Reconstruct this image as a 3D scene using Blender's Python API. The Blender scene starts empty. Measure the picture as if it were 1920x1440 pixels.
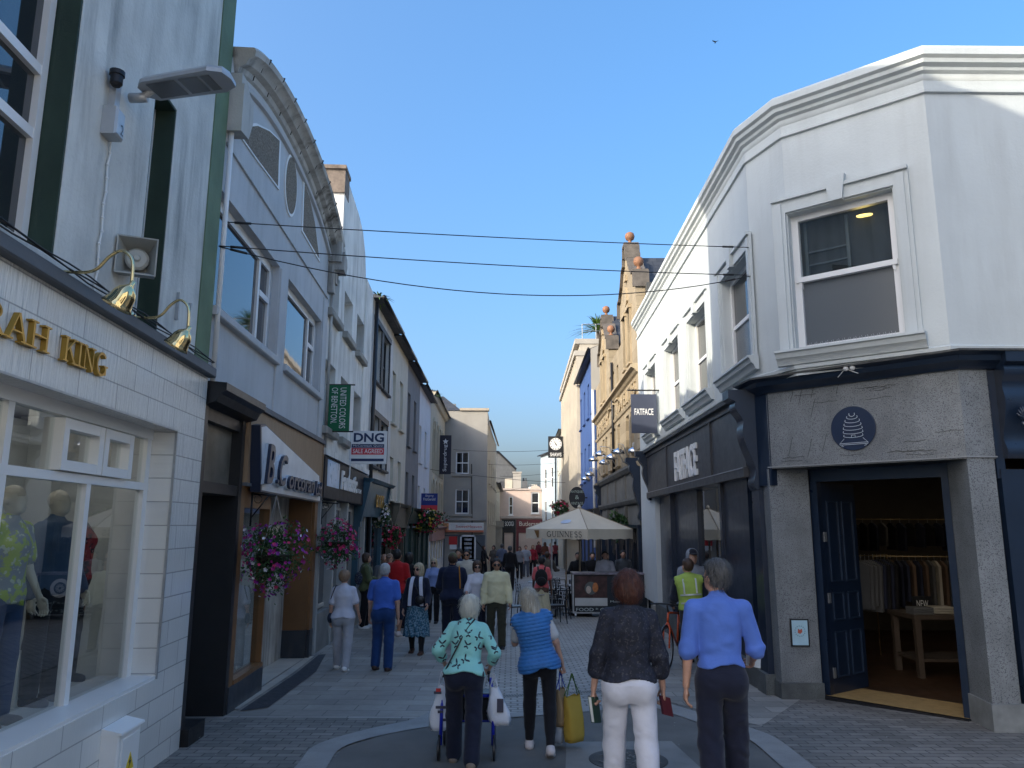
import bpy, math, random
import numpy as np
from mathutils import Vector, Matrix
R = math.radians
C = bpy.context.scene.collection
scene = bpy.context.scene
rnd = random.Random(7)

# ---------------------------------------------------------------- camera, sky, sun
FPX, HC, SLOPE = 1430.0, 1.95, 0.023
PITCH, ROLL = math.atan(265 / FPX), R(0.25)
cam = bpy.data.cameras.new('camera'); camo = bpy.data.objects.new('camera', cam); C.objects.link(camo)
cam.sensor_width = 36; cam.lens = FPX / 1920 * 36; cam.clip_end = 3000; cam.clip_start = 0.05
camo.matrix_world = Matrix.Translation((0, 0, HC)) @ Matrix.Rotation(math.pi / 2 + PITCH, 4, 'X') @ Matrix.Rotation(ROLL, 4, 'Z')
scene.camera = camo
SUN_EL, SUN_DIR = 22.0, (-0.813, -0.582)          # towards the sun: left and a little behind
w = bpy.data.worlds.new("World"); scene.world = w; w.use_nodes = True
nt = w.node_tree; bg = nt.nodes['Background']; sk = nt.nodes.new('ShaderNodeTexSky')
sk.sky_type = 'NISHITA'; sk.sun_disc = False; sk.sun_elevation = R(SUN_EL)
sk.sun_rotation = math.atan2(SUN_DIR[0], SUN_DIR[1]); sk.air_density = 0.9; sk.dust_density = 8.0; sk.ozone_density = 4.0
gm = nt.nodes.new('ShaderNodeGamma'); gm.inputs[1].default_value = .72; hs = nt.nodes.new('ShaderNodeHueSaturation'); hs.inputs['Saturation'].default_value = 1.42; hs.inputs['Value'].default_value = 2.0
nt.links.new(sk.outputs[0], gm.inputs[0]); nt.links.new(gm.outputs[0], hs.inputs['Color']); nt.links.new(hs.outputs[0], bg.inputs[0]); bg.inputs[1].default_value = 0.15
sl = bpy.data.lights.new('sun', 'SUN'); sl.energy = 2.4; sl.angle = R(0.5); sl.color = (1.0, .90, .74)
so = bpy.data.objects.new('sun', sl); C.objects.link(so)
ce = math.cos(R(SUN_EL))
so.rotation_euler = Vector((SUN_DIR[0] * ce, SUN_DIR[1] * ce, math.sin(R(SUN_EL)))).to_track_quat('Z', 'Y').to_euler()
scene.view_settings.view_transform = 'Standard'; scene.view_settings.look = 'None'
scene.view_settings.exposure = 1.02; scene.view_settings.gamma = 1
scene.cycles.max_bounces = 6; scene.cycles.diffuse_bounces = 3; scene.cycles.glossy_bounces = 3
scene.cycles.transparent_max_bounces = 10; scene.cycles.caustics_reflective = False; scene.cycles.caustics_refractive = False

# ---------------------------------------------------------------- measuring: a photo pixel is a direction from the eye point
def ray(px, py):
    x, y = px - 960, 720 - py
    c, s = math.cos(ROLL), math.sin(ROLL); x, y = x * c - y * s, x * s + y * c
    cp, sp = math.cos(PITCH), math.sin(PITCH)
    return (x, FPX * cp - y * sp, FPX * sp + y * cp)
def gnd(px, py):
    d = ray(px, py); t = -HC / (d[2] + SLOPE * d[1]); return (d[0] * t, d[1] * t)
def gz(y): return -SLOPE * y
def atY(px, py, Y):
    d = ray(px, py); t = Y / d[1]; return (d[0] * t, Y, HC + d[2] * t)

class Fr:                      # a vertical frame: s along u, d out along n, z up
    def __init__(self, A, B=None, side=1, u=None):
        self.A = np.array(A[:2], float)
        v = np.array(B[:2], float) - self.A if B is not None else np.array(u, float)
        self.L = float(np.hypot(*v)); self.u = v / self.L
        self.n = np.array([self.u[1], -self.u[0]]) * side
        self.side = side
    def w(self, s, d, z):
        p = self.A + self.u * s + self.n * d; return (p[0], p[1], z)
    def px(self, px, py, d=0):
        q = ray(px, py); a = self.A + self.n * d; m = self.n
        t = (a @ m) / (q[0] * m[0] + q[1] * m[1]); P = np.array([q[0] * t, q[1] * t])
        return float((P - a) @ self.u), HC + q[2] * t
    def rect(self, x0, y0, x1, y1, d=0):
        a = self.px(x0, y0, d); b = self.px(x1, y1, d)
        return (min(a[0], b[0]), max(a[0], b[0]), min(a[1], b[1]), max(a[1], b[1]))
    def flip(self, s=0, d=0):      # same plane, reading direction reversed (text on right hand walls)
        f = Fr(self.A + self.u * s + self.n * d, u=-self.u, side=-self.side); return f
    def sub(self, s=0, d=0):
        f = Fr(self.A + self.u * s + self.n * d, u=self.u, side=self.side); return f
WORLD = Fr((0, 0), u=(1, 0), side=-1)   # s=x, d=+y?  (n = (0,1)*-(-1)) kept for boxes in world axes
WORLD.n = np.array([0., 1.])
def camframe(x, y):            # a frame facing the viewer end of the street (normal -Y), s to the right
    return Fr((x, y), u=(1, 0), side=1)

# ---------------------------------------------------------------- mesh builder
class MB:
    def __init__(self): self.v = []; self.f = []; self.sm = False
    def add(self, vs, fs):
        o = len(self.v); self.v += [tuple(map(float, p)) for p in vs]; self.f += [tuple(i + o for i in f) for f in fs]; return self
    def box(self, F, s0, s1, d0, d1, z0, z1):
        vs = [F.w(s, d, z) for s in (s0, s1) for d in (d0, d1) for z in (z0, z1)]
        return self.add(vs, [(0, 1, 3, 2), (4, 6, 7, 5), (0, 4, 5, 1), (2, 3, 7, 6), (0, 2, 6, 4), (1, 5, 7, 3)])
    def hexa(self, b, t):       # four bottom, four top points
        return self.add(list(b) + list(t), [(3, 2, 1, 0), (4, 5, 6, 7), (0, 1, 5, 4), (1, 2, 6, 5), (2, 3, 7, 6), (3, 0, 4, 7)])
    def bbox(self, F, s0, s1, d0, d1, z0, z1, b=.01):      # box with its front edges chamfered
        a = [F.w(s0, d0, z0), F.w(s1, d0, z0), F.w(s1, d0, z1), F.w(s0, d0, z1)]
        m = [F.w(s0, d1 - b, z0), F.w(s1, d1 - b, z0), F.w(s1, d1 - b, z1), F.w(s0, d1 - b, z1)]
        t = [F.w(s0 + b, d1, z0 + b), F.w(s1 - b, d1, z0 + b), F.w(s1 - b, d1, z1 - b), F.w(s0 + b, d1, z1 - b)]
        fs = [(3, 2, 1, 0), (8, 9, 10, 11)]
        for k in (0, 4):
            for i in range(4): j = (i + 1) % 4; fs.append((k + i, k + j, k + j + 4, k + i + 4))
        return self.add(a + m + t, fs)
    def quad(self, *p): return self.add(p, [tuple(range(len(p)))])
    def prism(self, F, pts, d0, d1):           # polygon in (s,z) extruded in d
        n = len(pts)
        vs = [F.w(s, d0, z) for s, z in pts] + [F.w(s, d1, z) for s, z in pts]
        return self.add(vs, [tuple(range(n))[::-1], tuple(range(n, 2 * n))] + [(i, (i + 1) % n, n + (i + 1) % n, n + i) for i in range(n)])
    def extrude(self, F, prof, s0, s1):        # profile in (d,z) run along s
        n = len(prof)
        vs = [F.w(s0, d, z) for d, z in prof] + [F.w(s1, d, z) for d, z in prof]
        return self.add(vs, [tuple(range(n))[::-1], tuple(range(n, 2 * n))] + [(i, (i + 1) % n, n + (i + 1) % n, n + i) for i in range(n)])
    def sweep(self, nodes, prof, closed=True):  # profile (d,z) along plan nodes [(x,y,nx,ny)]
        n = len(prof); vs = []; fs = []
        for x, y, nx, ny in nodes: vs += [(x + nx * d, y + ny * d, z) for d, z in prof]
        for k in range(len(nodes) - 1):
            for i in range(n if closed else n - 1):
                j = (i + 1) % n; fs.append((k * n + i, k * n + j, (k + 1) * n + j, (k + 1) * n + i))
        if closed: fs += [tuple(range(n))[::-1], tuple(range(len(vs) - n, len(vs)))]
        return self.add(vs, fs)
    def tube(self, pts, r, n=8, cap=True):
        P = [Vector(p) for p in pts]; m = len(P); rs = r if hasattr(r, '__len__') else [r] * m
        vs = []; fs = []; pr = None
        for i in range(m):
            t = (P[min(i + 1, m - 1)] - P[max(i - 1, 0)])
            if t.length < 1e-9: t = Vector((0, 0, 1))
            t.normalize()
            if pr is None: a = t.orthogonal().normalized()
            else:
                a = pr - t * pr.dot(t)
                a = a.normalized() if a.length > 1e-6 else t.orthogonal().normalized()
            pr = a; b = t.cross(a)
            for k in range(n):
                an = 2 * math.pi * k / n; vs.append(P[i] + (a * math.cos(an) + b * math.sin(an)) * rs[i])
        for i in range(m - 1):
            for k in range(n): j = (k + 1) % n; fs.append((i * n + k, i * n + j, (i + 1) * n + j, (i + 1) * n + k))
        if cap: fs += [tuple(range(n))[::-1], tuple(range((m - 1) * n, m * n))]
        return self.add(vs, fs)
    def cyl(self, c, r, z0, z1, n=16, r2=None):
        return self.tube([(c[0], c[1], z0), (c[0], c[1], z1)], [r, r if r2 is None else r2], n)
    def lathe(self, c, prof, n=16, axis=None):  # prof (r,z) about vertical (or given axis) through c
        ax = Vector(axis or (0, 0, 1)).normalized(); a = ax.orthogonal().normalized(); b = ax.cross(a); c = Vector(c)
        vs = [c + ax * z + (a * math.cos(2 * math.pi * k / n) + b * math.sin(2 * math.pi * k / n)) * r for r, z in prof for k in range(n)]
        fs = [(i * n + k, i * n + (k + 1) % n, (i + 1) * n + (k + 1) % n, (i + 1) * n + k) for i in range(len(prof) - 1) for k in range(n)]
        if prof[0][0] > 1e-6: fs.append(tuple(range(n))[::-1])
        if prof[-1][0] > 1e-6: fs.append(tuple(range((len(prof) - 1) * n, len(prof) * n)))
        return self.add(vs, fs)
    def ball(self, c, r, n=12, m=8):
        r = r if hasattr(r, '__len__') else (r, r, r)
        pr = [(max(1e-7, math.sin(math.pi * i / m)), -math.cos(math.pi * i / m)) for i in range(m + 1)]
        vs = [(c[0] + r[0] * q * math.cos(2 * math.pi * k / n), c[1] + r[1] * q * math.sin(2 * math.pi * k / n), c[2] + r[2] * z) for q, z in pr for k in range(n)]
        return self.add(vs, [(i * n + k, i * n + (k + 1) % n, (i + 1) * n + (k + 1) % n, (i + 1) * n + k) for i in range(m) for k in range(n)])
    def wall(self, F, s0, s1, z0, z1, ops=(), dep=.18, d=0, top=None):   # front face with openings and their reveals; top(s) optional profile handled by caller
        ops = [(max(a, s0), min(b, s1), max(c, z0), min(e, z1)) for a, b, c, e in ops if b > s0 and a < s1]
        S = sorted({s0, s1} | {o[0] for o in ops} | {o[1] for o in ops}); Z = sorted({z0, z1} | {o[2] for o in ops} | {o[3] for o in ops})
        for i in range(len(S) - 1):
            for j in range(len(Z) - 1):
                cs, cz = (S[i] + S[i + 1]) / 2, (Z[j] + Z[j + 1]) / 2
                if any(a < cs < b and c < cz < e for a, b, c, e in ops): continue
                self.quad(F.w(S[i], d, Z[j]), F.w(S[i + 1], d, Z[j]), F.w(S[i + 1], d, Z[j + 1]), F.w(S[i], d, Z[j + 1]))
        for a, b, c, e in ops:
            q = [(a, c), (b, c), (b, e), (a, e)]
            for i in range(4):
                p, r = q[i], q[(i + 1) % 4]
                self.quad(F.w(p[0], d, p[1]), F.w(r[0], d, r[1]), F.w(r[0], d - dep, r[1]), F.w(p[0], d - dep, p[1]))
        return self

def link(o): C.objects.link(o); return o
def tag(o, label=None, cat=None, group=None, kind=None):
    if label: o['label'] = label
    if cat: o['category'] = cat
    if group: o['group'] = group
    if kind: o['kind'] = kind
    return o
def thing(name, label, cat, loc=(0, 0, 0), group=None):
    o = link(bpy.data.objects.new(name, None)); o.location = loc; o.empty_display_size = .2
    return tag(o, label, cat, group)
def org(o):
    v = Vector((0, 0, 0))
    while o is not None: v += o.location; o = o.parent
    return v
def mesh_obj(name, v, f, m, parent=None, smooth=False, loc=None):
    base = org(parent) if parent is not None else Vector(loc or (0, 0, 0))
    me = bpy.data.meshes.new(name)
    va = np.array(v, float).reshape(-1, 3) - np.array(base)
    me.from_pydata(va.tolist(), [], f if isinstance(f, list) else f.tolist())
    ms = m if isinstance(m, (list, tuple)) else [m]
    for x in ms: me.materials.append(x)
    if smooth: me.polygons.foreach_set('use_smooth', [True] * len(me.polygons))
    me.update()
    o = link(bpy.data.objects.new(name, me)); o.parent = parent
    if parent is None: o.location = base
    return o
def part(th, name, mb, m, smooth=False, fix=True, label=None):
    o = mesh_obj(name, mb.v, mb.f, m, th, smooth)
    if fix: fixn(o.data)
    if smooth == 'auto': autosmooth(o.data)
    if label: o['label'] = label
    return o
import bmesh
def fixn(me):
    b = bmesh.new(); b.from_mesh(me); bmesh.ops.recalc_face_normals(b, faces=b.faces); b.to_mesh(me); b.free()
def autosmooth(me):
    me.polygons.foreach_set('use_smooth', [True] * len(me.polygons))
    try: me.set_sharp_from_angle(angle=R(35))
    except Exception: pass
def solo(name, mb, m, label, cat, loc, group=None, smooth=False):
    o = mesh_obj(name, mb.v, mb.f, m, None, smooth, loc); fixn(o.data)
    if smooth == 'auto': autosmooth(o.data)
    return tag(o, label, cat, group)
def struct(name, mb, m, kind='structure'):
    o = mesh_obj(name, mb.v, mb.f, m); fixn(o.data); o['kind'] = kind; return o
def copy_tree(o, parent=None):
    kids = list(o.children); c = link(o.copy()); c.parent = parent
    for k in kids: copy_tree(k, c)
    return c

# ---------------------------------------------------------------- materials
def nn(t, typ, **kw):
    n = t.nodes.new(typ)
    for k, v in kw.items(): setattr(n, k, v)
    return n
def val(t, n, i, v):
    if hasattr(v, 'type') and hasattr(v, 'is_output'): t.links.new(v, n.inputs[i])
    else: n.inputs[i].default_value = v
def mth(t, op, a, b=0., c=0., clamp=False):
    n = nn(t, 'ShaderNodeMath', operation=op); n.use_clamp = clamp
    val(t, n, 0, a); val(t, n, 1, b); val(t, n, 2, c); return n.outputs[0]
def vmul(t, v, s):
    n = nn(t, 'ShaderNodeVectorMath', operation='MULTIPLY'); val(t, n, 0, v); val(t, n, 1, s); return n.outputs[0]
def noise(t, vec, scale, detail=3, rough=.55):
    n = nn(t, 'ShaderNodeTexNoise'); t.links.new(vec, n.inputs['Vector']); n.inputs['Scale'].default_value = scale
    n.inputs['Detail'].default_value = detail; n.inputs['Roughness'].default_value = rough; return n.outputs[0]
def ramp(t, x, a, b):
    n = nn(t, 'ShaderNodeMapRange'); val(t, n, 0, x); n.inputs[1].default_value = a; n.inputs[2].default_value = b; return n.outputs[0]
def mix(t, f, a, b, mode='MIX'):
    n = nn(t, 'ShaderNodeMix', data_type='RGBA', blend_type=mode); n.clamp_factor = True
    val(t, n, 0, f)
    for i, c in ((6, a), (7, b)):
        if isinstance(c, (tuple, list)): n.inputs[i].default_value = (c[0], c[1], c[2], 1)
        else: t.links.new(c, n.inputs[i])
    return n.outputs[2]
def pos(t): return nn(t, 'ShaderNodeNewGeometry').outputs['Position']
def opos(t): return nn(t, 'ShaderNodeTexCoord').outputs['Object']
def planar(t, F):              # (along wall, height, 0)
    p = pos(t); d = nn(t, 'ShaderNodeVectorMath', operation='DOT_PRODUCT'); t.links.new(p, d.inputs[0]); d.inputs[1].default_value = (F.u[0], F.u[1], 0)
    s = nn(t, 'ShaderNodeSeparateXYZ'); t.links.new(p, s.inputs[0]); c = nn(t, 'ShaderNodeCombineXYZ')
    t.links.new(d.outputs['Value'], c.inputs[0]); t.links.new(s.outputs[2], c.inputs[1]); return c.outputs[0]
def newmat(name):
    m = bpy.data.materials.new(name); m.use_nodes = True; return m, m.node_tree, m.node_tree.nodes['Principled BSDF']
def sc(c, k): return tuple(min(1, x * k) for x in c)
MATS = {}
def mat(name, col, rough=.7, metal=0., var=.12, vs=2.5, bump=.15, bs=60, streak=0., dirt=(.09, .085, .075), spec=.5, coat=0, local=False, sheen=0, speck=None):
    if name in MATS: return MATS[name]
    m, t, b = newmat(name); P = opos(t) if local else pos(t)
    n1 = noise(t, P, vs, 5); c = mix(t, ramp(t, n1, .3, .7), sc(col, 1 - var), sc(col, 1 + var))
    if streak:
        n2 = noise(t, vmul(t, P, (1, 1, .12)), 3.2, 6, .65); n3 = noise(t, P, .9, 4)
        k = mth(t, 'MULTIPLY', ramp(t, n2, .45, .75), ramp(t, n3, .3, .62)); k = mth(t, 'MULTIPLY', k, streak, clamp=True)
        c = mix(t, k, c, dirt)
    if speck:
        n4 = noise(t, P, speck[1], 2); c = mix(t, mth(t, 'MULTIPLY', ramp(t, n4, .56, .62), speck[2]), c, speck[0])
    t.links.new(c, b.inputs['Base Color'])
    r = mth(t, 'ADD', ramp(t, noise(t, P, vs * 3, 2), 0, 1), 0.); r = mth(t, 'MULTIPLY_ADD', r, .2, rough - .1, clamp=True); t.links.new(r, b.inputs['Roughness'])
    b.inputs['Metallic'].default_value = metal; b.inputs['Specular IOR Level'].default_value = spec
    if coat: b.inputs['Coat Weight'].default_value = coat
    if sheen: b.inputs['Sheen Weight'].default_value = sheen
    if bump:
        bn = nn(t, 'ShaderNodeBump'); bn.inputs['Strength'].default_value = bump; bn.inputs['Distance'].default_value = .01
        t.links.new(noise(t, P, bs, 4), bn.inputs['Height']); t.links.new(bn.outputs[0], b.inputs['Normal'])
    MATS[name] = m; return m
def glass_mat(name, tint=(.02, .025, .03), rough=.03, clear=0.):
    if name in MATS: return MATS[name]
    m, t, b = newmat(name); b.inputs['Base Color'].default_value = (*tint, 1); b.inputs['Roughness'].default_value = rough
    b.inputs['Specular IOR Level'].default_value = 1.0; b.inputs['IOR'].default_value = 1.6
    bn = nn(t, 'ShaderNodeBump'); bn.inputs['Strength'].default_value = .02; bn.inputs['Distance'].default_value = .05
    t.links.new(noise(t, pos(t), 1.5, 1), bn.inputs['Height'])
    if clear:                     # see-through shop glass: clear pane with a fresnel reflection
        g = nn(t, 'ShaderNodeBsdfGlossy'); g.inputs['Roughness'].default_value = .01; tr = nn(t, 'ShaderNodeBsdfTransparent')
        tr.inputs[0].default_value = (.86, .9, .9, 1)
        fr = nn(t, 'ShaderNodeFresnel'); fr.inputs[0].default_value = 1.55; bf_ = nn(t, 'ShaderNodeNewGeometry').outputs['Backfacing']; k = mth(t, 'MULTIPLY', mth(t, 'MULTIPLY_ADD', fr.outputs[0], clear, .03, clamp=True), mth(t, 'SUBTRACT', 1., bf_))
        ms = nn(t, 'ShaderNodeMixShader'); t.links.new(k, ms.inputs[0]); t.links.new(tr.outputs[0], ms.inputs[1]); t.links.new(g.outputs[0], ms.inputs[2])
        t.links.new(ms.outputs[0], t.nodes['Material Output'].inputs[0])
    else: t.links.new(bn.outputs[0], b.inputs['Normal'])
    MATS[name] = m; return m
def emis(name, col, st):
    if name in MATS: return MATS[name]
    m, t, b = newmat(name); b.inputs['Base Color'].default_value = (*col, 1); b.inputs['Emission Color'].default_value = (*col, 1); b.inputs['Emission Strength'].default_value = st
    MATS[name] = m; return m
def brickmat(name, vecf, c1, c2, mortar, bw, bh, ms=.008, rough=.7, bump=.4, spec=.5, off=.5, var=.2, gloss_var=0, scale_bump=60, sm=.1, coat=0, squash=1):
    if name in MATS: return MATS[name]
    m, t, b = newmat(name); v = vecf(t); k = nn(t, 'ShaderNodeTexBrick'); t.links.new(v, k.inputs['Vector']); k.offset = off; k.squash = squash
    k.inputs['Color1'].default_value = (*c1, 1); k.inputs['Color2'].default_value = (*c2, 1); k.inputs['Mortar'].default_value = (*mortar, 1)
    k.inputs['Scale'].default_value = 1; k.inputs['Brick Width'].default_value = bw; k.inputs['Row Height'].default_value = bh
    k.inputs['Mortar Size'].default_value = ms; k.inputs['Mortar Smooth'].default_value = sm
    P = pos(t); c = mix(t, 1., k.outputs[0], mix(t, ramp(t, noise(t, P, 1.3, 6, .65), .3, .7), (1 - var,) * 3, (1 + 0 * var,) * 3), 'MULTIPLY')
    c = mix(t, mth(t, 'MULTIPLY', ramp(t, noise(t, P, 14, 5, .7), .35, .75), .35), c, mix(t, 1., c, (.6, .6, .6), 'MULTIPLY'))
    if name in ('paving_slabs', 'light_setts', 'grey_brick_pavers'):
        vg = nn(t, 'ShaderNodeTexVoronoi'); t.links.new(vmul(t, P, (1, 1, 0)), vg.inputs['Vector']); vg.inputs['Scale'].default_value = 3.2; sg = nn(t, 'ShaderNodeSeparateColor'); t.links.new(vg.outputs['Color'], sg.inputs[0])
        kg = mth(t, 'MULTIPLY', mth(t, 'LESS_THAN', vg.outputs['Distance'], mth(t, 'MULTIPLY', sg.outputs[0], .075)), mth(t, 'GREATER_THAN', sg.outputs[1], .45)); c = mix(t, mth(t, 'MULTIPLY', kg, .75), c, mix(t, sg.outputs[2], (.10, .10, .095), (.42, .41, .38)))
        st = mth(t, 'MULTIPLY', ramp(t, noise(t, P, .55, 6, .7), .48, .66), .42); c = mix(t, st, c, mix(t, 1., c, (.55, .54, .52), 'MULTIPLY'))
    t.links.new(c, b.inputs['Base Color']); b.inputs['Specular IOR Level'].default_value = spec
    if coat: b.inputs['Coat Weight'].default_value = coat
    r = mth(t, 'MULTIPLY_ADD', noise(t, P, 8, 3), .2 + gloss_var, rough - .1, clamp=True); t.links.new(r, b.inputs['Roughness'])
    h = mth(t, 'ADD', mth(t, 'MULTIPLY', mth(t, 'SUBTRACT', 1., k.outputs['Fac']), 1.), mth(t, 'MULTIPLY', noise(t, P, scale_bump, 3), .25))
    bn = nn(t, 'ShaderNodeBump'); bn.inputs['Strength'].default_value = bump; bn.inputs['Distance'].default_value = .008
    t.links.new(h, bn.inputs['Height']); t.links.new(bn.outputs[0], b.inputs['Normal'])
    MATS[name] = m; return m

WHITE = mat('white_paint', (.78, .78, .77), .55, var=.03, bump=.05)
UPVC = mat('white_frame', (.80, .80, .79), .35, var=.02, bump=0)
BLACK = mat('black_paint', (.012, .013, .016), .4, var=.2, bump=.05)
DARKM = mat('dark_metal', (.03, .03, .033), .45, .6, bump=.05)
STEEL = mat('galvanised_steel', (.42, .44, .46), .45, .8, bump=.05, var=.15, vs=9)
CABLE = mat('cable_black', (.015, .015, .017), .6, bump=0)
NAVY = mat('navy_paint', (.010, .020, .042), .32, var=.15, bump=.05, coat=.2)
SKY_G = glass_mat('window_glass')
GREYG = glass_mat('frosted_grey_glass', (.09, .10, .11), .25)
CLEAR = glass_mat('shop_glass', clear=1.8)
SLATE = brickmat('slate', lambda t: pos(t), (.045, .05, .06), (.07, .075, .085), (.015, .016, .02), .3, .18, .006, .6)
PLAST = mat('white_plastic', (.7, .72, .72), .4, var=.05, bump=0)

# ---------------------------------------------------------------- lettering
def text_mesh(body, shear=0., off=0., spacing=1.0, bold=0):
    cu = bpy.data.curves.new('t', 'FONT'); cu.body = body; cu.size = 1; cu.shear = shear; cu.offset = off; cu.space_character = spacing
    cu.resolution_u = 3; ob = bpy.data.objects.new('t', cu); C.objects.link(ob)
    dg = bpy.context.evaluated_depsgraph_get(); me = ob.evaluated_get(dg).to_mesh()
    v = np.array([x.co[:] for x in me.vertices]) if len(me.vertices) else np.zeros((0, 3)); f = [tuple(p.vertices) for p in me.polygons]
    ob.evaluated_get(dg).to_mesh_clear(); bpy.data.objects.remove(ob); bpy.data.curves.remove(cu)
    return v, f
def letters(mb, F, body, s0, s1, z0, z1, d=.003, dep=.004, shear=0., off=0., keep=False, rot=0, spacing=1.0):
    """lettering fitted into the box s0..s1, z0..z1 of frame F; rot 90 turns it clockwise (top to the right)"""
    v, f = text_mesh(body, shear, off, spacing)
    if not len(v): return mb
    mn, mx = v.min(0), v.max(0); a = (v[:, 0] - mn[0]) / (mx[0] - mn[0]); b = (v[:, 1] - mn[1]) / (mx[1] - mn[1])
    if rot == 0: S = s0 + a * (s1 - s0); Z = z0 + b * (z1 - z0)
    elif rot == 90: S = s0 + b * (s1 - s0); Z = z1 - a * (z1 - z0)
    else: S = s1 - b * (s1 - s0); Z = z0 + a * (z1 - z0)
    n = len(v); vs = [F.w(S[i], d + dep, Z[i]) for i in range(n)]
    if dep < .006: return mb.add(vs, f)
    vs2 = [F.w(S[i], d, Z[i]) for i in range(n)]
    ec = {}
    for p in f:
        for i in range(len(p)):
            e = (p[i], p[(i + 1) % len(p)]); ec[e] = 1
    side = [(a_, b_, b_ + n, a_ + n) for (a_, b_) in ec if (b_, a_) not in ec]
    return mb.add(vs + vs2, list(f) + side)
# a small Roman letter set: strokes (x,y pairs) drawn with a broad stem and hairline, with serifs
def serif(mb, F, body, s0, s1, z0, z1, d=.003, dep=.004):
    T, H, SF = .17, .075, .06
    def arc(cx, cy, rx, ry, a0, a1, n=12): return [(cx + rx * math.cos(R(a0 + (a1 - a0) * i / n)), cy + ry * math.sin(R(a0 + (a1 - a0) * i / n))) for i in range(n + 1)]
    def st(*p, w=T): return (list(p), w)
    G = {
        'I': (.30, [st((.15, 0), (.15, 1))], [(.15, 0), (.15, 1)]),
        'H': (.85, [st((.15, 0), (.15, 1)), st((.70, 0), (.70, 1)), st((.15, .52), (.70, .52), w=H)], [(.15, 0), (.15, 1), (.7, 0), (.7, 1)]),
        'N': (.85, [st((.13, 0), (.13, 1), w=H), st((.13, 1), (.70, 0)), st((.70, 0), (.70, 1), w=H)], [(.13, 0), (.13, 1), (.7, 1)]),
        'K': (.82, [st((.15, 0), (.15, 1)), st((.68, 1), (.2, .45), w=H), st((.33, .6), (.72, 0))], [(.15, 0), (.15, 1), (.68, 1), (.72, 0)]),
        'A': (.80, [st((.10, 0), (.40, 1), w=H), st((.40, 1), (.70, 0)), st((.2, .34), (.6, .34), w=H)], [(.10, 0), (.70, 0)]),
        'R': (.78, [st((.15, 0), (.15, 1)), st(*([(.15, .96)] + arc(.38, .75, .22, .22, 90, -90) + [(.15, .52)]), w=.12), st((.36, .52), (.70, 0))], [(.15, 0), (.15, 1), (.7, 0)]),
        'E': (.66, [st((.15, 0), (.15, 1)), st((.15, .96), (.56, .96), w=H), st((.15, .5), (.46, .5), w=H), st((.15, .04), (.58, .04), w=H)], [(.15, 0), (.15, 1)]),
        'U': (.85, [st((.16, 1), (.16, .33)), st(*([(.16, .33)] + arc(.42, .3, .26, .27, 180, 360) + [(.68, 1)]), w=.11)], [(.16, 1), (.68, 1)]),
        'S': (.62, [st(*(arc(.32, .74, .2, .22, 20, 270, 14) + arc(.32, .26, .21, .25, 90, -160, 14)), w=.13)], []),
        'G': (.88, [st(*arc(.45, .5, .34, .47, 45, 330, 22), w=.14), st((.74, .08), (.74, .45))], [(.74, .45)]),
        'L': (.66, [st((.15, 0), (.15, 1)), st((.15, .04), (.58, .04), w=H)], [(.15, 0), (.15, 1)]),
        'W': (1.05, [st((.08, 1), (.32, 0)), st((.32, 0), (.5, .9), w=H), st((.5, .9), (.74, 0)), st((.74, 0), (.96, 1), w=H)], [(.08, 1), (.96, 1)]),
        'B': (.74, [st((.15, 0), (.15, 1)), st(*([(.15, .96)] + arc(.36, .76, .2, .2, 90, -90) + [(.15, .54)]), w=.11), st(*([(.15, .54)] + arc(.4, .28, .23, .25, 90, -90) + [(.15, .04)]), w=.11)], [(.15, 0), (.15, 1)]),
        ' ': (.40, [], [])}
    tot = sum(G[c][0] + .06 for c in body); k = (s1 - s0) / tot; h = z1 - z0; x0 = s0
    asp = k / h
    def P(x, y): return (x0 + x * k, z0 + y * h)
    for c in body:
        wd, sts, ser = G[c]
        for i_, (pts, w_) in enumerate(sts):
            dd = d + dep + .0006 * i_
            for i in range(len(pts) - 1):
                (ax, ay), (bx, by) = pts[i], pts[i + 1]; dx, dy = (bx - ax) * asp, (by - ay); L = math.hypot(dx, dy) or 1; nx, ny = -dy / L * w_ / 2, dx / L * w_ / 2
                ex, ey = (dx / L * w_ * .12, dy / L * w_ * .12) if len(pts) > 2 else (0, 0)
                q = [P(ax - ex / asp + nx / asp * .75, ay - ey + ny * .75), P(ax - ex / asp - nx / asp * .75, ay - ey - ny * .75), P(bx + ex / asp - nx / asp * .75, by + ey - ny * .75), P(bx + ex / asp + nx / asp * .75, by + ey + ny * .75)]
                mb.prism(F, q, d, dd)
        for (sx, sy) in ser:
            y0, y1 = (0, SF) if sy < .5 else (1 - SF, 1)
            if sy not in (0, 1): y0, y1 = sy - SF / 2, sy + SF / 2
            a = P(sx - .15, y0); b = P(sx + .15, y1); mb.box(F, a[0], b[0], d, d + dep + .0015, a[1], b[1])
        x0 += (wd + .06) * k
    return mb
# ================================================================ frames of the street
L0 = Fr((-2.95, 4.), (-3.218, 8.), 1); L1 = Fr((-3.25, 8.), (-3.62, 16.), 1)
L2 = Fr((-3.527, 14.), (-3.83, 20.2), 1); L3 = Fr((-3.83, 20.2), (-4.14, 47), 1)
R0 = Fr((3.47, 10.65), (3.64, 21.6), -1); R1 = Fr((3.65, 21.6), (3.88, 43), -1); R2 = Fr((3.88, 43), (4.2, 75), -1)
GB = Fr((-4.14, 47), (-1.5, 47), 1); PB = Fr((-1.3, 76), (3.9, 76), 1)

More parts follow.
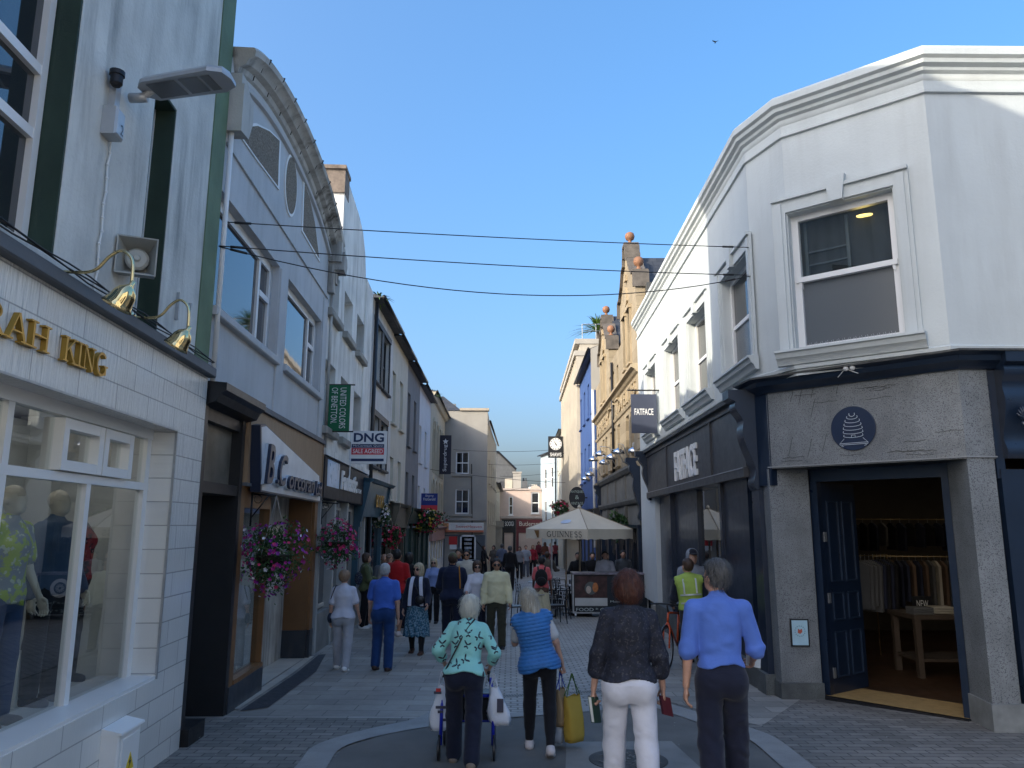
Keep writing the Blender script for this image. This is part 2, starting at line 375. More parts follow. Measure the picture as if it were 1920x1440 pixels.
# ---------------------------------------------------------------- ground
GX = lambda t: pos(t)
asph = mat('asphalt', (.14, .135, .125), .85, var=.25, vs=1.2, bump=.6, bs=160, speck=((.12, .12, .12), 220, .5))
slab = brickmat('paving_slabs', lambda t: pos(t), (.29, .272, .245), (.43, .40, .36), (.18, .172, .16), .62, .31, .007, .62, .35, off=.5, var=.25)
setts = brickmat('light_setts', lambda t: pos(t), (.42, .41, .39), (.54, .53, .50), (.21, .205, .195), .17, .115, .014, .7, .6, var=.2, sm=.4)
pavers = brickmat('grey_brick_pavers', lambda t: vmul(t, pos(t), (1, 1, 1)), (.19, .18, .165), (.30, .28, .255), (.09, .085, .08), .23, .115, .007, .75, .5, var=.3)
granite = mat('granite_band', (.29, .285, .275), .6, var=.15, vs=3, bump=.25, bs=220, speck=((.12, .12, .13), 160, .5))
def sheet(name, pts, m, lift, kind='structure', th=0):
    mb = MB(); mb.quad(*[(x, y, gz(y) + lift) for x, y in pts]); return struct(name, mb, m, kind)
sheet('ground', [(-900, -900), (900, -900), (900, 1600), (-900, 1600)], pavers, 0)
sheet('street_paving', [(-4.9, 9.2), (-.36, 9.2), (-.36, 90), (-6, 90)], slab, .004)
sheet('pavement', [(1.95, 10.3), (2.35, 13.), (2.62, 20), (2.8, 90), (6, 90), (4.2, 11.1), (2.75, 8.9)], slab, .004)
sheet('pavement', [(-3.0, 6.0), (-1.9, 7.3), (-1.9, 8.0), (-1.5, 8.66), (-1.05, 9.2), (-4.9, 9.2), (-4.9, 6)], pavers, .004)
sheet('road', [(-1.62, -60), (2.42, -60), (2.42, 8.2), (2.1, 8.97), (1.76, 9.80), (1.1, 9.62), (.2, 9.3), (-.15, 9.12), (-.87, 8.8), (-1.33, 8.4), (-1.62, 7.9)], asph, .008)
sheet('street_paving', [(-.36, 9.12), (.2, 9.32), (1.1, 9.64), (1.95, 9.95), (2.1, 11.2), (2.4, 13.), (2.65, 20.4), (2.75, 90), (-.1, 90), (-.1, 22), (-.2, 16.4), (-.36, 11)], setts, .010)
def ribbon(name, a, b, m, lift):
    mb = MB()
    for i in range(len(a) - 1): mb.quad(*[(x, y, gz(y) + lift) for x, y in (a[i], a[i + 1], b[i + 1], b[i])])
    return struct(name, mb, m)
def dens(pts, k=5):             # smooth a plan polyline
    out = []
    for i in range(len(pts) - 1):
        p0 = pts[max(i - 1, 0)]; p1 = pts[i]; p2 = pts[i + 1]; p3 = pts[min(i + 2, len(pts) - 1)]
        for j in range(k):
            t = j / k; out.append(tuple(.5 * (2 * p1[q] + (p2[q] - p0[q]) * t + (2 * p0[q] - 5 * p1[q] + 4 * p2[q] - p3[q]) * t * t + (3 * p1[q] - p0[q] - 3 * p2[q] + p3[q]) * t ** 3) for q in (0, 1)))
    return out + [pts[-1]]
ribbon('granite_kerb', dens([(-1.9, 6.2), (-1.9, 7.3), (-1.9, 8.0), (-1.53, 8.63), (-1.09, 9.13), (-.9, 9.75)]), dens([(-1.62, 6.2), (-1.62, 7.2), (-1.63, 7.89), (-1.33, 8.38), (-.87, 8.78), (-.45, 9.05)]), granite, .014)
ribbon('granite_kerb', dens([(-.45, 9.05), (.2, 9.30), (1.1, 9.62), (1.77, 9.84)]), dens([(-.5, 9.3), (.15, 9.52), (1.04, 9.83), (1.8, 10.02)]), granite, .0146)
ribbon('granite_kerb', dens([(1.72, 9.86), (2.11, 8.96), (2.3, 8.6), (2.43, 8.21), (2.42, 7.3), (2.42, 6.2)]), dens([(1.98, 10.02), (2.38, 9.2), (2.6, 8.75), (2.72, 8.3), (2.71, 7.32), (2.71, 6.2)]), granite, .0152)
ribbon('granite_kerb', [(-1.9, -30), (-1.9, 6.2)], [(-1.62, -30), (-1.62, 6.2)], granite, .014); ribbon('granite_kerb', [(2.42, -30), (2.42, 6.2)], [(2.71, -30), (2.71, 6.2)], granite, .0152)
# slotted drainage channel across the street
mb = MB(); mb2 = MB()
for i in range(64):
    x = -.3 + i * .035; y = 10.42 + (x + .3) * .26
    mb2.box(Fr((x, y), u=(1, .26), side=1), 0, .02, -.045, .045, gz(y) + .0155, gz(y) + .0175)
mb.quad(*[(x, y, gz(y) + .0142) for x, y in ((-.33, 10.33), (1.98, 10.93), (1.98, 11.09), (-.33, 10.5))])
dr = struct('drain_channel', mb, granite); tag(dr, kind='structure')
o = mesh_obj('drain_slots', mb2.v, mb2.f, BLACK); o['kind'] = 'structure'
# concrete patch with an inspection cover
mb = MB(); mb.quad(*[(x, y, gz(y) + .012) for x, y in ((.42, 6.4), (1.75, 6.4), (1.62, 8.2), (.56, 8.15))]); struct('concrete_patch', mb, mat('concrete', (.22, .215, .205), .8, var=.15, bump=.3, bs=90))
mh = thing('manhole_cover', 'round patterned iron inspection cover in a concrete patch behind the woman in white trousers', 'manhole cover', (1.08, 7.5, gz(7.5) + .012))
mb = MB(); mb.lathe((1.08, 7.5, gz(7.5) + .012), [(.36, 0), (.36, .006), (.33, .010), (.31, .006), (0, .006)], 40, (0, SLOPE, 1)); part(mh, 'cover_plate', mb, mat('cast_iron', (.05, .05, .052), .6, .3, bump=.4, bs=90), 'auto')
mb = MB()
for k in range(90):
    a = rnd.random() * 6.28; r = .29 * math.sqrt(rnd.random()); x, y = 1.08 + r * math.cos(a), 7.5 + r * math.sin(a); t = rnd.random() * 3.14
    mb.box(Fr((x, y), u=(math.cos(t), math.sin(t))), -.022, .022, -.006, .006, gz(y) + .018, gz(y) + .024)
tag(part(mh, 'tread_pattern', mb, mat('worn_iron', (.16, .16, .16), .5, .5)), kind='stuff')
# tiny litter
lit = mat('litter_paper', (.75, .74, .72), .8)
mb = MB()
for k in range(46):
    x, y = rnd.uniform(-3.1, 4), rnd.uniform(6.5, 12); 
    if x < -1.2 or x > 1.5 or rnd.random() < .3: mb.lathe((x, y, gz(y) + .016), [(rnd.uniform(.004, .011), 0), (.003, .003)], 6)
tag(solo('chewing_gum', mb, mat('gum', (.38, .37, .36), .8), 'pale specks of trodden gum scattered over the paving', 'gum', (0, 7, gz(7))), kind='stuff')
mb = MB(); F = camframe(*gnd(364, 1385)); zz = gz(8.3) + .02; mb.add([F.w(-.07, -.03, zz), F.w(.06, -.05, zz + .01), F.w(.07, .05, zz), F.w(-.05, .06, zz + .018)], [(0, 1, 2, 3)])
solo('paper_scrap', mb, lit, 'small white scrap of paper on the pavers by the black doorway step', 'litter', (*gnd(364, 1385), zz))

# ================================================================ window maker
def window(th, F, r, d=-.12, fw=.05, frame=WHITE, glass=None, rail=True, bars=0, sill=None, silld=.10, silh=.07, fd=.06, surround=None, name='window', subs=True, lower=None, hbars=0, sillw=.08):
    s0, s1, z0, z1 = r; m = MB(); zm = (z0 + z1) / 2
    m.box(F, s0, s0 + fw, d, d + fd, z0, z1); m.box(F, s1 - fw, s1, d, d + fd, z0, z1)
    m.box(F, s0 + fw, s1 - fw, d, d + fd, z1 - fw, z1); m.box(F, s0 + fw, s1 - fw, d, d + fd * 1.0, z0, z0 + fw * 1.3)
    if rail: m.box(F, s0 + fw, s1 - fw, d, d + fd * .8, zm - fw * .4, zm + fw * .5)
    for k in range(bars): s = s0 + (s1 - s0) * (k + 1) / (bars + 1); m.box(F, s - fw * .3, s + fw * .3, d + .002, d + fd * .55, z0 + fw, z1 - fw)
    for k in range(hbars): z = z0 + (z1 - z0) * (k + 1) / (hbars + 1); m.box(F, s0 + fw, s1 - fw, d + .002, d + fd * .5, z - fw * .25, z + fw * .25)
    o = part(th, name, m, frame)
    g = glass or SKY_G
    gp = MB().box(F, s0 + .01, s1 - .01, d - .03, d + fd * .35, (zm if lower else z0) + .01, z1 - .01); part(o, 'pane', gp, g)
    if lower: part(o, 'pane', MB().box(F, s0 + .01, s1 - .01, d - .03, d + fd * .3, z0 + .01, zm), lower)
    if sill: part(o, 'sill', MB().bbox(F, s0 - sillw, s1 + sillw, d - .02, silld, z0 - silh, z0, .012), sill)
    return o
def body(th, F, s0, s1, z0, z1, depth, m, d=-.35, name='wall_core'):
    return part(th, name, MB().box(F, s0, s1, -depth, d, z0, z1), m)
def pipe(th, pts, r, m, name='downpipe'): return part(th, name, MB().tube(pts, r, 8), m, True)

# ================================================================ corner shop with glossy white tiles (upper floor rough stucco, green trim)
TILE_V = lambda t: planar(t, L0)
def tilemat():
    m, t, b = newmat('gloss_tiles'); v = planar(t, L0); k = nn(t, 'ShaderNodeTexBrick'); t.links.new(v, k.inputs[0]); k.offset = .5
    k.inputs['Color1'].default_value = (.74, .74, .71, 1); k.inputs['Color2'].default_value = (.78, .78, .75, 1); k.inputs['Mortar'].default_value = (.45, .45, .44, 1)
    k.inputs['Scale'].default_value = 1; k.inputs['Brick Width'].default_value = .6; k.inputs['Row Height'].default_value = .215; k.inputs['Mortar Size'].default_value = .005
    t.links.new(mix(t, 1., k.outputs[0], mix(t, noise(t, pos(t), 2.5, 4), (.9, .9, .9), (1, 1, 1)), 'MULTIPLY'), b.inputs['Base Color'])
    b.inputs['Roughness'].default_value = .16; b.inputs['Coat Weight'].default_value = .6; b.inputs['Coat Roughness'].default_value = .05
    rb = noise(t, vmul(t, v, (34, 2.6, 1)), 1., 4, .6)         # hand-made vertical ripple in the glaze
    z = nn(t, 'ShaderNodeSeparateXYZ'); t.links.new(pos(t), z.inputs[0]); up = ramp(t, z.outputs[2], 1.5, 2.6)
    h = mth(t, 'MULTIPLY_ADD', rb, mth(t, 'MULTIPLY_ADD', up, .9, .12), mth(t, 'MULTIPLY', k.outputs['Fac'], -.4))
    bn = nn(t, 'ShaderNodeBump'); bn.inputs['Strength'].default_value = .9; bn.inputs['Distance'].default_value = .016
    t.links.new(h, bn.inputs['Height']); t.links.new(bn.outputs[0], b.inputs['Normal']); t.links.new(bn.outputs[0], b.inputs['Coat Normal']); return m
TILE = tilemat()
STUC = mat('stained_stucco', (.64, .64, .60), .85, var=.14, vs=1.6, bump=.7, bs=28, streak=1.1, dirt=(.24, .25, .24))
GREEN = mat('olive_green_paint', (.12, .18, .10), .75, var=.22, vs=2, bump=.3, bs=40, streak=.3, dirt=(.16, .19, .13))
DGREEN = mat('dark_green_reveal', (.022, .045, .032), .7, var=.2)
LEAD = mat('grey_flashing', (.10, .11, .125), .6, var=.1)
T0 = thing('shop_building', 'tall corner building with glossy white tiled shopfront and stained white upper wall with green trim', 'building', (*L0.w(3.86, 0, 0)[:2], gz(7.8)))
dw = (-2.6, 3.12, .60, 2.81)
m = MB().wall(L0, -3.2, 3.86, -.4, 3.46, [dw], .26, .02)
m.quad(L0.w(3.86, .02, -.4), L0.w(3.86, -.28, -.4), L0.w(3.86, -.28, 3.46), L0.w(3.86, .02, 3.46)); part(T0, 'tiled_shopfront', m, TILE, fix=False)
m = MB().box(L0, -2.6, 3.14, .005, .03, 2.80, 2.815).box(L0, 3.115, 3.13, .006, .028, .6, 2.80); part(T0, 'metal_edge_trim', m, STEEL)
bigw = (-2.1, .75, 3.62, 8.2); nar = (2.02, 2.5, 3.55, 5.72); bigw2 = (-2.9, -2.6, 3.62, 3.7)
m = MB().wall(L0, -3.2, 3.46, 3.46, 11.4, [bigw, nar], .02, 0); part(T0, 'upper_wall', m, STUC, fix=False)
m = MB().box(L0, 3.46, 3.86, -.3, .012, 3.46, 11.4); part(T0, 'corner_band', m, GREEN)
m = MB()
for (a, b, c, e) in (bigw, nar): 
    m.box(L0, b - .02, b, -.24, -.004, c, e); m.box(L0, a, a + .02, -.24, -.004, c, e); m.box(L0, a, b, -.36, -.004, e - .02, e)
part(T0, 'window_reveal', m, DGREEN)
m = MB().box(L0, bigw[0], bigw[1] + .06, -.36, .05, 3.54, 3.62).box(L0, nar[0], nar[1] + .06, -.36, .05, 3.49, 3.555); part(T0, 'sill_band', m, STUC)
body(T0, L0, -3.2, 3.84, -.4, 8.4, 9, STUC, -3.2)
m = MB().box(L0, -3.2, 3.86, -.62, .06, 11.4, 11.5).box(L0, -3.2, 3.84, -9, -.62, 8.4, 8.5).box(L0, -3.2, 3.86, -9, .0, 3.36, 3.44).box(L0, -3.2, -2.7, -3.2, -.3, -.4, 3.3); part(T0, 'floor_and_roof_slab', m, LEAD)
m = MB().box(L0, -3.2, 3.59, -.6, -.38, 8.25, 11.4).box(L0, 3.6, 3.84, -3.2, -.3, -.4, 8.4).box(L0, 3.6, 3.84, -.6, -.3, 8.4, 11.4).box(L0, .78, 2.0, -3.2, -.03, 3.5, 8.2).box(L0, 2.52, 3.45, -3.2, -.03, 3.5, 8.2).box(L0, -3.2, 3.6, -3.1, -.39, 3.46, 8.2); part(T0, 'inner_walls', m, STUC)
# upper windows: white frames, transoms from the photo
for (a, b, c, e), nm in ((bigw, 0),):
    m = MB(); d0, d1 = -.24, -.16
    z1 = L0.px(45, 95, -.16)[1]; z2 = L0.px(40, 228, -.16)[1]
    m.box(L0, b - .10, b - .03, d0, d1, c, e).box(L0, a, a + .08, d0, d1, c, e).box(L0, a, b, d0, d1 - .01, c, c + .07)
    for z in (z1, z2, 6.9): m.box(L0, a + .08, b - .10, d0, d1 - .005, z - .035, z + .035)
    for s in (a + 1.0, a + 2.0): m.box(L0, s - .03, s + .03, d0, d1 - .008, c, e)
    w_ = part(T0, 'window', m, UPVC); part(w_, 'pane', MB().box(L0, a, b - .03, -.28, -.205, c, e), SKY_G)
m = MB(); a, b, c, e = nar; m.box(L0, a, b - .02, -.24, -.18, c, c + .06).box(L0, a, b - .02, -.24, -.18, e - .06, e).box(L0, b - .09, b - .02, -.24, -.18, c, e).box(L0, a, a + .05, -.24, -.18, c, e).box(L0, a, b - .03, -.24, -.178, 4.52, 4.60)
w_ = part(T0, 'window', m, UPVC); part(w_, 'pane', MB().box(L0, a, b - .03, -.28, -.21, c, e), SKY_G)
# shop window frame
m = MB(); da, db = -.27, -.20
def zp(x, y, d=-.2): return L0.px(x, y, d)[1]
def sp(x, y, d=-.2): return L0.px(x, y, d)[0]
zt = zp(280, 914); sm = sp(147, 1100); sr = 3.02; jb = 3.12
zt0, zt1 = zt - .03, zt + .035
for s in (-2.55, -1.2, sp(5, 900), sm): m.box(L0, s - .035, s + .035, da, db, .62, zt1 if s == sm else 2.80)
m.box(L0, jb - .09, jb, da, db, .62, 2.80).box(L0, -2.6, jb, da, db + .004, zt0, zt1).box(L0, -2.6, jb, da, db + .01, 2.72, 2.81).box(L0, -2.6, jb, da - .02, .015, .57, .63)
s_a, s_b, s_c = sp(108, 830), sp(187, 830), sp(243, 830)
W0 = part(T0, 'display_window', m, UPVC)
for (p, q) in ((s_a, s_b - .01), (s_b + .01, s_c)):
    m = MB(); z0, z1 = zt1 + .01, 2.70; k = .075; m.box(L0, p, p + k, da, db + .04, z0, z1).box(L0, q - k, q, da, db + .04, z0, z1).box(L0, p + k, q - k, da, db + .038, z0, z0 + k).box(L0, p + k, q - k, da, db + .038, z1 - k, z1)
    part(W0, 'casement', m, UPVC)
part(W0, 'pane', MB().box(L0, -2.55, jb - .05, -.245, -.235, .62, 2.76), CLEAR)
iw = mat('interior_white', (.62, .62, .61), .8, bump=0)
m = MB().box(L0, -3.3, 3.3, -1.45, -.3, .40, .56).box(L0, 1.2, 3.3, -1.46, -1.40, .56, 2.9).box(L0, 3.3, 3.4, -1.5, -.27, .5, 3.3); part(T0, 'display_floor_and_partition', m, iw)
part(T0, 'shop_ceiling', MB().box(L0, -3.2, 3.5, -3.1, -.27, 2.95, 3.05), iw)
part(T0, 'shop_floor', MB().box(L0, -3.2, 3.5, -3.1, -.27, -.4, .0), mat('dark_floor', (.05, .045, .04), .5))
m = MB().bbox(L0, -3.2, 3.88, -.05, .10, 3.46, 3.56, .01); part(T0, 'lead_cornice', m, LEAD)
for k_ in range(4):  # strip lamps added to brighten the dark window display
    s_ = -.6 + k_ * 1.0; t_ = thing('ceiling_lamp', 'strip lamp added to brighten the white tiled shop window display', 'ceiling lamp', L0.w(s_, -.8, 2.93), 'strip lamps added to brighten the shop window'); part(t_, 'fill_strip', MB().box(L0, s_ - .3, s_ + .3, -.85, -.75, 2.90, 2.945), emis('fill_strip_lamp', (1, .95, .88), 3.2))
LC = Fr((L0.w(0, .021, 0)[:2]), u=L0.u, side=1)
BRASS = mat('polished_brass', (.75, .60, .32), .12, 1., var=.06, bump=0)
GOLD = mat('gold_letters', (.50, .30, .06), .35, .7, var=.08, bump=0)
m = MB(); s1_ = L0.px(198, 690, .05)[0]; s0_ = L0.px(-218, 560, .05)[0]
za = L0.px(120, 655, .05)[1]; zb = L0.px(120, 632, .05)[1]
r = L0.rect(115, 695, 200, 627, .04); zz0, zz1 = L0.px(150, 690, .04)[1], L0.px(150, 643, .04)[1]
k0 = L0.px(114, 670, .04)[0]; k1 = L0.px(199, 690, .04)[0]
serif(m, L0, 'KING', k0, k1, zz0, zz1, .022, .035)
a0 = L0.px(-40, 600, .04)[0]; a1 = L0.px(93, 640, .04)[0]; serif(m, L0, 'RAH', a0, a1, zz0, zz1, .022, .035)
serif(m, L0, 'SA', a0 - (a1 - a0) * .62, a0 - .02, zz0, zz1, .022, .035)
part(T0, 'shop_name_lettering', m, GOLD)
tag(T0, kind=None)

# cables clipped along the cornice
m = MB()
for k in range(3):
    pts = [L0.w(-2 + i * .3, .115 + .006 * k, 3.575 + .012 * k + .012 * math.sin(i * 1.7 + k * 2)) for i in range(20)]; m.tube(pts, .006, 5)
solo('cable_bundle', m, CABLE, 'black cables sagging along the grey cornice above the gold shop lettering', 'cable', L0.w(1, .12, 3.58), smooth=True)
m = MB(); p0 = L0.px(212, 262, .03); p1 = L0.px(180, 560, .03)
pts = [L0.w(p0[0] + (p1[0] - p0[0]) * i / 12 + .012 * math.sin(i * 2.1), .015, p0[1] + (p1[1] - p0[1]) * i / 12) for i in range(13)]
m.tube(pts, .008, 6)
for p in pts[1:]: m.ball(p, .014, 6, 4)
solo('wall_cable', m, PLAST, 'thin grey clipped cable running down the stained wall below the street lamp', 'cable', pts[-1], smooth=True)

# ---- street lamp on the wall
lm = thing('street_lamp', 'flat grey street light on a short arm high on the stained white wall', 'street lamp', L0.w(1.38, 0, 5.2))
q = L0.px(232, 186, .0); Yl = L0.w(q[0], 0, 0)[1]; X0, _, Zl = atY(262, 184, Yl)
hd = (atY(268, 180, Yl), atY(447, 180, Yl)); x0, x1 = hd[0][0], hd[1][0]; zc = atY(350, 168, Yl)[2]
FL = Fr((x0, Yl), u=(1, -.18), side=1); Lh = (x1 - x0)
LG = mat('lamp_grey', (.45, .47, .49), .4, .3, bump=0)
m = MB(); prof = [(-.15, 0.0), (-.14, .035), (.14, .035), (.15, 0)]
pl = [(0, -.07), (.06, -.13), (Lh - .12, -.15), (Lh - .02, -.10), (Lh, 0), (Lh - .02, .10), (Lh - .12, .15), (.06, .13), (0, .07)]
n = len(pl); sl_ = .05
vs = [FL.w(a, b, zc - .03 + a * sl_) for a, b in pl] + [FL.w(a, b, zc + .0 + a * sl_) for a, b in pl] + [FL.w(.02 + a * .95, b * .8, zc + .035 + a * sl_) for a, b in pl]
m.add(vs, [tuple(range(n))[::-1], tuple(range(2 * n, 3 * n))] + [(k * n + i, k * n + (i + 1) % n, (k + 1) * n + (i + 1) % n, (k + 1) * n + i) for k in (0, 1) for i in range(n)]); part(lm, 'lamp_head', m, LG)
m = MB(); z_ = zc - .034
for (a, b) in ((.09, .33), (.36, .52), (.54, Lh - .13)):
    m.add([FL.w(a, -.1, z_ + a * sl_), FL.w(b, -.1, z_ + b * sl_), FL.w(b, .1, z_ + b * sl_), FL.w(a, .1, z_ + a * sl_)], [(0, 1, 2, 3)])
part(lm, 'lamp_lens', m, mat('lens_grey', (.16, .17, .18), .2, bump=0))
m = MB().tube([L0.w(q[0], .05, Zl - .01), (x0 - .02, Yl, Zl), (x0 + .08, Yl, zc)], [.022, .026, .03], 10).tube([(x0 - .1, Yl, Zl), (x0 + .03, Yl, Zl + .005)], .038, 10); part(lm, 'arm', m, LG, True)
a_, z_ = L0.px(217, 185, .04); m = MB().box(L0, a_ - .03, a_ + .05, .0, .05, z_ - .18, z_ + .14); part(lm, 'wall_bracket', m, LG)
a_, z_ = L0.px(216, 150, .06); m = MB().lathe(L0.w(a_, .07, z_ - .05), [(.03, 0), (.045, .02), (.045, .08), (.055, .085), (.055, .12), (.03, .13)], 12); part(lm, 'photocell', m, DARKM, 'auto')
g_, z_ = L0.px(214, 230, .06)
bxm = thing('junction_box', 'small grey metal electrical box fixed under the street lamp arm', 'junction box', L0.w(g_, .0, z_ - .1))
part(bxm, 'box', MB().bbox(L0, g_ - .07, g_ + .07, .0, .11, z_ - .12, z_ + .10, .015), LG)
m = MB(); letters(m, L0, '2', g_ - .0, g_ + .045, z_ - .09, z_ - .01, .111, .002); part(bxm, 'number', m, BLACK)
# ---- horn loudspeaker
hx = thing('loudspeaker', 'square grey horn loudspeaker with round centre on the stained wall beside the narrow window', 'loudspeaker', L0.w(*((lambda a: (a[0], 0, a[1]))(L0.px(262, 495, .2)))))
c = atY(268, 492, L0.w(L0.px(262, 495, .1)[0], 0, 0)[1] - .02); FH = Fr((c[0], c[1] - .1), u=(1, .45), side=1); hz = c[2]
m = MB(); S0, S1 = .135, .045
def ring(s, d, r, z): return [FH.w(-s, d, z - s * 1.05), FH.w(s, d, z - s * 1.05), FH.w(s, d, z + s * 1.05), FH.w(-s, d, z + s * 1.05)]
rings = [ring(.05, -.20, 0, hz), ring(.13, -.06, 0, hz), ring(.145, .07, 0, hz), ring(.135, .07, 0, hz), ring(.10, -.04, 0, hz), ring(.07, -.1, 0, hz)]
vs = sum(rings, []); fs = [(0, 1, 2, 3), (20, 21, 22, 23)] + [(k * 4 + i, k * 4 + (i + 1) % 4, k * 4 + 4 + (i + 1) % 4, k * 4 + 4 + i) for k in range(5) for i in range(4)]
HG = mat('horn_grey', (.36, .37, .35), .55, bump=0); m.add(vs, fs); part(hx, 'horn', m, HG)
m = MB().lathe(FH.w(0, -.06, hz), [(.085, 0), (.088, .03), (.07, .05), (.03, .055), (.02, .075), (0, .077)], 20, (FH.n[0], FH.n[1], 0)); part(hx, 'driver_disc', m, mat('horn_light', (.45, .46, .43), .5, bump=0), 'auto')
m = MB().tube([FH.w(0, -.2, hz), L0.w(L0.px(262, 495)[0], 0, hz - .02)], .025, 8); part(hx, 'bracket', m, HG, True)
# ---- brass swan-neck lamps
def swan(bx, by, hx_, hy_, lab):
    s, z = L0.px(bx, by, .03); Y = L0.w(s, 0, 0)[1]; hp = atY(hx_, hy_, Y); Xw = L0.w(s, .02, 0)[0]
    t = thing('wall_lamp', lab, 'wall lamp', L0.w(s, 0, z), 'brass swan neck lamps over the gold lettering'); D = hp[0] - Xw
    z0 = z; zt_ = hp[2]
    pts = [(Xw + D * a, Y - .02, z0 + b) for a, b in dens([(0, 0), (.35, -.005), (.52, .02), (.66, .10), (.82, .145), (.96, .10), (1.0, .02), (1.0, zt_ - z0 + .06)], 4)]
    part(t, 'arm', MB().tube(pts, .011, 8), BRASS, True)
    part(t, 'wall_plate', MB().lathe(L0.w(s, 0, z), [(.045, 0), (.045, .015), (.03, .02), (.025, .04), (0, .042)], 16, (L0.n[0], L0.n[1], 0)), BRASS, 'auto')
    ax = Vector((-.55, .12, -.80)); c = Vector((hp[0], Y - .02, zt_ + .09))
    part(t, 'shade', MB().lathe(c, [(.014, -.035), (.018, 0), (.032, .012), (.058, .035), (.074, .07), (.08, .11), (.09, .14), (.104, .165), (.1, .165), (.07, .11), (.04, .05)], 24, ax), BRASS, True)
    return t
swan(116, 511, 246, 562, 'large near brass swan neck lamp above the gold shop lettering'); swan(252, 596, 352, 640, 'far brass swan neck lamp beside the olive green corner band')
for px_, y0, y1, lb in ((334, 545, 600, 'left of two short grey metal rails fixed upright on the stained wall'), (356, 565, 620, 'right of two short grey metal rails, next to the olive green band')):
    s, z0 = L0.px(px_, y1, .03); _, z1 = L0.px(px_, y0, .03); solo('bracket_rail', MB().box(L0, s - .012, s + .012, 0, .03, z0, z1), STEEL, lb, 'bracket', L0.w(s, 0, z0))
# ---- white utility cabinet
cbx = thing('utility_cabinet', 'white electricity meter cabinet with yellow warning triangle against the white tiled wall', 'utility cabinet', L0.w(2.1, 0, gz(6.2)))
c0, c1 = L0.px(190, 1381, .02)[0] + .02, L0.px(268, 1350, .16)[0] - .02; cz = L0.px(245, 1364, .16)[1]
part(cbx, 'cabinet', MB().bbox(L0, c0 - .02, c1 + .02, .02, .15, -.2, cz - .01, .012), WHITE)
part(cbx, 'lid', MB().hexa([L0.w(c0 - .03, .021, cz - .015), L0.w(c1 + .03, .021, cz - .015), L0.w(c1 + .03, .175, cz - .015), L0.w(c0 - .03, .175, cz - .015)], [L0.w(c0 - .03, .021, cz + .035), L0.w(c1 + .03, .021, cz + .035), L0.w(c1 + .03, .17, cz), L0.w(c0 - .03, .17, cz)]), WHITE)
part(cbx, 'door', MB().bbox(L0, c0 + .03, c1 - .03, .15, .162, -.16, cz - .06, .004), WHITE)
sm_ = (c0 + c1) / 2; zt_ = L0.px(243, 1410, .162)[1]
YEL = mat('warning_yellow', (.75, .55, .03), .5, bump=0)
part(cbx, 'warning_triangle', MB().prism(L0, [(sm_ - .08, zt_ - .13), (sm_ + .08, zt_ - .13), (sm_, zt_)], .162, .165), YEL)
part(cbx, 'warning_bolt', MB().prism(L0, [(sm_ + .01, zt_ - .035), (sm_ - .025, zt_ - .075), (sm_ - .003, zt_ - .075), (sm_ - .015, zt_ - .115), (sm_ + .025, zt_ - .065), (sm_ + .003, zt_ - .065)], .165, .167), BLACK)

# ================================================================ arched parapet building with the brown shopfront
GREYR = mat('pale_blue_render', (.52, .53, .54), .8, var=.08, vs=1.5, bump=.35, bs=30, streak=.5, dirt=(.30, .31, .30))
DREND = mat('cornice_render', (.47, .455, .42), .85, var=.15, vs=2, bump=.4, bs=40, streak=1.4, dirt=(.07, .065, .055))
PEB = mat('pebble_dash', (.20, .165, .125), .9, var=.6, vs=45, bump=1.0, bs=55)
T1 = thing('shop_building', 'pale grey building with curved parapet, pebble-dash panels and brown shopfront below', 'building', L1.w(3, 0, gz(11)))
def arcz(s, c=3.0, a=3.4, z0=6.82, h=1.02): return z0 + h * math.sqrt(max(0, 1 - ((s - c) / a) ** 2))
w1 = L1.rect(428, 376, 517, 680); 
A1 = (-.04, 2.56, 4.27, 5.62); A2 = (3.0, 5.62, 4.27, 5.62)
m = MB().wall(L1, -.1, 6.05, 3.42, 6.2, [A1, A2], .17, 0)
N = 40; ss = [-.1 + 6.15 * i / N for i in range(N + 1)]
m.add([L1.w(s, 0, 6.2) for s in ss] + [L1.w(s, 0, arcz(s) - .03) for s in ss], [(i, i + 1, N + 2 + i, N + 1 + i) for i in range(N)])
m.quad(L1.w(6.05, 0, 3.42), L1.w(6.05, -.4, 3.42), L1.w(6.05, -.4, 7.1), L1.w(6.05, 0, 7.1)); part(T1, 'upper_wall', m, GREYR, fix=False)
m = MB()
for k in range(N):                       # body behind the curved parapet
    a, b = ss[k], ss[k + 1]; m.hexa([L1.w(a, -.4, 5.64), L1.w(b, -.4, 5.64), L1.w(b, -.02, 5.64), L1.w(a, -.02, 5.64)], [L1.w(a, -.4, arcz(a)), L1.w(b, -.4, arcz(b)), L1.w(b, -.02, arcz(b) - .05), L1.w(a, -.02, arcz(a) - .05)])
m.box(L1, -.1, 6.04, -8, -.42, -.4, 6.9); part(T1, 'wall_core', m, DREND)
def arcband(F, s0, s1, n, prof, fz, kz=0):
    m_ = MB(); vs = []; k = len(prof)
    for i in range(n + 1):
        s = s0 + (s1 - s0) * i / n; zc_ = fz(s); ds = (fz(s + .01) - fz(s - .01)) / .02; L_ = math.hypot(1, ds); tx, tz = -ds / L_, 1 / L_
        vs += [F.w(s + tx * q, d, zc_ + tz * q) for d, q in prof]
    fs = [(i * k + j, i * k + (j + 1) % k, (i + 1) * k + (j + 1) % k, (i + 1) * k + j) for i in range(n) for j in range(k)] + [tuple(range(k))[::-1], tuple(range(n * k, (n + 1) * k))]
    return m_.add(vs, fs)
cp = [(-.35, -.02), (0, -.02), (0, -.24), (.04, -.22), (.06, -.16), (.14, -.13), (.18, -.07), (.25, -.04), (.27, .02), (.25, .05), (-.35, .06)]
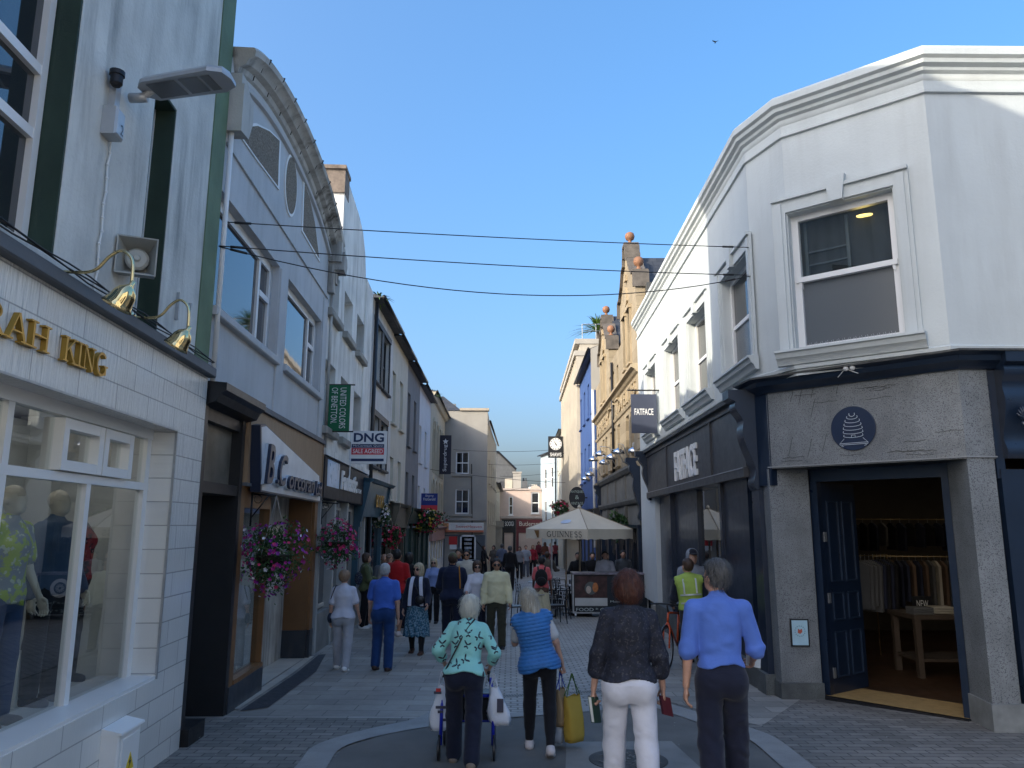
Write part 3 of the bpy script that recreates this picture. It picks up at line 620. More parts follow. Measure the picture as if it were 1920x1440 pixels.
part(T1, 'parapet_cornice', arcband(L1, -.02, 6.12, 44, cp, lambda s: arcz(s) + .04), DREND, 'auto')
part(T1, 'arch_moulding', arcband(L1, .0, 6.05, 44, [(0, -.05), (.05, -.04), (.06, 0), (.03, .04), (0, .05)], lambda s: arcz(s, h=.95, z0=6.64) - .1), GREYR, 'auto')
m = MB()
for s in np.linspace(.55, 5.7, 9):          # dark joints in the cornice
    z = arcz(s) + .06; ds = (arcz(s + .01) - arcz(s - .01)) / .02; L_ = math.hypot(1, ds); tx, tz = -ds / L_, 1 / L_
    pts = [L1.w(s + tx * q + .02 * math.sin(q * 25), d + .003, z + tz * q) for d, q in cp[2:9]]; m.tube(pts, .014, 5)
part(T1, 'cornice_joints', m, mat('joint_dirt', (.03, .028, .025), .9, bump=0))
m = MB().prism(L1, [(-.1, 6.3), (.18, 6.34), (.30, 6.6), (.27, 6.86), (-.1, 6.88)], -.4, .19); m.prism(L1, [(-.1, 6.88), (.27, 6.86), (.1, 7.01), (-.1, 7.01)], -.38, .16); part(T1, 'scroll_block', m, DREND)
m = MB().prism(L1, [(5.95, 6.75), (6.2, 6.7), (6.3, 6.9), (6.25, 7.05), (6.0, 7.12)], -.3, .30).box(L1, 5.95, 6.12, 0, .12, 6.3, 6.75); part(T1, 'scroll_block', m, DREND)
m = MB(); zq = 6.19; m.box(L1, 0, 6.0, 0, .028, zq - .02, zq + .02); part(T1, 'string_moulding', m, GREYR)
def pxpoly(F, pts, d=0): return [F.px(x, y, d) for x, y in pts]
pnl = [pxpoly(L1, [(444, 246), (462, 238), (480, 236), (502, 246), (521, 264), (519, 310), (518, 348), (482, 300)]), None, pxpoly(L1, [(569, 345), (578, 372), (588, 418), (596, 484), (566, 432)])]
oc = L1.px(544, 348); ox = abs(L1.px(556, 350)[0] - L1.px(533, 350)[0]) / 2 * .92; oz = (L1.px(544, 292)[1] - L1.px(544, 404)[1]) / 2
pnl[1] = [(oc[0] + ox * math.cos(2 * math.pi * k / 28), oc[1] + oz * math.sin(2 * math.pi * k / 28)) for k in range(28)]
for pp in pnl:
    cx, cz_ = sum(p[0] for p in pp) / len(pp), sum(p[1] for p in pp) / len(pp)
    part(T1, 'panel_frame', MB().prism(L1, [(cx + (a - cx) * 1.14 , cz_ + (b - cz_) * 1.10) for a, b in pp], -.01, .02), WHITE)
    part(T1, 'pebble_panel', MB().prism(L1, pp, .0, .026), PEB)
for (a, b, c, e) in (A1, A2):
    m = MB(); f = .06; d0, d1 = -.17, -.11; k1 = b - .10 - .50; e2 = e - .0
    m.box(L1, a, b - .05, d0, d1, c, c + f).box(L1, a, b - .05, d0, d1, e - f - .06, e).box(L1, a, a + f, d0, d1, c, e).box(L1, k1 - .03, k1 + .05, d0, d1, c, e).box(L1, b - .12, b - .05, d0, d1, c, e).box(L1, k1 + .05, b - .1, d0, d1 + .01, 5.02, 5.10)
    w_ = part(T1, 'window', m, UPVC)
    m = MB().box(L1, a + f, k1, -.16, -.145, c + f, e - f); m.box(L1, k1, b - .1, -.165, -.143, c + f, e - f); part(w_, 'pane', m, SKY_G)
    part(w_, 'sill', MB().bbox(L1, a - .04, b + .05, -.15, .08, c - .10, c, .012), GREYR)
    part(T1, 'reveal_panel', MB().box(L1, b - .05, b - .001, -.18, -.1, c, e), GREYR)
part(T1, 'pier', MB().bbox(L1, A1[1] + .02, A2[0] - .02, -.01, .03, 3.45, 5.6, .01), GREYR)
part(T1, 'pier', MB().bbox(L1, 5.64, 6.0, -.01, .03, 3.45, 6.1, .01), GREYR)
pipe(T1, [L1.w(-.02, .06, 3.4), L1.w(-.02, .06, 6.8)], .03, WHITE); pipe(T1, [L1.w(6.12, .07, 3.3), L1.w(6.1, .07, 6.9)], .03, DREND)
# doorway in black
zf = 3.42; m = MB().box(L1, -.10, .05, -.2, .02, -.4, zf).box(L1, 1.25, 1.36, -.2, .03, -.4, zf).box(L1, .05, 1.25, -.2, .0, 3.05, zf).box(L1, .05, 1.25, -.2, .01, 2.28, 2.40).extrude(L1, [(0, 3.18), (.14, 3.22), (.18, 3.3), (.24, 3.34), (.24, 3.42), (0, 3.44)], -.1, 1.42)
part(T1, 'door_surround', m, BLACK)
part(T1, 'transom_light', MB().box(L1, .05, 1.25, -.15, -.10, 2.40, 3.05), mat('dusty_glass', (.14, .125, .10), .35, var=.5, vs=2.5))
part(T1, 'door', MB().box(L1, .05, 1.25, -.95, -.9, -.4, 2.28), mat('door_black', (.006, .006, .008), .5)); part(T1, 'step', MB().box(L1, -.1, .35, -.2, .12, -.4, -.02), DARKM)
m = MB().box(L1, 1.25, 1.34, -.9, -.2, -.4, 2.3).box(L1, -.1, .05, -.9, -.2, -.4, 2.3).box(L1, .05, 1.3, -.9, -.2, 2.28, 2.32); part(T1, 'door_reveal', m, BLACK)
# brown shopfront
def ribbed(name, col, F, rough=.45, sc_=60):
    m_, t, b = newmat(name); P = planar(t, F); s = nn(t, 'ShaderNodeSeparateXYZ'); t.links.new(P, s.inputs[0])
    wv = mth(t, 'SINE', mth(t, 'MULTIPLY', s.outputs[0], 2 * math.pi * sc_ / 3)); c = mix(t, ramp(t, noise(t, vmul(t, pos(t), (6, 6, 1)), 3, 4), .3, .7), sc(col, .85), sc(col, 1.15))
    t.links.new(c, b.inputs[0]); b.inputs['Roughness'].default_value = rough; bn = nn(t, 'ShaderNodeBump'); bn.inputs['Strength'].default_value = .8; bn.inputs['Distance'].default_value = .006
    t.links.new(wv, bn.inputs['Height']); t.links.new(bn.outputs[0], b.inputs['Normal']); return m_
TAN = ribbed('ribbed_tan_panel', (.30, .195, .115), L1); BRN = mat('brown_timber', (.20, .095, .035), .45, var=.15, vs=3)
BRNR = mat('brown_boarding', (.17, .08, .028), .5, var=.15); PLN = mat('dark_plinth_tile', (.035, .04, .05), .35, var=.15)
fa = 1.40; fb = 6.05; zb0 = L1.px(455, 905)[1]; 
m = MB().bbox(L1, fa, fb, -.3, .06, zb0, 3.40, .01).box(L1, fa, fa + .06, .06, .075, zb0, 3.4).box(L1, fb - .05, fb, .06, .075, zb0, 3.4); part(T1, 'fascia', m, TAN)
part(T1, 'fascia_edge', MB().box(L1, fa - .02, fb + .02, -.3, .10, 3.40, 3.47).box(L1, fa, fb, .0, .08, zb0 - .04, zb0), LEAD)
pz = .08; g1 = 2.78; dp = -.95
m = MB().box(L1, 1.36, 1.52, -.2, .03, pz, zb0 - .04).box(L1, 1.52, g1, -.2, .02, zb0 - .3, zb0 - .04).box(L1, g1 - .04, g1, -.12, .02, pz + .04, zb0 - .3).box(L1, 1.52, g1, -.1, .04, pz, pz + .05).box(L1, 5.72, 5.95, -.2, .03, pz, zb0 - .04); f_ = part(T1, 'shop_window_frame', m, BRN)
part(f_, 'pane', MB().box(L1, 1.52, g1 - .04, -.06, -.05, pz, zb0 - .3), CLEAR)
m = MB().box(L1, 1.34, g1, -.25, .045, -.4, pz).box(L1, 5.72, 5.97, -.2, .045, -.4, pz + .08).box(L1, 5.66, 5.719, dp, -.01, -.4, pz + .08).box(L1, 2.9, 5.7, dp - .05, dp, -.4, .12); part(T1, 'plinth', m, PLN)
part(T1, 'boarded_wall', MB().box(L1, 5.68, 5.719, dp, -.02, pz + .08, zb0 - .04), BRNR)
m = MB().box(L1, 2.0, 5.7, dp - .1, dp, .12, .42).box(L1, 2.0, 5.7, dp, dp + .06, .42, .52).box(L1, 2.0, 5.7, dp - .06, dp + .04, 2.0, 2.1).box(L1, 3.9, 3.97, dp - .04, dp + .03, .5, 2.05).box(L1, 2.0, 5.7, dp, dp + .02, .14, .17); part(T1, 'recessed_window_frame', m, BRN)
part(T1, 'soffit', MB().box(L1, 1.4, 5.7, -1.6, -.0, zb0 - .06, zb0 - .045), mat('soffit_tan', (.28, .2, .12), .7))
m = MB().box(L1, 1.4, 5.7, -1.75, -1.7, -.4, 3.2).box(L1, 1.4, 1.45, -1.7, -.2, -.4, 3.2); part(T1, 'shop_back_wall', m, mat('shop_cream', (.45, .42, .36), .8))
part(T1, 'pane', MB().box(L1, 2.9, 5.68, dp - .02, dp - .01, .5, 2.02), CLEAR)
part(T1, 'display_shelf', MB().box(L1, 1.5, 5.6, -1.65, dp - .02, .30, .38).box(L1, 1.52, g1 - .05, -.8, -.08, pz + .0, pz + .03), mat('shelf_cream', (.5, .47, .42), .6))
part(T1, 'entrance_floor', MB().add([L1.w(s, d, gz(L1.w(s, d, 0)[1]) + .018) for s, d in ((g1, dp), (5.66, dp), (5.9, .10), (4.2, .14), (1.6, .10), (1.6, .046), (g1, .046))], [(0, 1, 2, 3, 4, 5, 6)]), mat('cream_tile_floor', (.52, .48, .42), .5))
m = MB()
for k in range(0):
    s = g1 + .05 + k * .045; m.add([L1.w(s + a, b - .02, gz(L1.w(s, 0, 0)[1]) + .022) for a, b in ((0, 0), (.022, 0), (.022, .022), (0, .022))], [(0, 1, 2, 3)])
for k in range(60):
    s = g1 + .05 + k * .045; m.add([L1.w(s + a, b - .02, gz(L1.w(s, 0, 0)[1]) + .022) for a, b in ((0, 0), (.022, 0), (.022, .022), (0, .022))], [(0, 1, 2, 3)])
tag(part(T1, 'mosaic_border', m, BLACK), kind='stuff')
ribbon('dark_paver_strip', [(L1.w(1.5, .14, 0)[0], L1.w(1.5, .14, 0)[1]), L1.w(4.2, .19, 0)[:2], L1.w(6.1, .14, 0)[:2]], [L1.w(1.7, .42, 0)[:2], L1.w(4.3, .46, 0)[:2], L1.w(6.2, .25, 0)[:2]], mat('dark_setts', (.04, .042, .05), .6, var=.4, vs=12), .0135)
REDL = mat('sale_red', (.6, .03, .03), .5, bump=0)
s_, z_ = L1.px(486, 1160, -.95); m = MB(); letters(m, L1, 'SALE', 3.0, 4.3, z_ - .12, z_ + .12, dp + .002 - .03, .006); part(T1, 'sale_lettering', m, REDL)
# slanted sign
sg = thing('shop_sign', 'slanted white sign with thick navy script letters on the brown shopfront', 'sign', L1.w(3, .1, 2.4))
P = pxpoly(L1, [(484, 922), (484, 797), (493, 795), (596, 893), (598, 942)], .16)
part(sg, 'sign_box', MB().prism(L1, P, .06, .19), mat('sign_navy', (.02, .03, .06), .35, bump=0))
cx = sum(p[0] for p in P) / 5; cz_ = sum(p[1] for p in P) / 5
part(sg, 'sign_face', MB().prism(L1, [(cx + (a - cx) * .97, cz_ + (b - cz_) * .95) for a, b in P], .19, .194), mat('sign_white', (.62, .64, .66), .35, bump=0))
def script(F, mbw, mbd, body_, pxs, heights, dz):
    for ch, (xa, ya, xb, yb) in pxs:
        a = F.px(xa, yb, .2); b = F.px(xb, ya, .2)
        zb = F.px((xa + xb) / 2, yb, .2)[1]; zt2 = F.px((xa + xb) / 2, ya, .2)[1]
        letters(mbd, F, ch, a[0], b[0], zb, zt2, .196, .075, shear=.25, off=(.04 if b[0] - a[0] > .5 else .012)); letters(mbw, F, ch, a[0] - .015, b[0] + .02, zb - .012, zt2 + .012, .196, .035, shear=.25, off=(.06 if b[0] - a[0] > .5 else .03))
mw, md = MB(), MB()
script(L1, mw, md, '', [('B', (490, 832, 508, 908)), ('.', (511, 899, 514, 907)), ('C', (514, 852, 532, 912))], 0, 0)
for wd, xa, xb, yb, ya in (('orcoran', 533, 582, 921, 897), ('Ltd', 585, 597, 930, 903)):
    a, b = L1.px(xa, 910, .2)[0], L1.px(xb, 910, .2)[0]; q0, q1 = L1.px((xa + xb) / 2, yb, .2)[1], L1.px((xa + xb) / 2, ya, .2)[1]
    letters(md, L1, wd, a, b, q0, q1, .196, .075, shear=.2, off=.02); letters(mw, L1, wd, a - .012, b + .012, q0 - .012, q1 + .012, .196, .035, shear=.2, off=.035)
part(sg, 'letter_rims', mw, mat('letter_pale', (.5, .56, .62), .3, bump=0)); part(sg, 'letters', md, mat('sign_navy', (.02, .03, .06)))

# ================================================================ tattered white building
TAT = mat('tattered_white', (.74, .73, .69), .85, var=.15, vs=1.2, bump=.6, bs=24, streak=.8, dirt=(.24, .22, .18))
TAT2 = mat('tatty_recess', (.55, .57, .58), .8, var=.1, streak=.3)
STN = mat('grey_stone_sill', (.30, .29, .26), .85, var=.2, bump=.4)
T2 = thing('shop_building', 'tall tattered white building with flaking paint and blocked windows', 'building', L2.w(3, 0, gz(17)))
ops = [L2.rect(618, 492, 634, 600), L2.rect(647, 545, 659, 645), L2.rect(670, 592, 680, 683), L2.rect(614, 710, 627, 815), L2.rect(641, 735, 652, 850), L2.rect(667, 765, 675, 870)]
ops = [(a, a + max(.45, b - a), c, e) for a, b, c, e in ops]
for i in range(3): ops[i] = (ops[i][0], ops[i][1], ops[1][2], ops[1][3]); ops[3 + i] = (ops[i][0], ops[i][1], 3.75, 5.05)
m = MB().wall(L2, 0, 4.75, 3.2, 8.0, ops, .22); m.prism(L2, [(1.25, 8.0), (4.75, 8.0), (4.7, 8.3), (4.5, 8.7), (4.0, 9.1), (3.3, 9.25), (1.7, 9.35), (1.25, 9.35)], -.5, 0); part(T2, 'upper_wall', m, TAT, fix=False)
m = MB()
for a, b, c, e in ops: m.box(L2, a, b, -.25, -.20, c, e)
part(T2, 'blocked_openings', m, TAT2)
for a, b, c, e in ops: part(T2, 'sill', MB().bbox(L2, a - .08, b + .08, -.1, .12, c - .14, c, .015), STN)
body(T2, L2, 0, 4.75, -.5, 8.0, 8, TAT, -.26)
part(T2, 'pilaster', MB().bbox(L2, 4.75, 5.95, -.3, .04, 3.1, 8.15, .02), TAT)
m = MB().box(L2, 1.2, 1.75, -1.2, .01, 8.9, 9.42).box(L2, 1.15, 1.8, -1.24, .03, 9.42, 9.5); part(T2, 'chimney', m, mat('old_brick', (.20, .16, .13), .9, var=.35, vs=8, bump=.5))
part(T2, 'bracket', MB().prism(L2, [(-.1, 6.9), (.35, 6.9), (.3, 7.25), (-.1, 7.3)], -.05, .25).prism(L2, [(0, 6.5), (.2, 6.5), (.3, 6.9), (0, 6.9)], -.05, .15), DREND)
# lower shopfronts of this run
SHG = mat('shopfront_grey', (.22, .23, .23), .5, var=.1); PALEP = mat('pale_pilaster', (.40, .41, .40), .7, var=.1)
r = L2.rect(608, 873, 690, 985, .1); z0, z1 = 2.42, 3.22
part(T2, 'cornice', MB().box(L2, 0, 5.9, -.2, .12, 3.22, 3.34), TAT)
s_e = L2.px(690, 940, .1)[0]
FN = thing('shop_sign', 'long glossy black sign board with white script over the grey shopfront', 'sign', L2.w(2.3, .1, 2.5))
part(FN, 'sign_board', MB().bbox(L2, .05, s_e, -.1, .10, 2.42, 3.2, .02), mat('gloss_black_sign', (.012, .014, .02), .55, bump=0, spec=.3))
part(FN, 'sign_panel', MB().box(L2, .3, 1.6, .10, .104, 2.66, 3.16), mat('sky_poster', (.25, .42, .62), .3, var=.3, vs=1.2, bump=0))
m = MB(); letters(m, L2, 'Fantastic', 1.75, 3.9, 2.66, 3.05, .102, .03, shear=.2, off=.03); letters(m, L2, 'STORE', 4.0, 4.7, 2.68, 2.78, .102, .01); part(FN, 'lettering', m, WHITE)
m = MB()
for s in (.1, 1.55, 3.1, s_e - .15): m.box(L2, s, s + .16, -.15, .05, -.5, 2.42)
part(T2, 'shop_pilasters', m, PALEP)
part(T2, 'shutter_panels', MB().box(L2, 0, 5.9, -.25, -.12, -.5, 2.42), SHG)
part(T2, 'stall_riser', MB().box(L2, .26, s_e - .16, -.12, .03, -.5, .35), mat('grey_stone_riser', (.20, .21, .21), .7, var=.2))
for a in (.3, 1.75, 3.3): w_ = part(T2, 'shop_window', MB().box(L2, a, a + 1.15, -.12, -.06, .40, .46).box(L2, a, a + 1.15, -.12, -.06, 2.25, 2.3), PALEP); part(w_, 'pane', MB().box(L2, a, a + 1.15, -.12, -.09, .46, 2.25), glass_mat('dim_glass', (.06, .065, .07), .08))
m = MB().box(L2, 5.1, 5.25, -.1, .12, -.5, 2.9).box(L2, 5.85, 5.97, -.1, .12, -.5, 2.9).box(L2, 5.25, 5.85, -.1, .02, -.5, .6); BLUE = mat('teal_blue_paint', (.035, .10, .15), .4, var=.1, coat=.2)

# ================================================================ terrace beyond (four houses)
def eaves(th, F, s0, s1, z, roofz=1.6, depth=6, gutter=BLACK, rm=SLATE, over=.25):
    m = MB().prism(Fr(F.w(s0, 0, 0)[:2], u=F.n, side=-F.side) if 0 else F, [(s0, z), (s1, z), (s1, z + .02), (s0, z + .02)], -depth, over)
    a = [F.w(s0, over, z + .02), F.w(s1, over, z + .02), F.w(s1, -depth / 2, z + roofz), F.w(s0, -depth / 2, z + roofz)]
    m.quad(*a); m.quad(F.w(s0, -depth / 2, z + roofz), F.w(s1, -depth / 2, z + roofz), F.w(s1, -depth, z + .02), F.w(s0, -depth, z + .02))
    for s in (s0, s1): m.quad(F.w(s, over, z + .02), F.w(s, -depth / 2, z + roofz), F.w(s, -depth, z + .02))
    part(th, 'roof', m, rm)
    part(th, 'gutter', MB().tube([F.w(s0, over + .05, z + .02), F.w(s1, over + .05, z + .02)], .06, 8), gutter, True)
def chimney(th, F, s, d, z0, z1, w_=.8, m_=None, pots=2):
    mm = m_ or mat('brick_brown', (.22, .12, .08), .9, var=.3, vs=9, bump=.5)
    o = part(th, 'chimney', MB().box(F, s - w_ / 2, s + w_ / 2, d - .35, d + .35, z0, z1).box(F, s - w_ / 2 - .06, s + w_ / 2 + .06, d - .4, d + .4, z1, z1 + .14), mm)
    pm = MB()
    for k in range(pots): pm.lathe(F.w(s - w_ / 2 + w_ * (k + .5) / pots, d, z1 + .14), [(.11, 0), (.10, .35), (.12, .36), (.12, .42), (.08, .42)], 10)
    part(o, 'chimney_pots', pm, mat('terracotta', (.42, .19, .10), .8, var=.15), 'auto')
def house(F, s0, s1, z0, ze, wallm, label, wins, frame=WHITE, sillm=None, shop=None, dep=.16, glass=None, roofz=1.6, gutter=BLACK, surround=None, bars=0, depth=8):
    t = thing('terraced_house', label, 'building', F.w((s0 + s1) / 2, 0, gz(F.w((s0 + s1) / 2, 0, 0)[1])))
    part(t, 'wall', MB().wall(F, s0, s1, z0, ze, wins, dep), wallm, fix=False)
    body(t, F, s0, s1, -1.6, ze, depth, wallm, -.25)
    for r in wins:
        w_ = window(t, F, r, -dep, .055 if r[1] - r[0] < 1.4 else .08, frame, glass, bars=bars, sill=sillm or wallm)
        if surround: a, b, c, e = r; part(w_, 'surround', MB().box(F, a - .13, a, -.02, .035, c - .05, e).box(F, b, b + .13, -.02, .035, c - .05, e).box(F, a - .16, b + .16, -.02, .05, e, e + .16), surround)
    if roofz is not None: eaves(t, F, s0, s1, ze, roofz, depth, gutter)
    return t
W3 = mat('dingy_white_render', (.62, .62, .60), .85, var=.1, vs=1.2, streak=.5, dirt=(.3, .29, .26), bump=.4)
CR3 = mat('cream_render', (.60, .575, .49), .85, var=.07, streak=.35, dirt=(.32, .29, .22), bump=.3)
DG3 = mat('dark_grey_render', (.20, .205, .215), .8, var=.08, streak=.2)
W4 = mat('clean_white_render', (.70, .71, .72), .8, var=.05, streak=.15)
YE3 = mat('buff_render', (.55, .49, .36), .85, var=.07, streak=.3, dirt=(.33, .28, .18))
def sY(F, Y): return (Y - F.A[1]) / F.u[1]
e3 = 8.1
ha = (sY(L3, 20.2), sY(L3, 24.3), sY(L3, 28.2), sY(L3, 32.5), sY(L3, 37.5), 26.8)
gl_dark = glass_mat('dark_window_glass', (.012, .014, .016), .05)
up = [L3.rect(x0, y0, x1, y1) for x0, y0, x1, y1 in ((704, 590, 713, 690), (719, 617, 728, 712))]
up = [(a, b, 5.9, 7.55) for a, b, c, e in up]; lo = [(a, b, 3.55, 4.95) for a, b, c, e in up]
h1 = house(L3, ha[0], ha[1], 2.9, e3, W3, 'white house with four black framed windows and black gutter', up + lo, mat('black_frame', (.015, .016, .02), .5), mat('black_sill', (.03, .03, .035), .6), surround=mat('black_frame', (.015, .016, .02)))
pipe(h1, [L3.w(.15, .09, 0.5), L3.w(.15, .09, 8.0)], .055, BLACK)
def cols(F, xs, rows, wd):
    out = []
    for x, y in xs:
        s = F.px(x, y)[0]
        for c, e in rows: out.append((s - wd / 2, s + wd / 2, c, e))
    return out
h2 = house(L3, ha[1], ha[2], 2.6, e3 - .05, CR3, 'cream rendered house with tall white sash windows and cable bracket', cols(L3, [(738, 745), (752, 765)], [(5.2, 6.9), (2.75, 4.1)], .85), WHITE, CR3, roofz=1.5)
h3 = house(L3, ha[2], ha[3], 2.4, e3 - .1, DG3, 'dark grey rendered house with narrow dark windows', cols(L3, [(766, 800), (777, 815)], [(4.9, 6.9), (1.9, 3.9)], .8), mat('grey_frame', (.1, .1, .11), .5), DG3, roofz=1.5, glass=gl_dark)
h4 = house(L3, ha[3], ha[4], 2.4, e3 - .2, W4, 'small bright white house between the grey and the buff houses', cols(L3, [(788, 815), (798, 820)], [(4.6, 6.2), (2.2, 3.6)], .8), WHITE, W4, roofz=1.4)
h5 = thing('terraced_house', 'buff yellow house with tall arched window recesses', 'building', L3.w(22, 0, gz(42)))
ar = []; m = MB(); m2 = MB()
for s in (19.2, 21.0, 22.8, 24.6): ar.append((s - .5, s + .5, 4.6, 6.9)); ar.append((s - .5, s + .5, 1.9, 3.9))
part(h5, 'wall', MB().wall(L3, ha[4], ha[5], -1.6, 8.5, ar, .2), YE3, fix=False); body(h5, L3, ha[4], ha[5], -1.6, 8.5, 8, YE3, -.28)
for a, b, c, e in ar:
    m.prism(L3, [(a - .12, c), (a - .12, e + .05)] + [((a + b) / 2 + .62 * math.cos(R(k)), e + .05 + .5 * math.sin(R(k))) for k in range(180, -1, -20)] + [(b + .12, c)] + [(b + .0, c), (b, e - .0)] + [((a + b) / 2 + .5 * math.cos(R(k)), e + .4 * math.sin(R(k))) for k in range(0, 181, 20)] + [(a, c)], -.02, .06)
    window(h5, L3, (a, b, c, e), -.2, .06, WHITE)
part(h5, 'arch_surrounds', m, YE3); eaves(h5, L3, ha[4], ha[5], 8.5, 1.4, 8)
part(h5, 'cornice', MB().extrude(L3, [(0, 8.2), (.12, 8.25), (.2, 8.4), (.26, 8.5), (0, 8.5)], ha[4], ha[5]), YE3)
chimney(h4, L3, ha[3] + .6, -.36, 7.0, atY(786, 712, 33.1)[2], 1.1)
def iso(F, s): return s
# ---- shopfronts under the terrace
def shopfront(F, s0, s1, zt, fh, m_, label, text=None, tm=None, tilt=.0, d=.14, cons=True, glassm=None, tbox=None, pil=None, door=None):
    t = thing('shopfront', label, 'shopfront', F.w((s0 + s1) / 2, d, gz(F.w((s0 + s1) / 2, 0, 0)[1]))); pm = pil or m_; zb = zt - fh; g = -.0; z_g = gz(F.w(s0, 0, 0)[1]) - .1
    m = MB().extrude(F, [(-.1, zb), (d, zb), (d + tilt, zt), (-.1, zt)], s0, s1); m.extrude(F, [(-.1, zt), (d + tilt + .1, zt), (d + tilt + .16, zt + .08), (-.1, zt + .14)], s0 - .02, s1 + .02); part(t, 'fascia', m, m_)
    m = MB(); k = max(1, int((s1 - s0) / 1.6))
    for i in range(k + 1): s = s0 + (s1 - s0 - .14) * i / k; m.box(F, s, s + .14, -.1, .06, z_g, zb)
    m.box(F, s0, s1, -.1, .04, z_g, .1); part(t, 'frame', m, pm)
    part(t, 'pane', MB().box(F, s0 + .1, s1 - .1, -.1, -.04, .1 if not door else z_g, zb - .02), glassm or gl_dark)
    if cons:
        m = MB()
        for s in (s0 - .02, s1 - .2): m.prism(F, [(s, zb - .25), (s + .22, zb - .25), (s + .22, zt + .1), (s, zt + .1)], -.05, .1); m.extrude(F, [(0, zb - .25), (.12, zb - .1), (.16, zb + .1), (.30, zt - .1), (.32, zt + .08), (0, zt + .12)], s, s + .22)
        part(t, 'consoles', m, pm)
    if text: m = MB(); a, b, c, e = tbox; letters(m, F if F.side > 0 else F.flip(), text, *( (a, b) if F.side > 0 else (-b, -a)), c, e, d + tilt * .6 + .01, .02); part(t, 'lettering', m, tm or GOLD)
    return t
shopfront(L3, -1.1, 2.6, 3.0, .85, BLUE, 'blue shopfront with tilted fascia and gold lettering', 'BOOKS', GOLD, .12, tbox=(.4, 1.7, 2.4, 2.75))
shopfront(L3, 4.5, 7.8, 2.55, .7, mat('olive_brown_paint', (.10, .09, .065), .5, var=.1), 'drab brown shopfront with faded fascia beneath the cream house')
shopfront(L3, 8.2, 12.1, 2.5, .5, mat('bottle_green_paint', (.008, .035, .032), .4, var=.1), 'dark bottle green shopfront under the grey house', glassm=mat('green_shutter', (.01, .05, .048), .5))
shopfront(L3, 12.6, 17, 2.2, .5, mat('bottle_green_paint', (.008, .035, .032)), 'second dark green shopfront below the white house', glassm=mat('green_shutter', (.01, .05, .048)))
shopfront(L3, 18, 26.5, 1.75, .6, mat('dusty_rose_sign', (.42, .25, .22), .6), 'shopfront with dusty pink fascia and white frames at the buff house', None, None, pil=WHITE, cons=False)
# ================================================================ grey gable building with the sweets shop
GR5 = mat('taupe_render', (.36, .34, .30), .85, var=.08, vs=.8, streak=.25, dirt=(.24, .22, .18), bump=.3)
BF5 = mat('warm_buff_side', (.50, .46, .37), .85, var=.07, streak=.2)
T5 = thing('corner_house', 'taupe rendered gable end with two white sash windows above the sweet shop', 'building', GB.w(1.3, 0, gz(47)))
gw = [GB.rect(855, 847, 879, 889), GB.rect(854, 917, 879, 964)]; gt = GB.px(880, 770)[1]
part(T5, 'wall', MB().wall(GB, -1.5, GB.L, -1.6, gt, gw, .12), GR5, fix=False)
SB = Fr((-1.5, 47), (-1.24, 62), 1); SC = Fr((-1.24, 62), (-1.15, 76), 1)
part(T5, 'wall_core', MB().box(GB, -1.5, GB.L - .005, -14.9, -.2, -1.6, gt - .03), BF5)
for r in gw: window(T5, GB, r, -.12, .07, WHITE, gl_dark, bars=1, sill=GR5, silh=.14, sillw=.2)
part(T5, 'coping', MB().box(GB, .9, GB.L + .08, -.4, .12, gt, gt + .15), mat('buff_coping', (.42, .36, .28), .8))
m = MB(); zz = gt; m.hexa([GB.w(-1.6, .05, zz), GB.w(1.0, .05, zz), GB.w(1.0, -5, zz), GB.w(-1.6, -5, zz)], [GB.w(-.35, -1.2, zz + 1.1), GB.w(-.25, -1.2, zz + 1.1), GB.w(-.25, -4, zz + 1.1), GB.w(-.35, -4, zz + 1.1)]); part(T5, 'roof', m, SLATE)
part(T5, 'chimney', MB().box(GB, .1, .5, -2.2, -1.7, gt, gt + .7), CR3)
SBW = [(2 + k * 3.2, 3 + k * 3.2, z, z + 1.5) for k in range(4) for z in (2.0, 4.6)]
part(T5, 'side_wall', MB().wall(SB, 0, 15, -1.8, gt - .6, SBW, .12), BF5, fix=False)
for r in SBW: window(T5, SB, r, -.12, .07, WHITE, gl_dark, sill=BF5)
part(T5, 'gutter', MB().tube([SB.w(.3, .15, gt - .62), SB.w(15, .15, gt - .62)], .07, 8), BLACK, True)
part(T5, 'pipe', MB().tube([GB.w(GB.px(905, 1000)[0], .05, .6), GB.w(GB.px(886, 965)[0], .05, 1.3), GB.w(GB.px(884, 880)[0], .05, GB.px(884, 870)[1])], .03, 6), CABLE, True)
T6 = thing('terraced_house', 'narrow buff house with low eaves running on beyond the taupe gable', 'building', SC.w(7, 0, gz(69)))
zt6 = SC.px(930, 860)[1]; w6 = [(1 + k * 2.4, 1.9 + k * 2.4, 2.2, 4.0) for k in range(5)]
part(T6, 'wall', MB().wall(SC, 0, 14, -1.9, 5.3, w6, .12), BF5, fix=False); body(T6, SC, 0, 14, -1.9, 5.3, 8, BF5, -.2)
for r in w6: window(T6, SC, r, -.12, .07, WHITE, gl_dark, sill=BF5)
eaves(T6, SC, 0, 14, 5.3, 1.5, 8)
part(T6, 'shop_pilaster', MB().box(SC, -.4, .5, -.1, .5, -1.9, 1.8).box(SC, -.5, .6, -.1, .6, 1.8, 2.3), mat('stone_pillar', (.40, .37, .31), .8, var=.12))
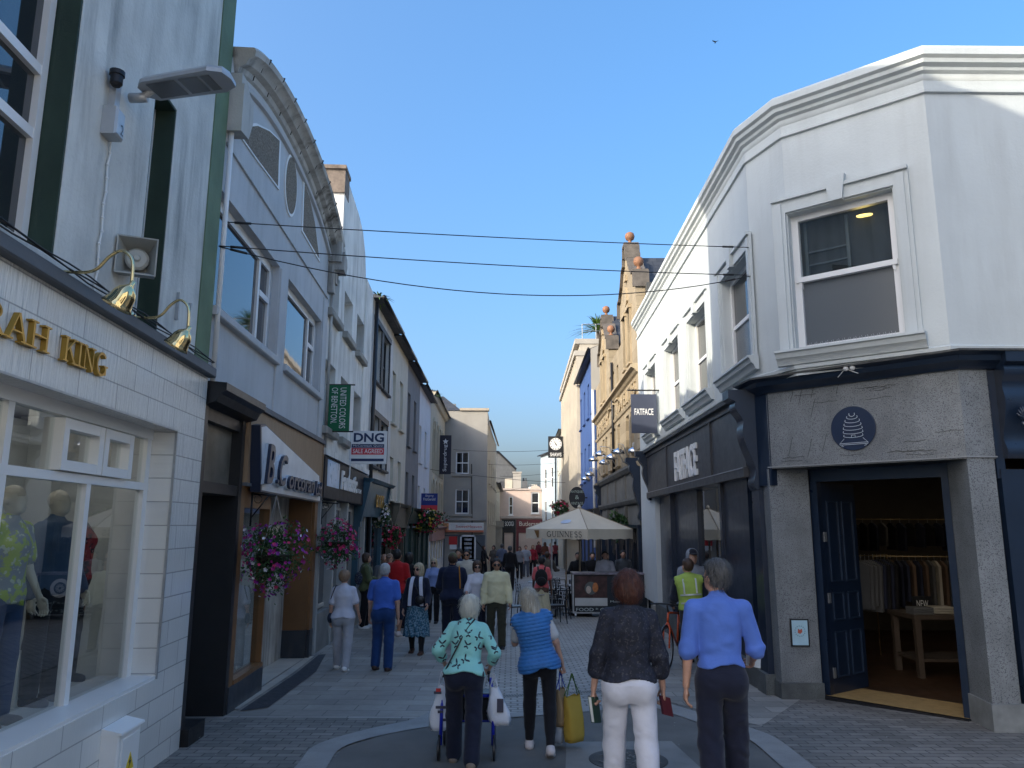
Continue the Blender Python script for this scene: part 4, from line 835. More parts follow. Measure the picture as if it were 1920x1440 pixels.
# sweets shop front
sw = thing('shopfront', 'sweet shop with grey front and long white sign with red lettering', 'shopfront', GB.w(1.3, .1, gz(47)))
part(sw, 'front_wall', MB().wall(GB, -1.4, 2.55, -1.6, GB.px(870, 1003)[1], [GB.rect(834, 1005, 857, 1100), GB.rect(863, 1003, 892, 1052)], .1, .06), mat('slate_grey_paint', (.085, .10, .115), .6), fix=False)
a, b, c, e = GB.rect(829, 980, 907, 998); m = MB().bbox(GB, a, b, .05, .2, c, e, .02); part(sw, 'fascia', m, mat('sign_cream', (.72, .70, .66), .5))
part(sw, 'fascia_stripe', MB().box(GB, a, b, .19, .206, c, c + .12), mat('sign_orange', (.6, .18, .09), .5)); part(sw, 'fascia_picture', MB().box(GB, a, a + .42, .19, .206, c + .12, e - .02), mat('sign_peach', (.6, .28, .12), .5, var=.5, vs=6))
m = MB(); letters(m, GB, 'SweetHeaven', a + .85, b - .12, c + .26, e - .14, .2, .01); part(sw, 'lettering', m, mat('sign_red', (.55, .07, .04), .5, bump=0))
a, b, c, e = GB.rect(863, 1003, 892, 1052); o = part(sw, 'window', MB().box(GB, a, a + .1, .04, .12, c, e).box(GB, b - .1, b, .04, .12, c, e).box(GB, a, b, .04, .12, e - .1, e).box(GB, a, b, .04, .12, c, c + .1), WHITE)
part(o, 'pane', MB().box(GB, a, b, -.04, .0, c, e), mat('sweet_display', (.18, .13, .07), .4, var=.9, vs=5))
m = MB(); 
for k in range(5): m.box(GB, a + .25, b - .25, .0, .03, c + .2 + k * .25, c + .34 + k * .25)
part(o, 'sweet_boxes', m, mat('sweet_boxes', (.35, .38, .42), .5, var=.6, vs=7))
a, b, c, e = GB.rect(842, 1006, 857, 1030); part(sw, 'red_poster', MB().box(GB, a, b, .0, .09, (c + e) / 2 - .1, e), REDL); part(sw, 'white_notice', MB().box(GB, a + .05, b - .03, .0, .088, c, (c + e) / 2 - .1), WHITE)
part(sw, 'cornice', MB().box(GB, -1.4, 2.6, 0, .14, GB.px(870, 976)[1], GB.px(870, 973)[1] + .05), GR5)

# ================================================================ house added behind the viewer as a sunlit bounce surface, seen only in reflections
BK = Fr((5.2, -14), (5.1, .4), -1); bwn = [(1 + k * 2.6, 2 + k * 2.6, z, z + 1.6) for k in range(5) for z in (4.2, 6.4)]
T14 = thing('terraced_house', 'pale cream house added unseen behind the viewer to bounce sunlight into the street', 'building', BK.w(7, 0, 0)); part(T14, 'wall', MB().wall(BK, 0, BK.L, -.4, 8.6, bwn + [(1, 4, .5, 2.7), (6, 9, .5, 2.7), (10.5, 13.4, .5, 2.7)], .15), mat('bounce_house_cream', (.68, .66, .61), .8, var=.05, streak=.2), fix=False)
part(T14, 'wall_core', MB().box(BK, 0, BK.L, -7, -.2, -.4, 8.6), MATS['bounce_house_cream'])
for r in bwn: window(T14, BK, r, -.15, .06, WHITE, gl_dark, sill=WHITE)
for a in (1, 6, 10.5): window(T14, BK, (a, a + (3 if a < 10 else 2.9), .5, 2.7), -.15, .08, NAVY, gl_dark, rail=False, bars=1, name='shop_window')
eaves(T14, BK, 0, BK.L, 8.6, 1.5, 7)
# ================================================================ pink building closing the view, dark gable behind, far houses
PK = mat('pink_render', (.58, .45, .38), .85, var=.05); 
T7 = thing('terraced_house', 'pale pink house closing the street with red and black shopfronts', 'building', PB.w(2.5, 0, gz(76)))
pt = PB.px(980, 919)[1]; pw = [PB.rect(954, 931, 962, 966), PB.rect(996, 923, 1011, 963)]
part(T7, 'wall', MB().wall(PB, -.3, 5.6, -2.2, pt, pw, .12), PK, fix=False); body(T7, PB, -.3, 5.6, -2.2, pt, 7, PK, -.2)
for r in pw: window(T7, PB, r, -.12, .09, WHITE, gl_dark, sill=WHITE, silld=.12)
a, b, c, e = pw[1]; part(T7, 'arched_hood', MB().prism(PB, [(a - .2, e + .05)] + [((a + b) / 2 + (.2 + (b - a) / 2) * math.cos(R(k)), e + .2 + .45 * math.sin(R(k))) for k in range(180, -1, -20)] + [(b + .2, e + .05)], -.02, .06), PK)
part(T7, 'parapet', MB().box(PB, -.3, 5.6, -.3, .12, pt, pt + .16).box(PB, -.3, 5.6, -.1, .15, PB.px(980, 972)[1], PB.px(980, 968)[1]), mat('pink_trim', (.45, .38, .34), .8))
def farshop(x0, x1, m_, label, tx, tm):
    s0, _ = PB.px(x0, 980); s1, _ = PB.px(x1, 980); t = thing('shopfront', label, 'shopfront', PB.w((s0 + s1) / 2, .1, gz(76)))
    za, zb = PB.px(980, 991)[1], PB.px(980, 974)[1]; part(t, 'fascia', MB().box(PB, s0, s1, -.1, .15, za, zb), m_)
    part(t, 'frame', MB().box(PB, s0, s0 + .25, -.1, .1, -2.2, za).box(PB, s1 - .25, s1, -.1, .1, -2.2, za).box(PB, s0, s1, -.1, .08, za - .4, za), m_)
    part(t, 'pane', MB().box(PB, s0 + .2, s1 - .2, -.1, -.02, -2.2, za - .3), gl_dark); m = MB(); letters(m, PB, tx, s0 + .3, s1 - .2, za + .25, zb - .2, .15, .02); part(t, 'lettering', m, tm)
farshop(941, 967, mat('far_black', (.02, .02, .022), .6), 'black shopfront at the foot of the pink house', 'SOOGI', WHITE)
farshop(968, 1031, mat('far_red', (.15, .03, .035), .5), 'deep red shopfront at the foot of the pink house', 'Butlersmiths', mat('far_cream', (.7, .65, .55), .6))
GF = Fr((-2, 84), (6, 84), 1); T8 = thing('house', 'dark slate-hung gable house rising behind the pink one', 'building', GF.w(1, 0, gz(84)))
pts = pxpoly(GF, [(926, 830), (926, 852), (934, 850), (972, 885), (972, 900), (926, 900)]); pts = [(GF.px(920, 850)[0] - 1, -2), (GF.px(920, 850)[0] - 1, GF.px(930, 849)[1]), GF.px(934, 849), GF.px(968, 882), (GF.px(968, 882)[0], -2)]
part(T8, 'gable_wall', MB().prism(GF, pts, -7, 0), mat('slate_hung', (.10, .105, .11), .7, var=.15, vs=3)); 
part(T8, 'roof_edge', MB().tube([GF.w(pts[1][0], .1, pts[1][1] + .1), GF.w(pts[2][0], .1, pts[2][1] + .1), GF.w(pts[3][0], .1, pts[3][1] + .1)], .12, 6), BLACK)
CF = Fr((-2, 82), (6, 82), 1); t = thing('chimney_stack', 'square taupe chimney block behind the pink parapet', 'chimney', CF.w(CF.px(970, 900)[0], 0, 4)); a, b, c, e = CF.rect(962, 887, 977, 925); part(t, 'stack', MB().box(CF, a, b, -.8, 0, 3, e), GR5); part(t, 'cap', MB().box(CF, a - .08, b + .08, -.88, .08, e, e + .15), GR5)
t = thing('chimney_stack', 'dark chimney block with pots right of the square taupe one', 'chimney', CF.w(CF.px(985, 900)[0], 0, 4)); a, b, c, e = CF.rect(979, 902, 989, 925); part(t, 'stack', MB().box(CF, a, b, -.8, 0, 3, e), mat('slate_hung', (.1, .1, .1))); m = MB(); [m.cyl(CF.w(a + .15 + k * .25, -.4, 0)[:2], .09, e, e + .35, 8) for k in range(2)]; part(t, 'chimney_pots', m, mat('slate_hung', (.1, .1, .1)))
t = thing('chimney_stack', 'white chimney with a row of small pots above the pink house', 'chimney', CF.w(CF.px(998, 915)[0], 0, 4)); a, b, c, e = CF.rect(991, 913, 1008, 925); part(t, 'stack', MB().box(CF, a, b, -.8, 0, 3, e), WHITE); m = MB(); [m.cyl(CF.w(a + .1 + k * (b - a) / 5, -.4, 0)[:2], .08, e, e + .3, 8) for k in range(5)]; part(t, 'chimney_pots', m, CR3)
t = thing('dormer_house', 'dark roofed house with pale dormer behind the pink house', 'building', CF.w(CF.px(945, 900)[0], 0, 3)); a, b, c, e = CF.rect(938, 897, 962, 925); part(t, 'roof', MB().box(CF, a, b, -3, -.3, 2, e - .3), SLATE); part(t, 'dormer', MB().box(CF, a + .5, a + 1.3, -1, -.1, 3, e), BF5)
# ================================================================ white corner building (clothes shop)
WB = mat('fresh_white_masonry', (.58, .62, .62), .7, var=.04, vs=1.2, bump=.35, bs=30, streak=.38, dirt=(.38, .39, .38))
GRAN = mat('grey_granite', (.205, .22, .23), .5, var=.22, vs=2.2, bump=.8, bs=95, speck=((.065, .07, .08), 88, .95), streak=.45, dirt=(.09, .095, .10))
GRD = mat('dark_wet_granite', (.10, .11, .11), .6, var=.3, vs=4, bump=.5, bs=70, speck=((.05, .05, .055), 110, .8))
SHF = mat('charcoal_fascia', (.045, .047, .055), .4, var=.08, bump=.03, coat=.15)
N1, N2, N2b, N3, N4 = (3.47, 10.6), (3.74, 9.83), (4.65, 8.98), (5.12, 8.68), (14., 8.72)
NF = (3.64, 21.6)
FB = Fr(N1, N2, 1); FC_ = Fr(N2, N3, 1); FD = Fr(N3, N4, 1)
T9 = thing('shop_building', 'freshly painted white corner building with granite doorway and charcoal shopfront', 'building', (4.2, 9.6, gz(9.6)))
def miter(pts):
    out = []
    for i, p in enumerate(pts):
        n = []
        for a, b in ((i - 1, i), (i, i + 1)):
            if a >= 0 and b < len(pts): dx, dy = pts[b][0] - pts[a][0], pts[b][1] - pts[a][1]; L = math.hypot(dx, dy); n.append((dy / L, -dx / L))
        if len(n) == 1: out.append((*p, *n[0]))
        else: x, y = n[0][0] + n[1][0], n[0][1] + n[1][1]; k = 2 / (x * x + y * y); out.append((*p, x * k, y * k))
    return out
run = [(3.64, 21.6), N1, N2, N3, N4]
sl4 = [((1347, 735), (1406, 701)), ((1285, 783), (1325, 756)), ((1243, 809), (1273, 790)), ((1207, 833), (1229, 820))]
WN = []; e_w = R0.px(1384, 452, .075)[1] - .235
for (a, b) in sl4:
    sa = R0.px(*a, .1)[0]; sb = R0.px(*b, .1)[0]; s0, s1 = min(sa, sb) + .12, max(sa, sb) - .12; WN.append((s0, max(s1, s0 + .75), 4.32, e_w))
zt_, zb_ = FC_.px(1580, 376, -.05)[1], FC_.px(1595, 648, -.05)[1]; sc0 = FC_.px(1484, 520)[0]; sc1 = FC_.px(1686, 500)[0]
CW = (sc0, sc1, zb_ + .02, zt_ - .02)
up_ = MB().wall(R0, -.05, R0.L, 3.9, 7.7, WN, .22); up_.wall(FB, 0, FB.L, 3.9, 7.7); up_.wall(FC_, 0, FC_.L, 3.9, 7.7, [CW], .22); up_.wall(FD, 0, FD.L, 3.9, 7.7)
part(T9, 'upper_wall', up_, WB, fix=False)
part(T9, 'parapet_cornice', MB().sweep(miter(run), [(-.3, 7.44), (0, 7.44), (.02, 7.47), (.02, 7.52), (.06, 7.55), (.07, 7.59), (.12, 7.62), (.13, 7.67), (.17, 7.70), (.17, 7.79), (.14, 7.83), (-.3, 7.88)]), WB, 'auto')
part(T9, 'string_band', MB().sweep(miter(run), [(0, 7.26), (.035, 7.27), (.035, 7.31), (0, 7.33)]), WB)
part(T9, 'string_band', MB().sweep(miter(run), [(0, 3.98), (.03, 3.985), (.035, 4.03), (0, 4.05)]), WB)
m = MB(); 
core = [(3.95, 21.6), (3.8, 10.75), (4.05, 10.05), (5.25, 9.05), (14, 9.05), (14, 21.6)]
n = len(core); m.add([(x, y, 4.0) for x, y in core] + [(x, y, 7.7) for x, y in core], [tuple(range(n))[::-1], tuple(range(n, 2 * n))] + [(i, (i + 1) % n, n + (i + 1) % n, n + i) for i in range(n)]); part(T9, 'wall_core', m, WB)
m = MB().quad(R0.w(R0.L, 0, 3.0), R0.w(R0.L, -6, 3.), R0.w(R0.L, -6, 7.7), R0.w(R0.L, 0, 7.7)); part(T9, 'party_wall', m, WB)
def surround(F, r, key=True):
    a, b, c, e = r; m = MB()
    for s, q in ((a - .20, a - .02), (b + .02, b + .20)): m.box(F, s, q, 0, .035, c, e + .19); m.box(F, s + .03, q - .05, .035, .055, c, e + .16)
    m.box(F, a - .02, b + .02, 0, .034, e + .02, e + .19).box(F, a - .20, b + .20, .0, .075, e + .19, e + .235)
    if key: k = (a + b) / 2; m.prism(F, [(k - .08, e + .0), (k + .08, e + .0), (k + .13, e + .34), (k - .13, e + .34)], 0, .09)
    o = part(T9, 'window_surround', m, WB)
    m = MB().extrude(F, [(0, c - .20), (.05, c - .19), (.08, c - .12), (.11, c - .10), (.13, c - .04), (.16, c - .03), (.16, c), (0, c + .01)], a - .24, b + .24); part(o, 'sill', m, WB, 'auto')
for i, r in enumerate(WN):
    surround(R0, r); window(T9, R0, r, -.2, .07, WHITE, SKY_G if i == 0 else gl_dark, lower=GREYG if i == 0 else None)
surround(FC_, CW)
# corner window: clear upper sash, frosted lower sash, a lit lamp inside
a, b, c, e = CW; zm = FC_.px(1590, 510, -.15)[1]; m = MB(); d0 = -.2
m.box(FC_, a, a + .09, d0, d0 + .08, c, e).box(FC_, b - .09, b, d0, d0 + .08, c, e).box(FC_, a + .09, b - .09, d0, d0 + .08, e - .09, e).box(FC_, a + .09, b - .09, d0, d0 + .08, c, c + .08).box(FC_, a + .03, b - .03, d0, d0 + .11, zm - .035, zm + .035)
for s in (a + .06, b - .1): m.prism(FC_, [(s, zm - .035), (s + .04, zm - .035), (s + .04, zm - .12), (s + .01, zm - .09)], d0, d0 + .10)
W_ = part(T9, 'window', m, WHITE); part(W_, 'pane', MB().box(FC_, a + .05, b - .05, -.18, -.17, zm, e - .05), CLEAR); part(W_, 'frosted_pane', MB().box(FC_, a + .05, b - .05, -.18, -.165, c + .04, zm), GREYG)
m = MB()
for k in range(16): s = a + .14 + (b - a - .28) * k / 15; m.tube([FC_.w(s, -.05, c), FC_.w(s - .02, -.03, c + .09)], .002, 3); m.tube([FC_.w(s, -.05, c), FC_.w(s + .02, -.07, c + .09)], .002, 3)
part(T9, 'bird_spikes', m, STEEL)
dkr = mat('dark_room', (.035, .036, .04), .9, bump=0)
# recess in the core for the room seen through the upper sash
rm = MB().box(FC_, a - .3, b + .3, -.215, -.213, zm + .9, zm + 1.6); 
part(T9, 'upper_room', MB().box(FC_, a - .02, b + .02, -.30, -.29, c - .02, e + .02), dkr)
part(T9, 'room_shelving', MB().box(FC_, a + .12, a + .16, -.285, -.25, zm, e - .08).box(FC_, a + .16, (a + b) / 2, -.285, -.25, zm + .22, zm + .24).box(FC_, a + .16, (a + b) / 2, -.285, -.25, zm + .40, zm + .42).box(FC_, (a + b) / 2, (a + b) / 2 + .04, -.285, -.25, zm, e - .1), mat('shelf_grey', (.10, .11, .12), .6, bump=0))
ls, lz = FC_.px(1622, 404, -.25); o = thing('ceiling_lamp', 'glowing round ceiling lamp seen through the upper corner window', 'ceiling lamp', FC_.w(ls, -.25, lz))
part(o, 'glowing_disc', MB().lathe(FC_.w(ls, -.22, lz), [(.10, 0), (.10, .012), (.085, .022), (0, .022)], 24, (0.1, .2, -1)), emis('warm_lamp', (1., .72, .22), 1.1))
# fascia and shopfront along the street
fz0, fz1 = 2.67, 3.80; fe = R0.px(1213, 850, .1)[0]; fe = min(fe, 9.3)
m = MB().box(R0, .35, fe, -.1, .10, fz0 + .12, fz1).box(R0, .35, fe, -.2, .14, fz0 - .02, fz0 + .12).box(R0, .35, fe, .1, .13, fz1 - .10, fz1)
for px_ in (1334, 1250): s = R0.px(px_, 860, .1)[0]; m.box(R0, s - .045, s + .045, .1, .13, fz0 + .12, fz1 - .1)
part(T9, 'fascia', m, SHF)
part(T9, 'fascia_bead', MB().box(R0, .4, fe, .14, .148, fz0 + .105, fz0 + .12), mat('bead_light', (.30, .31, .34), .4))
part(T9, 'fascia_flashing', MB().box(R0, .2, fe + .1, -.05, .20, fz1, fz1 + .06), mat('weathered_lead', (.06, .062, .06), .7, var=.4, vs=8, bump=.8, bs=20))
FRf = R0.flip()
sa, za = R0.px(1309, 862, .1); sb, zb2 = R0.px(1267, 868, .1); zl0 = R0.px(1288, 897, .1)[1]; zl1 = R0.px(1288, 838, .1)[1]
m = MB(); letters(m, FRf, 'FATFACE', -sb, -sa, zl0, zl1, .105, .035, off=.022); part(T9, 'shop_name_lettering', m, WHITE)
def console(F, s0, s1, z0, z1, m_, th_, pd=.36, name='console'):
    m = MB(); pr = [(0, z0)]; H = z1 - z0
    for k in range(25): t = k / 24; pr.append((.06 + (pd - .06) * (t ** 1.3) * (.80) + .030 * math.sin(t * 15 + 1.2 * math.sin(t * 7)), z0 + H * t * .88))
    pr += [(pd, z1 - .14), (pd + .04, z1 - .12), (pd + .04, z1), (0, z1)]
    m.extrude(F, pr, s0, s1); return part(th_, name, m, m_, 'auto')
console(R0, 0.02, .34, 2.45, 3.86, NAVY, T9); console(R0, fe, fe + .25, 2.6, 3.86, NAVY, T9)
g0 = -.55
def Yp(px_, y=1050): return R0.px(px_, y)[0]
s_w1, s_w1b = .42, Yp(1408); s_p1b = Yp(1362); s_w2b = Yp(1306); s_p2b = Yp(1264); s_e = Yp(1234)
m = MB().box(R0, 0.02, .36, -.35, .04, g0, 2.5).box(R0, s_w1b, s_p1b, -.4, .0, -.05, fz0).box(R0, s_p1b, s_p1b + .12, -.1, .05, -.05, fz0).box(R0, s_w2b, s_p2b, -.4, -.05, -.05, fz0).box(R0, s_p2b, s_p2b + .14, -.1, .05, -.05, fz0).box(R0, s_p2b + .14, s_e, -.2, -.08, -.05, fz0)
m.box(R0, .36, s_w1b, -.2, .0, .05, .35).box(R0, s_p1b + .12, s_w2b, -.2, 0, .05, .45).box(R0, .36, s_w1b, -.15, -.05, 2.5, fz0)
for z in (.12, .2, .28): m.box(R0, .36, s_w1b, 0, .02, z, z + .03)
part(T9, 'shopfront_piers', m, NAVY)
part(T9, 'granite_plinth', MB().box(R0, .36, s_p1b + .14, -.35, .07, g0, .05).box(R0, s_w2b - .1, s_e + .02, -.35, .09, g0, .12).box(R0, s_p1b + .1, s_w2b - .1, -.35, .03, g0, .05), GRD)
part(T9, 'base_block', MB().box(R0, -.01, .38, -.3, .09, g0, .02), GRD)
for a, b, z in ((.36, s_w1b, .35), (s_p1b + .12, s_w2b, .45)): part(T9, 'pane', MB().box(R0, a, b, -.12, -.11, z, fz0), CLEAR)
warm = mat('lit_beige_wall', (.55, .42, .28), .8, bump=0); sage = mat('sage_panel', (.30, .33, .28), .8, bump=0)
bw = MB().box(R0, .2, s_w1b + .6, -.62, -.55, -.3, 2.65); part(T9, 'display_back', bw, brickmat('beige_blocks', lambda t: planar(t, R0), (.42, .29, .16), (.46, .33, .2), (.25, .17, .1), .6, .3, .012, .8, bump=.2))
part(T9, 'display_back', MB().box(R0, s_p1b, s_w2b, -1.0, -.95, -.3, 2.65), sage)
part(T9, 'mirror_panel', MB().box(R0, s_p1b + .2, s_p1b + 1.0, -.9, -.88, 1.0, 2.3), glass_mat('mirror', (.3, .3, .3), .02))
# white pier with granite foot at the far end
o = part(T9, 'end_pier', MB().box(R0, s_e, s_e + .35, -.3, .04, .05, 3.0).box(R0, s_e + .36, R0.L, -.3, .01, .05, 3.9), mat('pale_blue_white', (.55, .60, .63), .6, var=.03)); part(T9, 'pier_foot', MB().box(R0, s_e + .02, s_e + .5, -.3, .12, -.6, .05), STN)
m = MB().box(R0, fe + .25, R0.L, -.1, .0, 2.6, 3.95); part(T9, 'end_wall', m, WB)
# granite doorway across the corner
FL2 = Fr((3.52, 10.42), (5.19, 8.70), 1); FE = Fr((5.19, 8.70), (14., 8.72), 1); LL = FL2.L
lt = MB().box(FL2, 0, LL, -.42, 0, 2.72, 3.76); lt.hexa([FL2.w(LL, 0, 2.72), FE.w(.0, 0, 2.72), FE.w(.34, 0, 2.72), FE.w(.34, -.45, 2.72)], [FL2.w(LL, 0, 3.76), FE.w(.0, 0, 3.76), FE.w(.34, 0, 3.76), FE.w(.34, -.45, 3.76)])
part(T9, 'granite_lintel', lt, GRAN); part(T9, 'corner_infill', MB().add([R0.w(.02, .03, z) for z in (2.5, 3.76)] + [(3.53, 10.40, z) for z in (2.5, 3.76)] + [(3.9, 10.6, z) for z in (2.5, 3.76)], [(0, 1, 3, 2), (2, 3, 5, 4)]).box(FE, .33, .43, -.3, .0, 2.5, 3.76), NAVY); part(T9, 'lintel_line', MB().sweep(miter([(3.50, 10.44), (5.185, 8.69), (5.53, 8.69)]), [(0, 2.735), (.012, 2.735), (.012, 2.75), (0, 2.75)]), mat('pale_joint', (.26, .27, .28), .6))
m = MB()
rr = random.Random(3)
for k in range(26):
    s = rr.uniform(.15, LL - .3); z = rr.choice([rr.uniform(2.8, 2.9), rr.uniform(3.55, 3.7), rr.uniform(2.85, 3.7)]); pts = [FL2.w(s + j * .05 * (1 if k % 2 else .3), .001, z + j * (.05 if k % 2 == 0 else .0) + rr.uniform(-.012, .012)) for j in range(6)]
    if k > 14: pts = [FL2.w(s + j * .05, .001, z + rr.uniform(-.01, .01)) for j in range(7)]
    m.tube(pts, .0035, 4)
tag(part(T9, 'surface_cracks', m, mat('crack', (.06, .06, .06), .9)), kind='stuff')
bd = thing('emblem_sign', 'round navy emblem with a white lined beehive on the granite lintel', 'sign', FL2.w(1.0, 0, 3.2))
es, ez = FL2.px(1600, 803); er = abs(FL2.px(1600, 762)[1] - FL2.px(1600, 845)[1]) / 2; bx = .17 / .24
part(bd, 'disc', MB().lathe(FL2.w(es, 0, ez), [(er, 0), (er, .015), (er - .005, .018), (0, .018)], 48, (FL2.n[0], FL2.n[1], 0)), mat('emblem_navy', (.012, .025, .06), .4, bump=0))
m = MB(); k_ = er / .24
def eln(pts, r_=.0035): m.tube([FL2.w(es + a * k_, .021, ez + b * k_) for a, b in pts], r_, 5)
hw = [(.105, -.10), (.108, -.06), (.104, -.02), (.094, .02), (.08, .06), (.058, .10), (.03, .13)]
for i, (w__, z__) in enumerate(hw):
    eln([(w__ * math.sin(t), z__ - .022 * math.cos(t) + .02) for t in np.linspace(-1.45, 1.45, 9)]); eln([(-w__ * .99, z__ + .015), (-w__ * .93, z__ + .035)]); eln([(w__ * .99, z__ + .015), (w__ * .93, z__ + .035)])
eln([(-.1, -.11), (-.15, -.16), (.15, -.16), (.1, -.11)]); eln([(-.15, -.16), (-.15, -.175), (.15, -.175), (.15, -.16)]); eln([(-.12, -.178), (-.135, -.19), (-.11, -.195)]); eln([(.12, -.178), (.135, -.19), (.11, -.195)]); eln([(-.02, -.10), (-.02, -.075), (.02, -.075), (.02, -.10)])
part(bd, 'beehive_lines', m, mat('emblem_line', (.55, .6, .65), .5, bump=0))
gx0 = -.4
part(T9, 'granite_pillar', MB().hexa([(3.52, 10.43, -.12), (4.04, 10.43, -.12), (4.04, 10.95, -.12), (3.5, 10.95, -.12)], [(3.50, 10.45, 2.72), (4.04, 10.45, 2.72), (4.04, 10.95, 2.72), (3.48, 10.95, 2.72)]), GRAN)
part(T9, 'granite_pillar', MB().hexa([(5.19, 8.70, .05), (5.50, 8.70, .05), (5.6, 9.25, .05), (5.27, 9.25, .05)], [(5.19, 8.70, 2.72), (5.50, 8.70, 2.72), (5.6, 9.25, 2.72), (5.27, 9.25, 2.72)]), GRAN)
part(T9, 'pillar_plinth', MB().hexa([(3.49, 10.38, g0), (4.05, 10.38, g0), (4.05, 10.95, g0), (3.49, 10.95, g0)], [(3.49, 10.38, -.04), (4.05, 10.38, -.04), (4.05, 10.95, -.04), (3.49, 10.95, -.04)]), GRD)
part(T9, 'pillar_plinth', MB().hexa([(5.16, 8.665, g0), (5.52, 8.665, g0), (5.6, 9.25, g0), (5.25, 9.26, g0)], [(5.16, 8.665, .08), (5.52, 8.665, .08), (5.6, 9.25, .08), (5.25, 9.26, .08)]), mat('pale_granite', (.20, .21, .21), .6, var=.25, vs=5))
part(T9, 'corner_cornice', MB().sweep(miter([(3.455, 10.95), (3.50, 10.42), (5.185, 8.685), (5.95, 8.685)]), [(-.1, 3.76), (.02, 3.76), (.05, 3.80), (.13, 3.84), (.15, 3.9), (.22, 3.93), (-.1, 3.96)]), NAVY, 'auto')
part(T9, 'cornice_flashing', MB().sweep(miter([(3.455, 10.95), (3.50, 10.42), (5.185, 8.685), (5.95, 8.685)]), [(-.1, 3.955), (.24, 3.93), (.24, 3.955), (-.1, 3.985)]), mat('weathered_lead', (.06, .062, .06)))
# side street shopfront right of the door
m = MB().box(FE, .36, .82, -.3, .02, g0, 2.6).box(FE, .82, 8.5, -.3, -.1, g0, .5).box(FE, .82, 8.5, -.3, .0, 2.5, 3.76).box(FE, 3.5, 3.7, -.3, 0, .5, 2.5).box(FE, 6.2, 6.4, -.3, 0, .5, 2.5); part(T9, 'side_shopfront', m, NAVY)
part(T9, 'pane', MB().box(FE, .82, 8.5, -.2, -.19, .5, 2.5), SKY_G)
console(FE, .42, .78, 2.72, 3.93, NAVY, T9, .20); m = MB()
for k in range(9): a_ = R(-60 + 15 * k); m.tube([FE.w(.60, .16, 3.12), FE.w(.60 + .05 * math.sin(a_), .20, 3.12 + .1 * math.cos(a_)), FE.w(.60 + .12 * math.sin(a_), .20, 3.12 + .19 * math.cos(a_))], [.008, .018, .008], 6)
m.ball(FE.w(.6, .17, 3.1), (.05, .03, .04)); part(T9, 'shell_ornament', m, NAVY, True)
# doorway
FDo = Fr((4.07, 10.50), (5.26, 9.24), 1); DL = FDo.L; zg = gz(9.8) + .02
part(T9, 'door_frame', MB().box(FDo, 0, .10, -.12, .0, zg - .2, 2.72).box(FDo, DL - .08, DL, -.12, 0, zg - .2, 2.72).box(FDo, .1, DL - .08, -.12, 0, 2.55, 2.72), NAVY)
part(T9, 'soffit', MB().add([(3.5, 10.45, 2.715), (5.2, 8.72, 2.715), (5.5, 9.3, 2.715), (4.0, 10.9, 2.715)], [(0, 1, 2, 3)]), BLACK)
m = MB(); LF = Fr(FDo.w(.10, -.12, 0)[:2], (FDo.w(.10, -.12, 0)[0] + .69, FDo.w(.10, -.12, 0)[1] + .50), 1); dl = .82
m.box(LF, 0, dl, -.05, 0, zg + .01, 2.54); od = part(T9, 'open_door', m, NAVY); mm = MB()
for (z0_, z1_) in ((1.22, 2.3), (.72, 1.08), (-.0, .58)):
    for s0_ in (.10, .46):
        s1_ = s0_ + .27
        mm.box(LF, s0_, s0_ + .02, 0, .018, z0_, z1_).box(LF, s1_ - .02, s1_, 0, .018, z0_, z1_).box(LF, s0_, s1_, 0, .016, z0_, z0_ + .02).box(LF, s0_, s1_, 0, .016, z1_ - .02, z1_)
part(od, 'panel_mouldings', mm, mat('navy_panel_edge', (.02, .035, .065), .35, bump=0)); mm = MB(); [mm.box(LF, .0, .05, .0, .012, z, z + .13) for z in (.0, .95, 1.75)]; part(od, 'hinges', mm, STEEL)
part(T9, 'door_mat', MB().add([FDo.w(.05, .03, zg + .01), FDo.w(DL - .02, .03, zg + .01), FDo.w(DL - .02, -.75, zg + .01), FDo.w(.05, -.75, zg + .01)], [(0, 1, 2, 3)]), mat('coir_mat', (.36, .23, .085), .9, var=.12, vs=12, bump=.6, bs=200))
part(T9, 'door_sill', MB().box(FDo, 0, DL, .0, .10, zg - .2, zg + .005), DARKM)
# interior
WOOD = brickmat('dark_wood_floor', lambda t: pos(t), (.055, .028, .015), (.09, .045, .022), (.02, .01, .008), 1.2, .13, .003, .4, .1)
part(T9, 'shop_floor', MB().add([(x, y, zg) for x, y in ((3.9, 10.6), (5.3, 9.25), (13, 9.25), (13, 17), (3.9, 17))], [(0, 1, 2, 3, 4)]), WOOD)
IW = mat('interior_taupe', (.13, .115, .10), .85, bump=0)
part(T9, 'shop_walls', MB().box(WORLD, 3.9, 13, 16.9, 17, -.6, 3.9).box(WORLD, 12.9, 13, 9, 17, -.6, 3.9).box(WORLD, 4.3, 4.4, 12.2, 17, -.6, 3.9), IW)
part(T9, 'shop_ceiling', MB().add([(x, y, 3.05) for x, y in ((3.75, 10.8), (4.3, 10.6), (5.4, 9.3), (13, 9.1), (13, 17), (3.9, 17))], [(0, 1, 2, 3, 4, 5)]), IW)
part(T9, 'upper_floor_slab', MB().add([(x, y, 3.83) for x, y in ((3.85, 10.9), (5.35, 9.3), (13.9, 9.3), (13.9, 21.3), (3.95, 21.3))], [(0, 1, 2, 3, 4)]), IW)
def lampdisc(x, y, e=2.4):
    o = thing('ceiling_lamp', 'lit round ceiling downlight inside the clothes shop', 'ceiling lamp', (x, y, 3.04), 'ceiling lamps inside the clothes shop'); part(o, 'disc', MB().lathe((x, y, 3.04), [(.14, 0), (.14, -.02), (0, -.02)], 20), emis('shop_lamp', (1, .85, .62), e)); return o
for (x, y) in ((6.1, 11.2), (7.0, 12.6), (5.6, 13.6), (7.6, 14.8), (9.4, 12), (9.5, 15)): lampdisc(x, y)
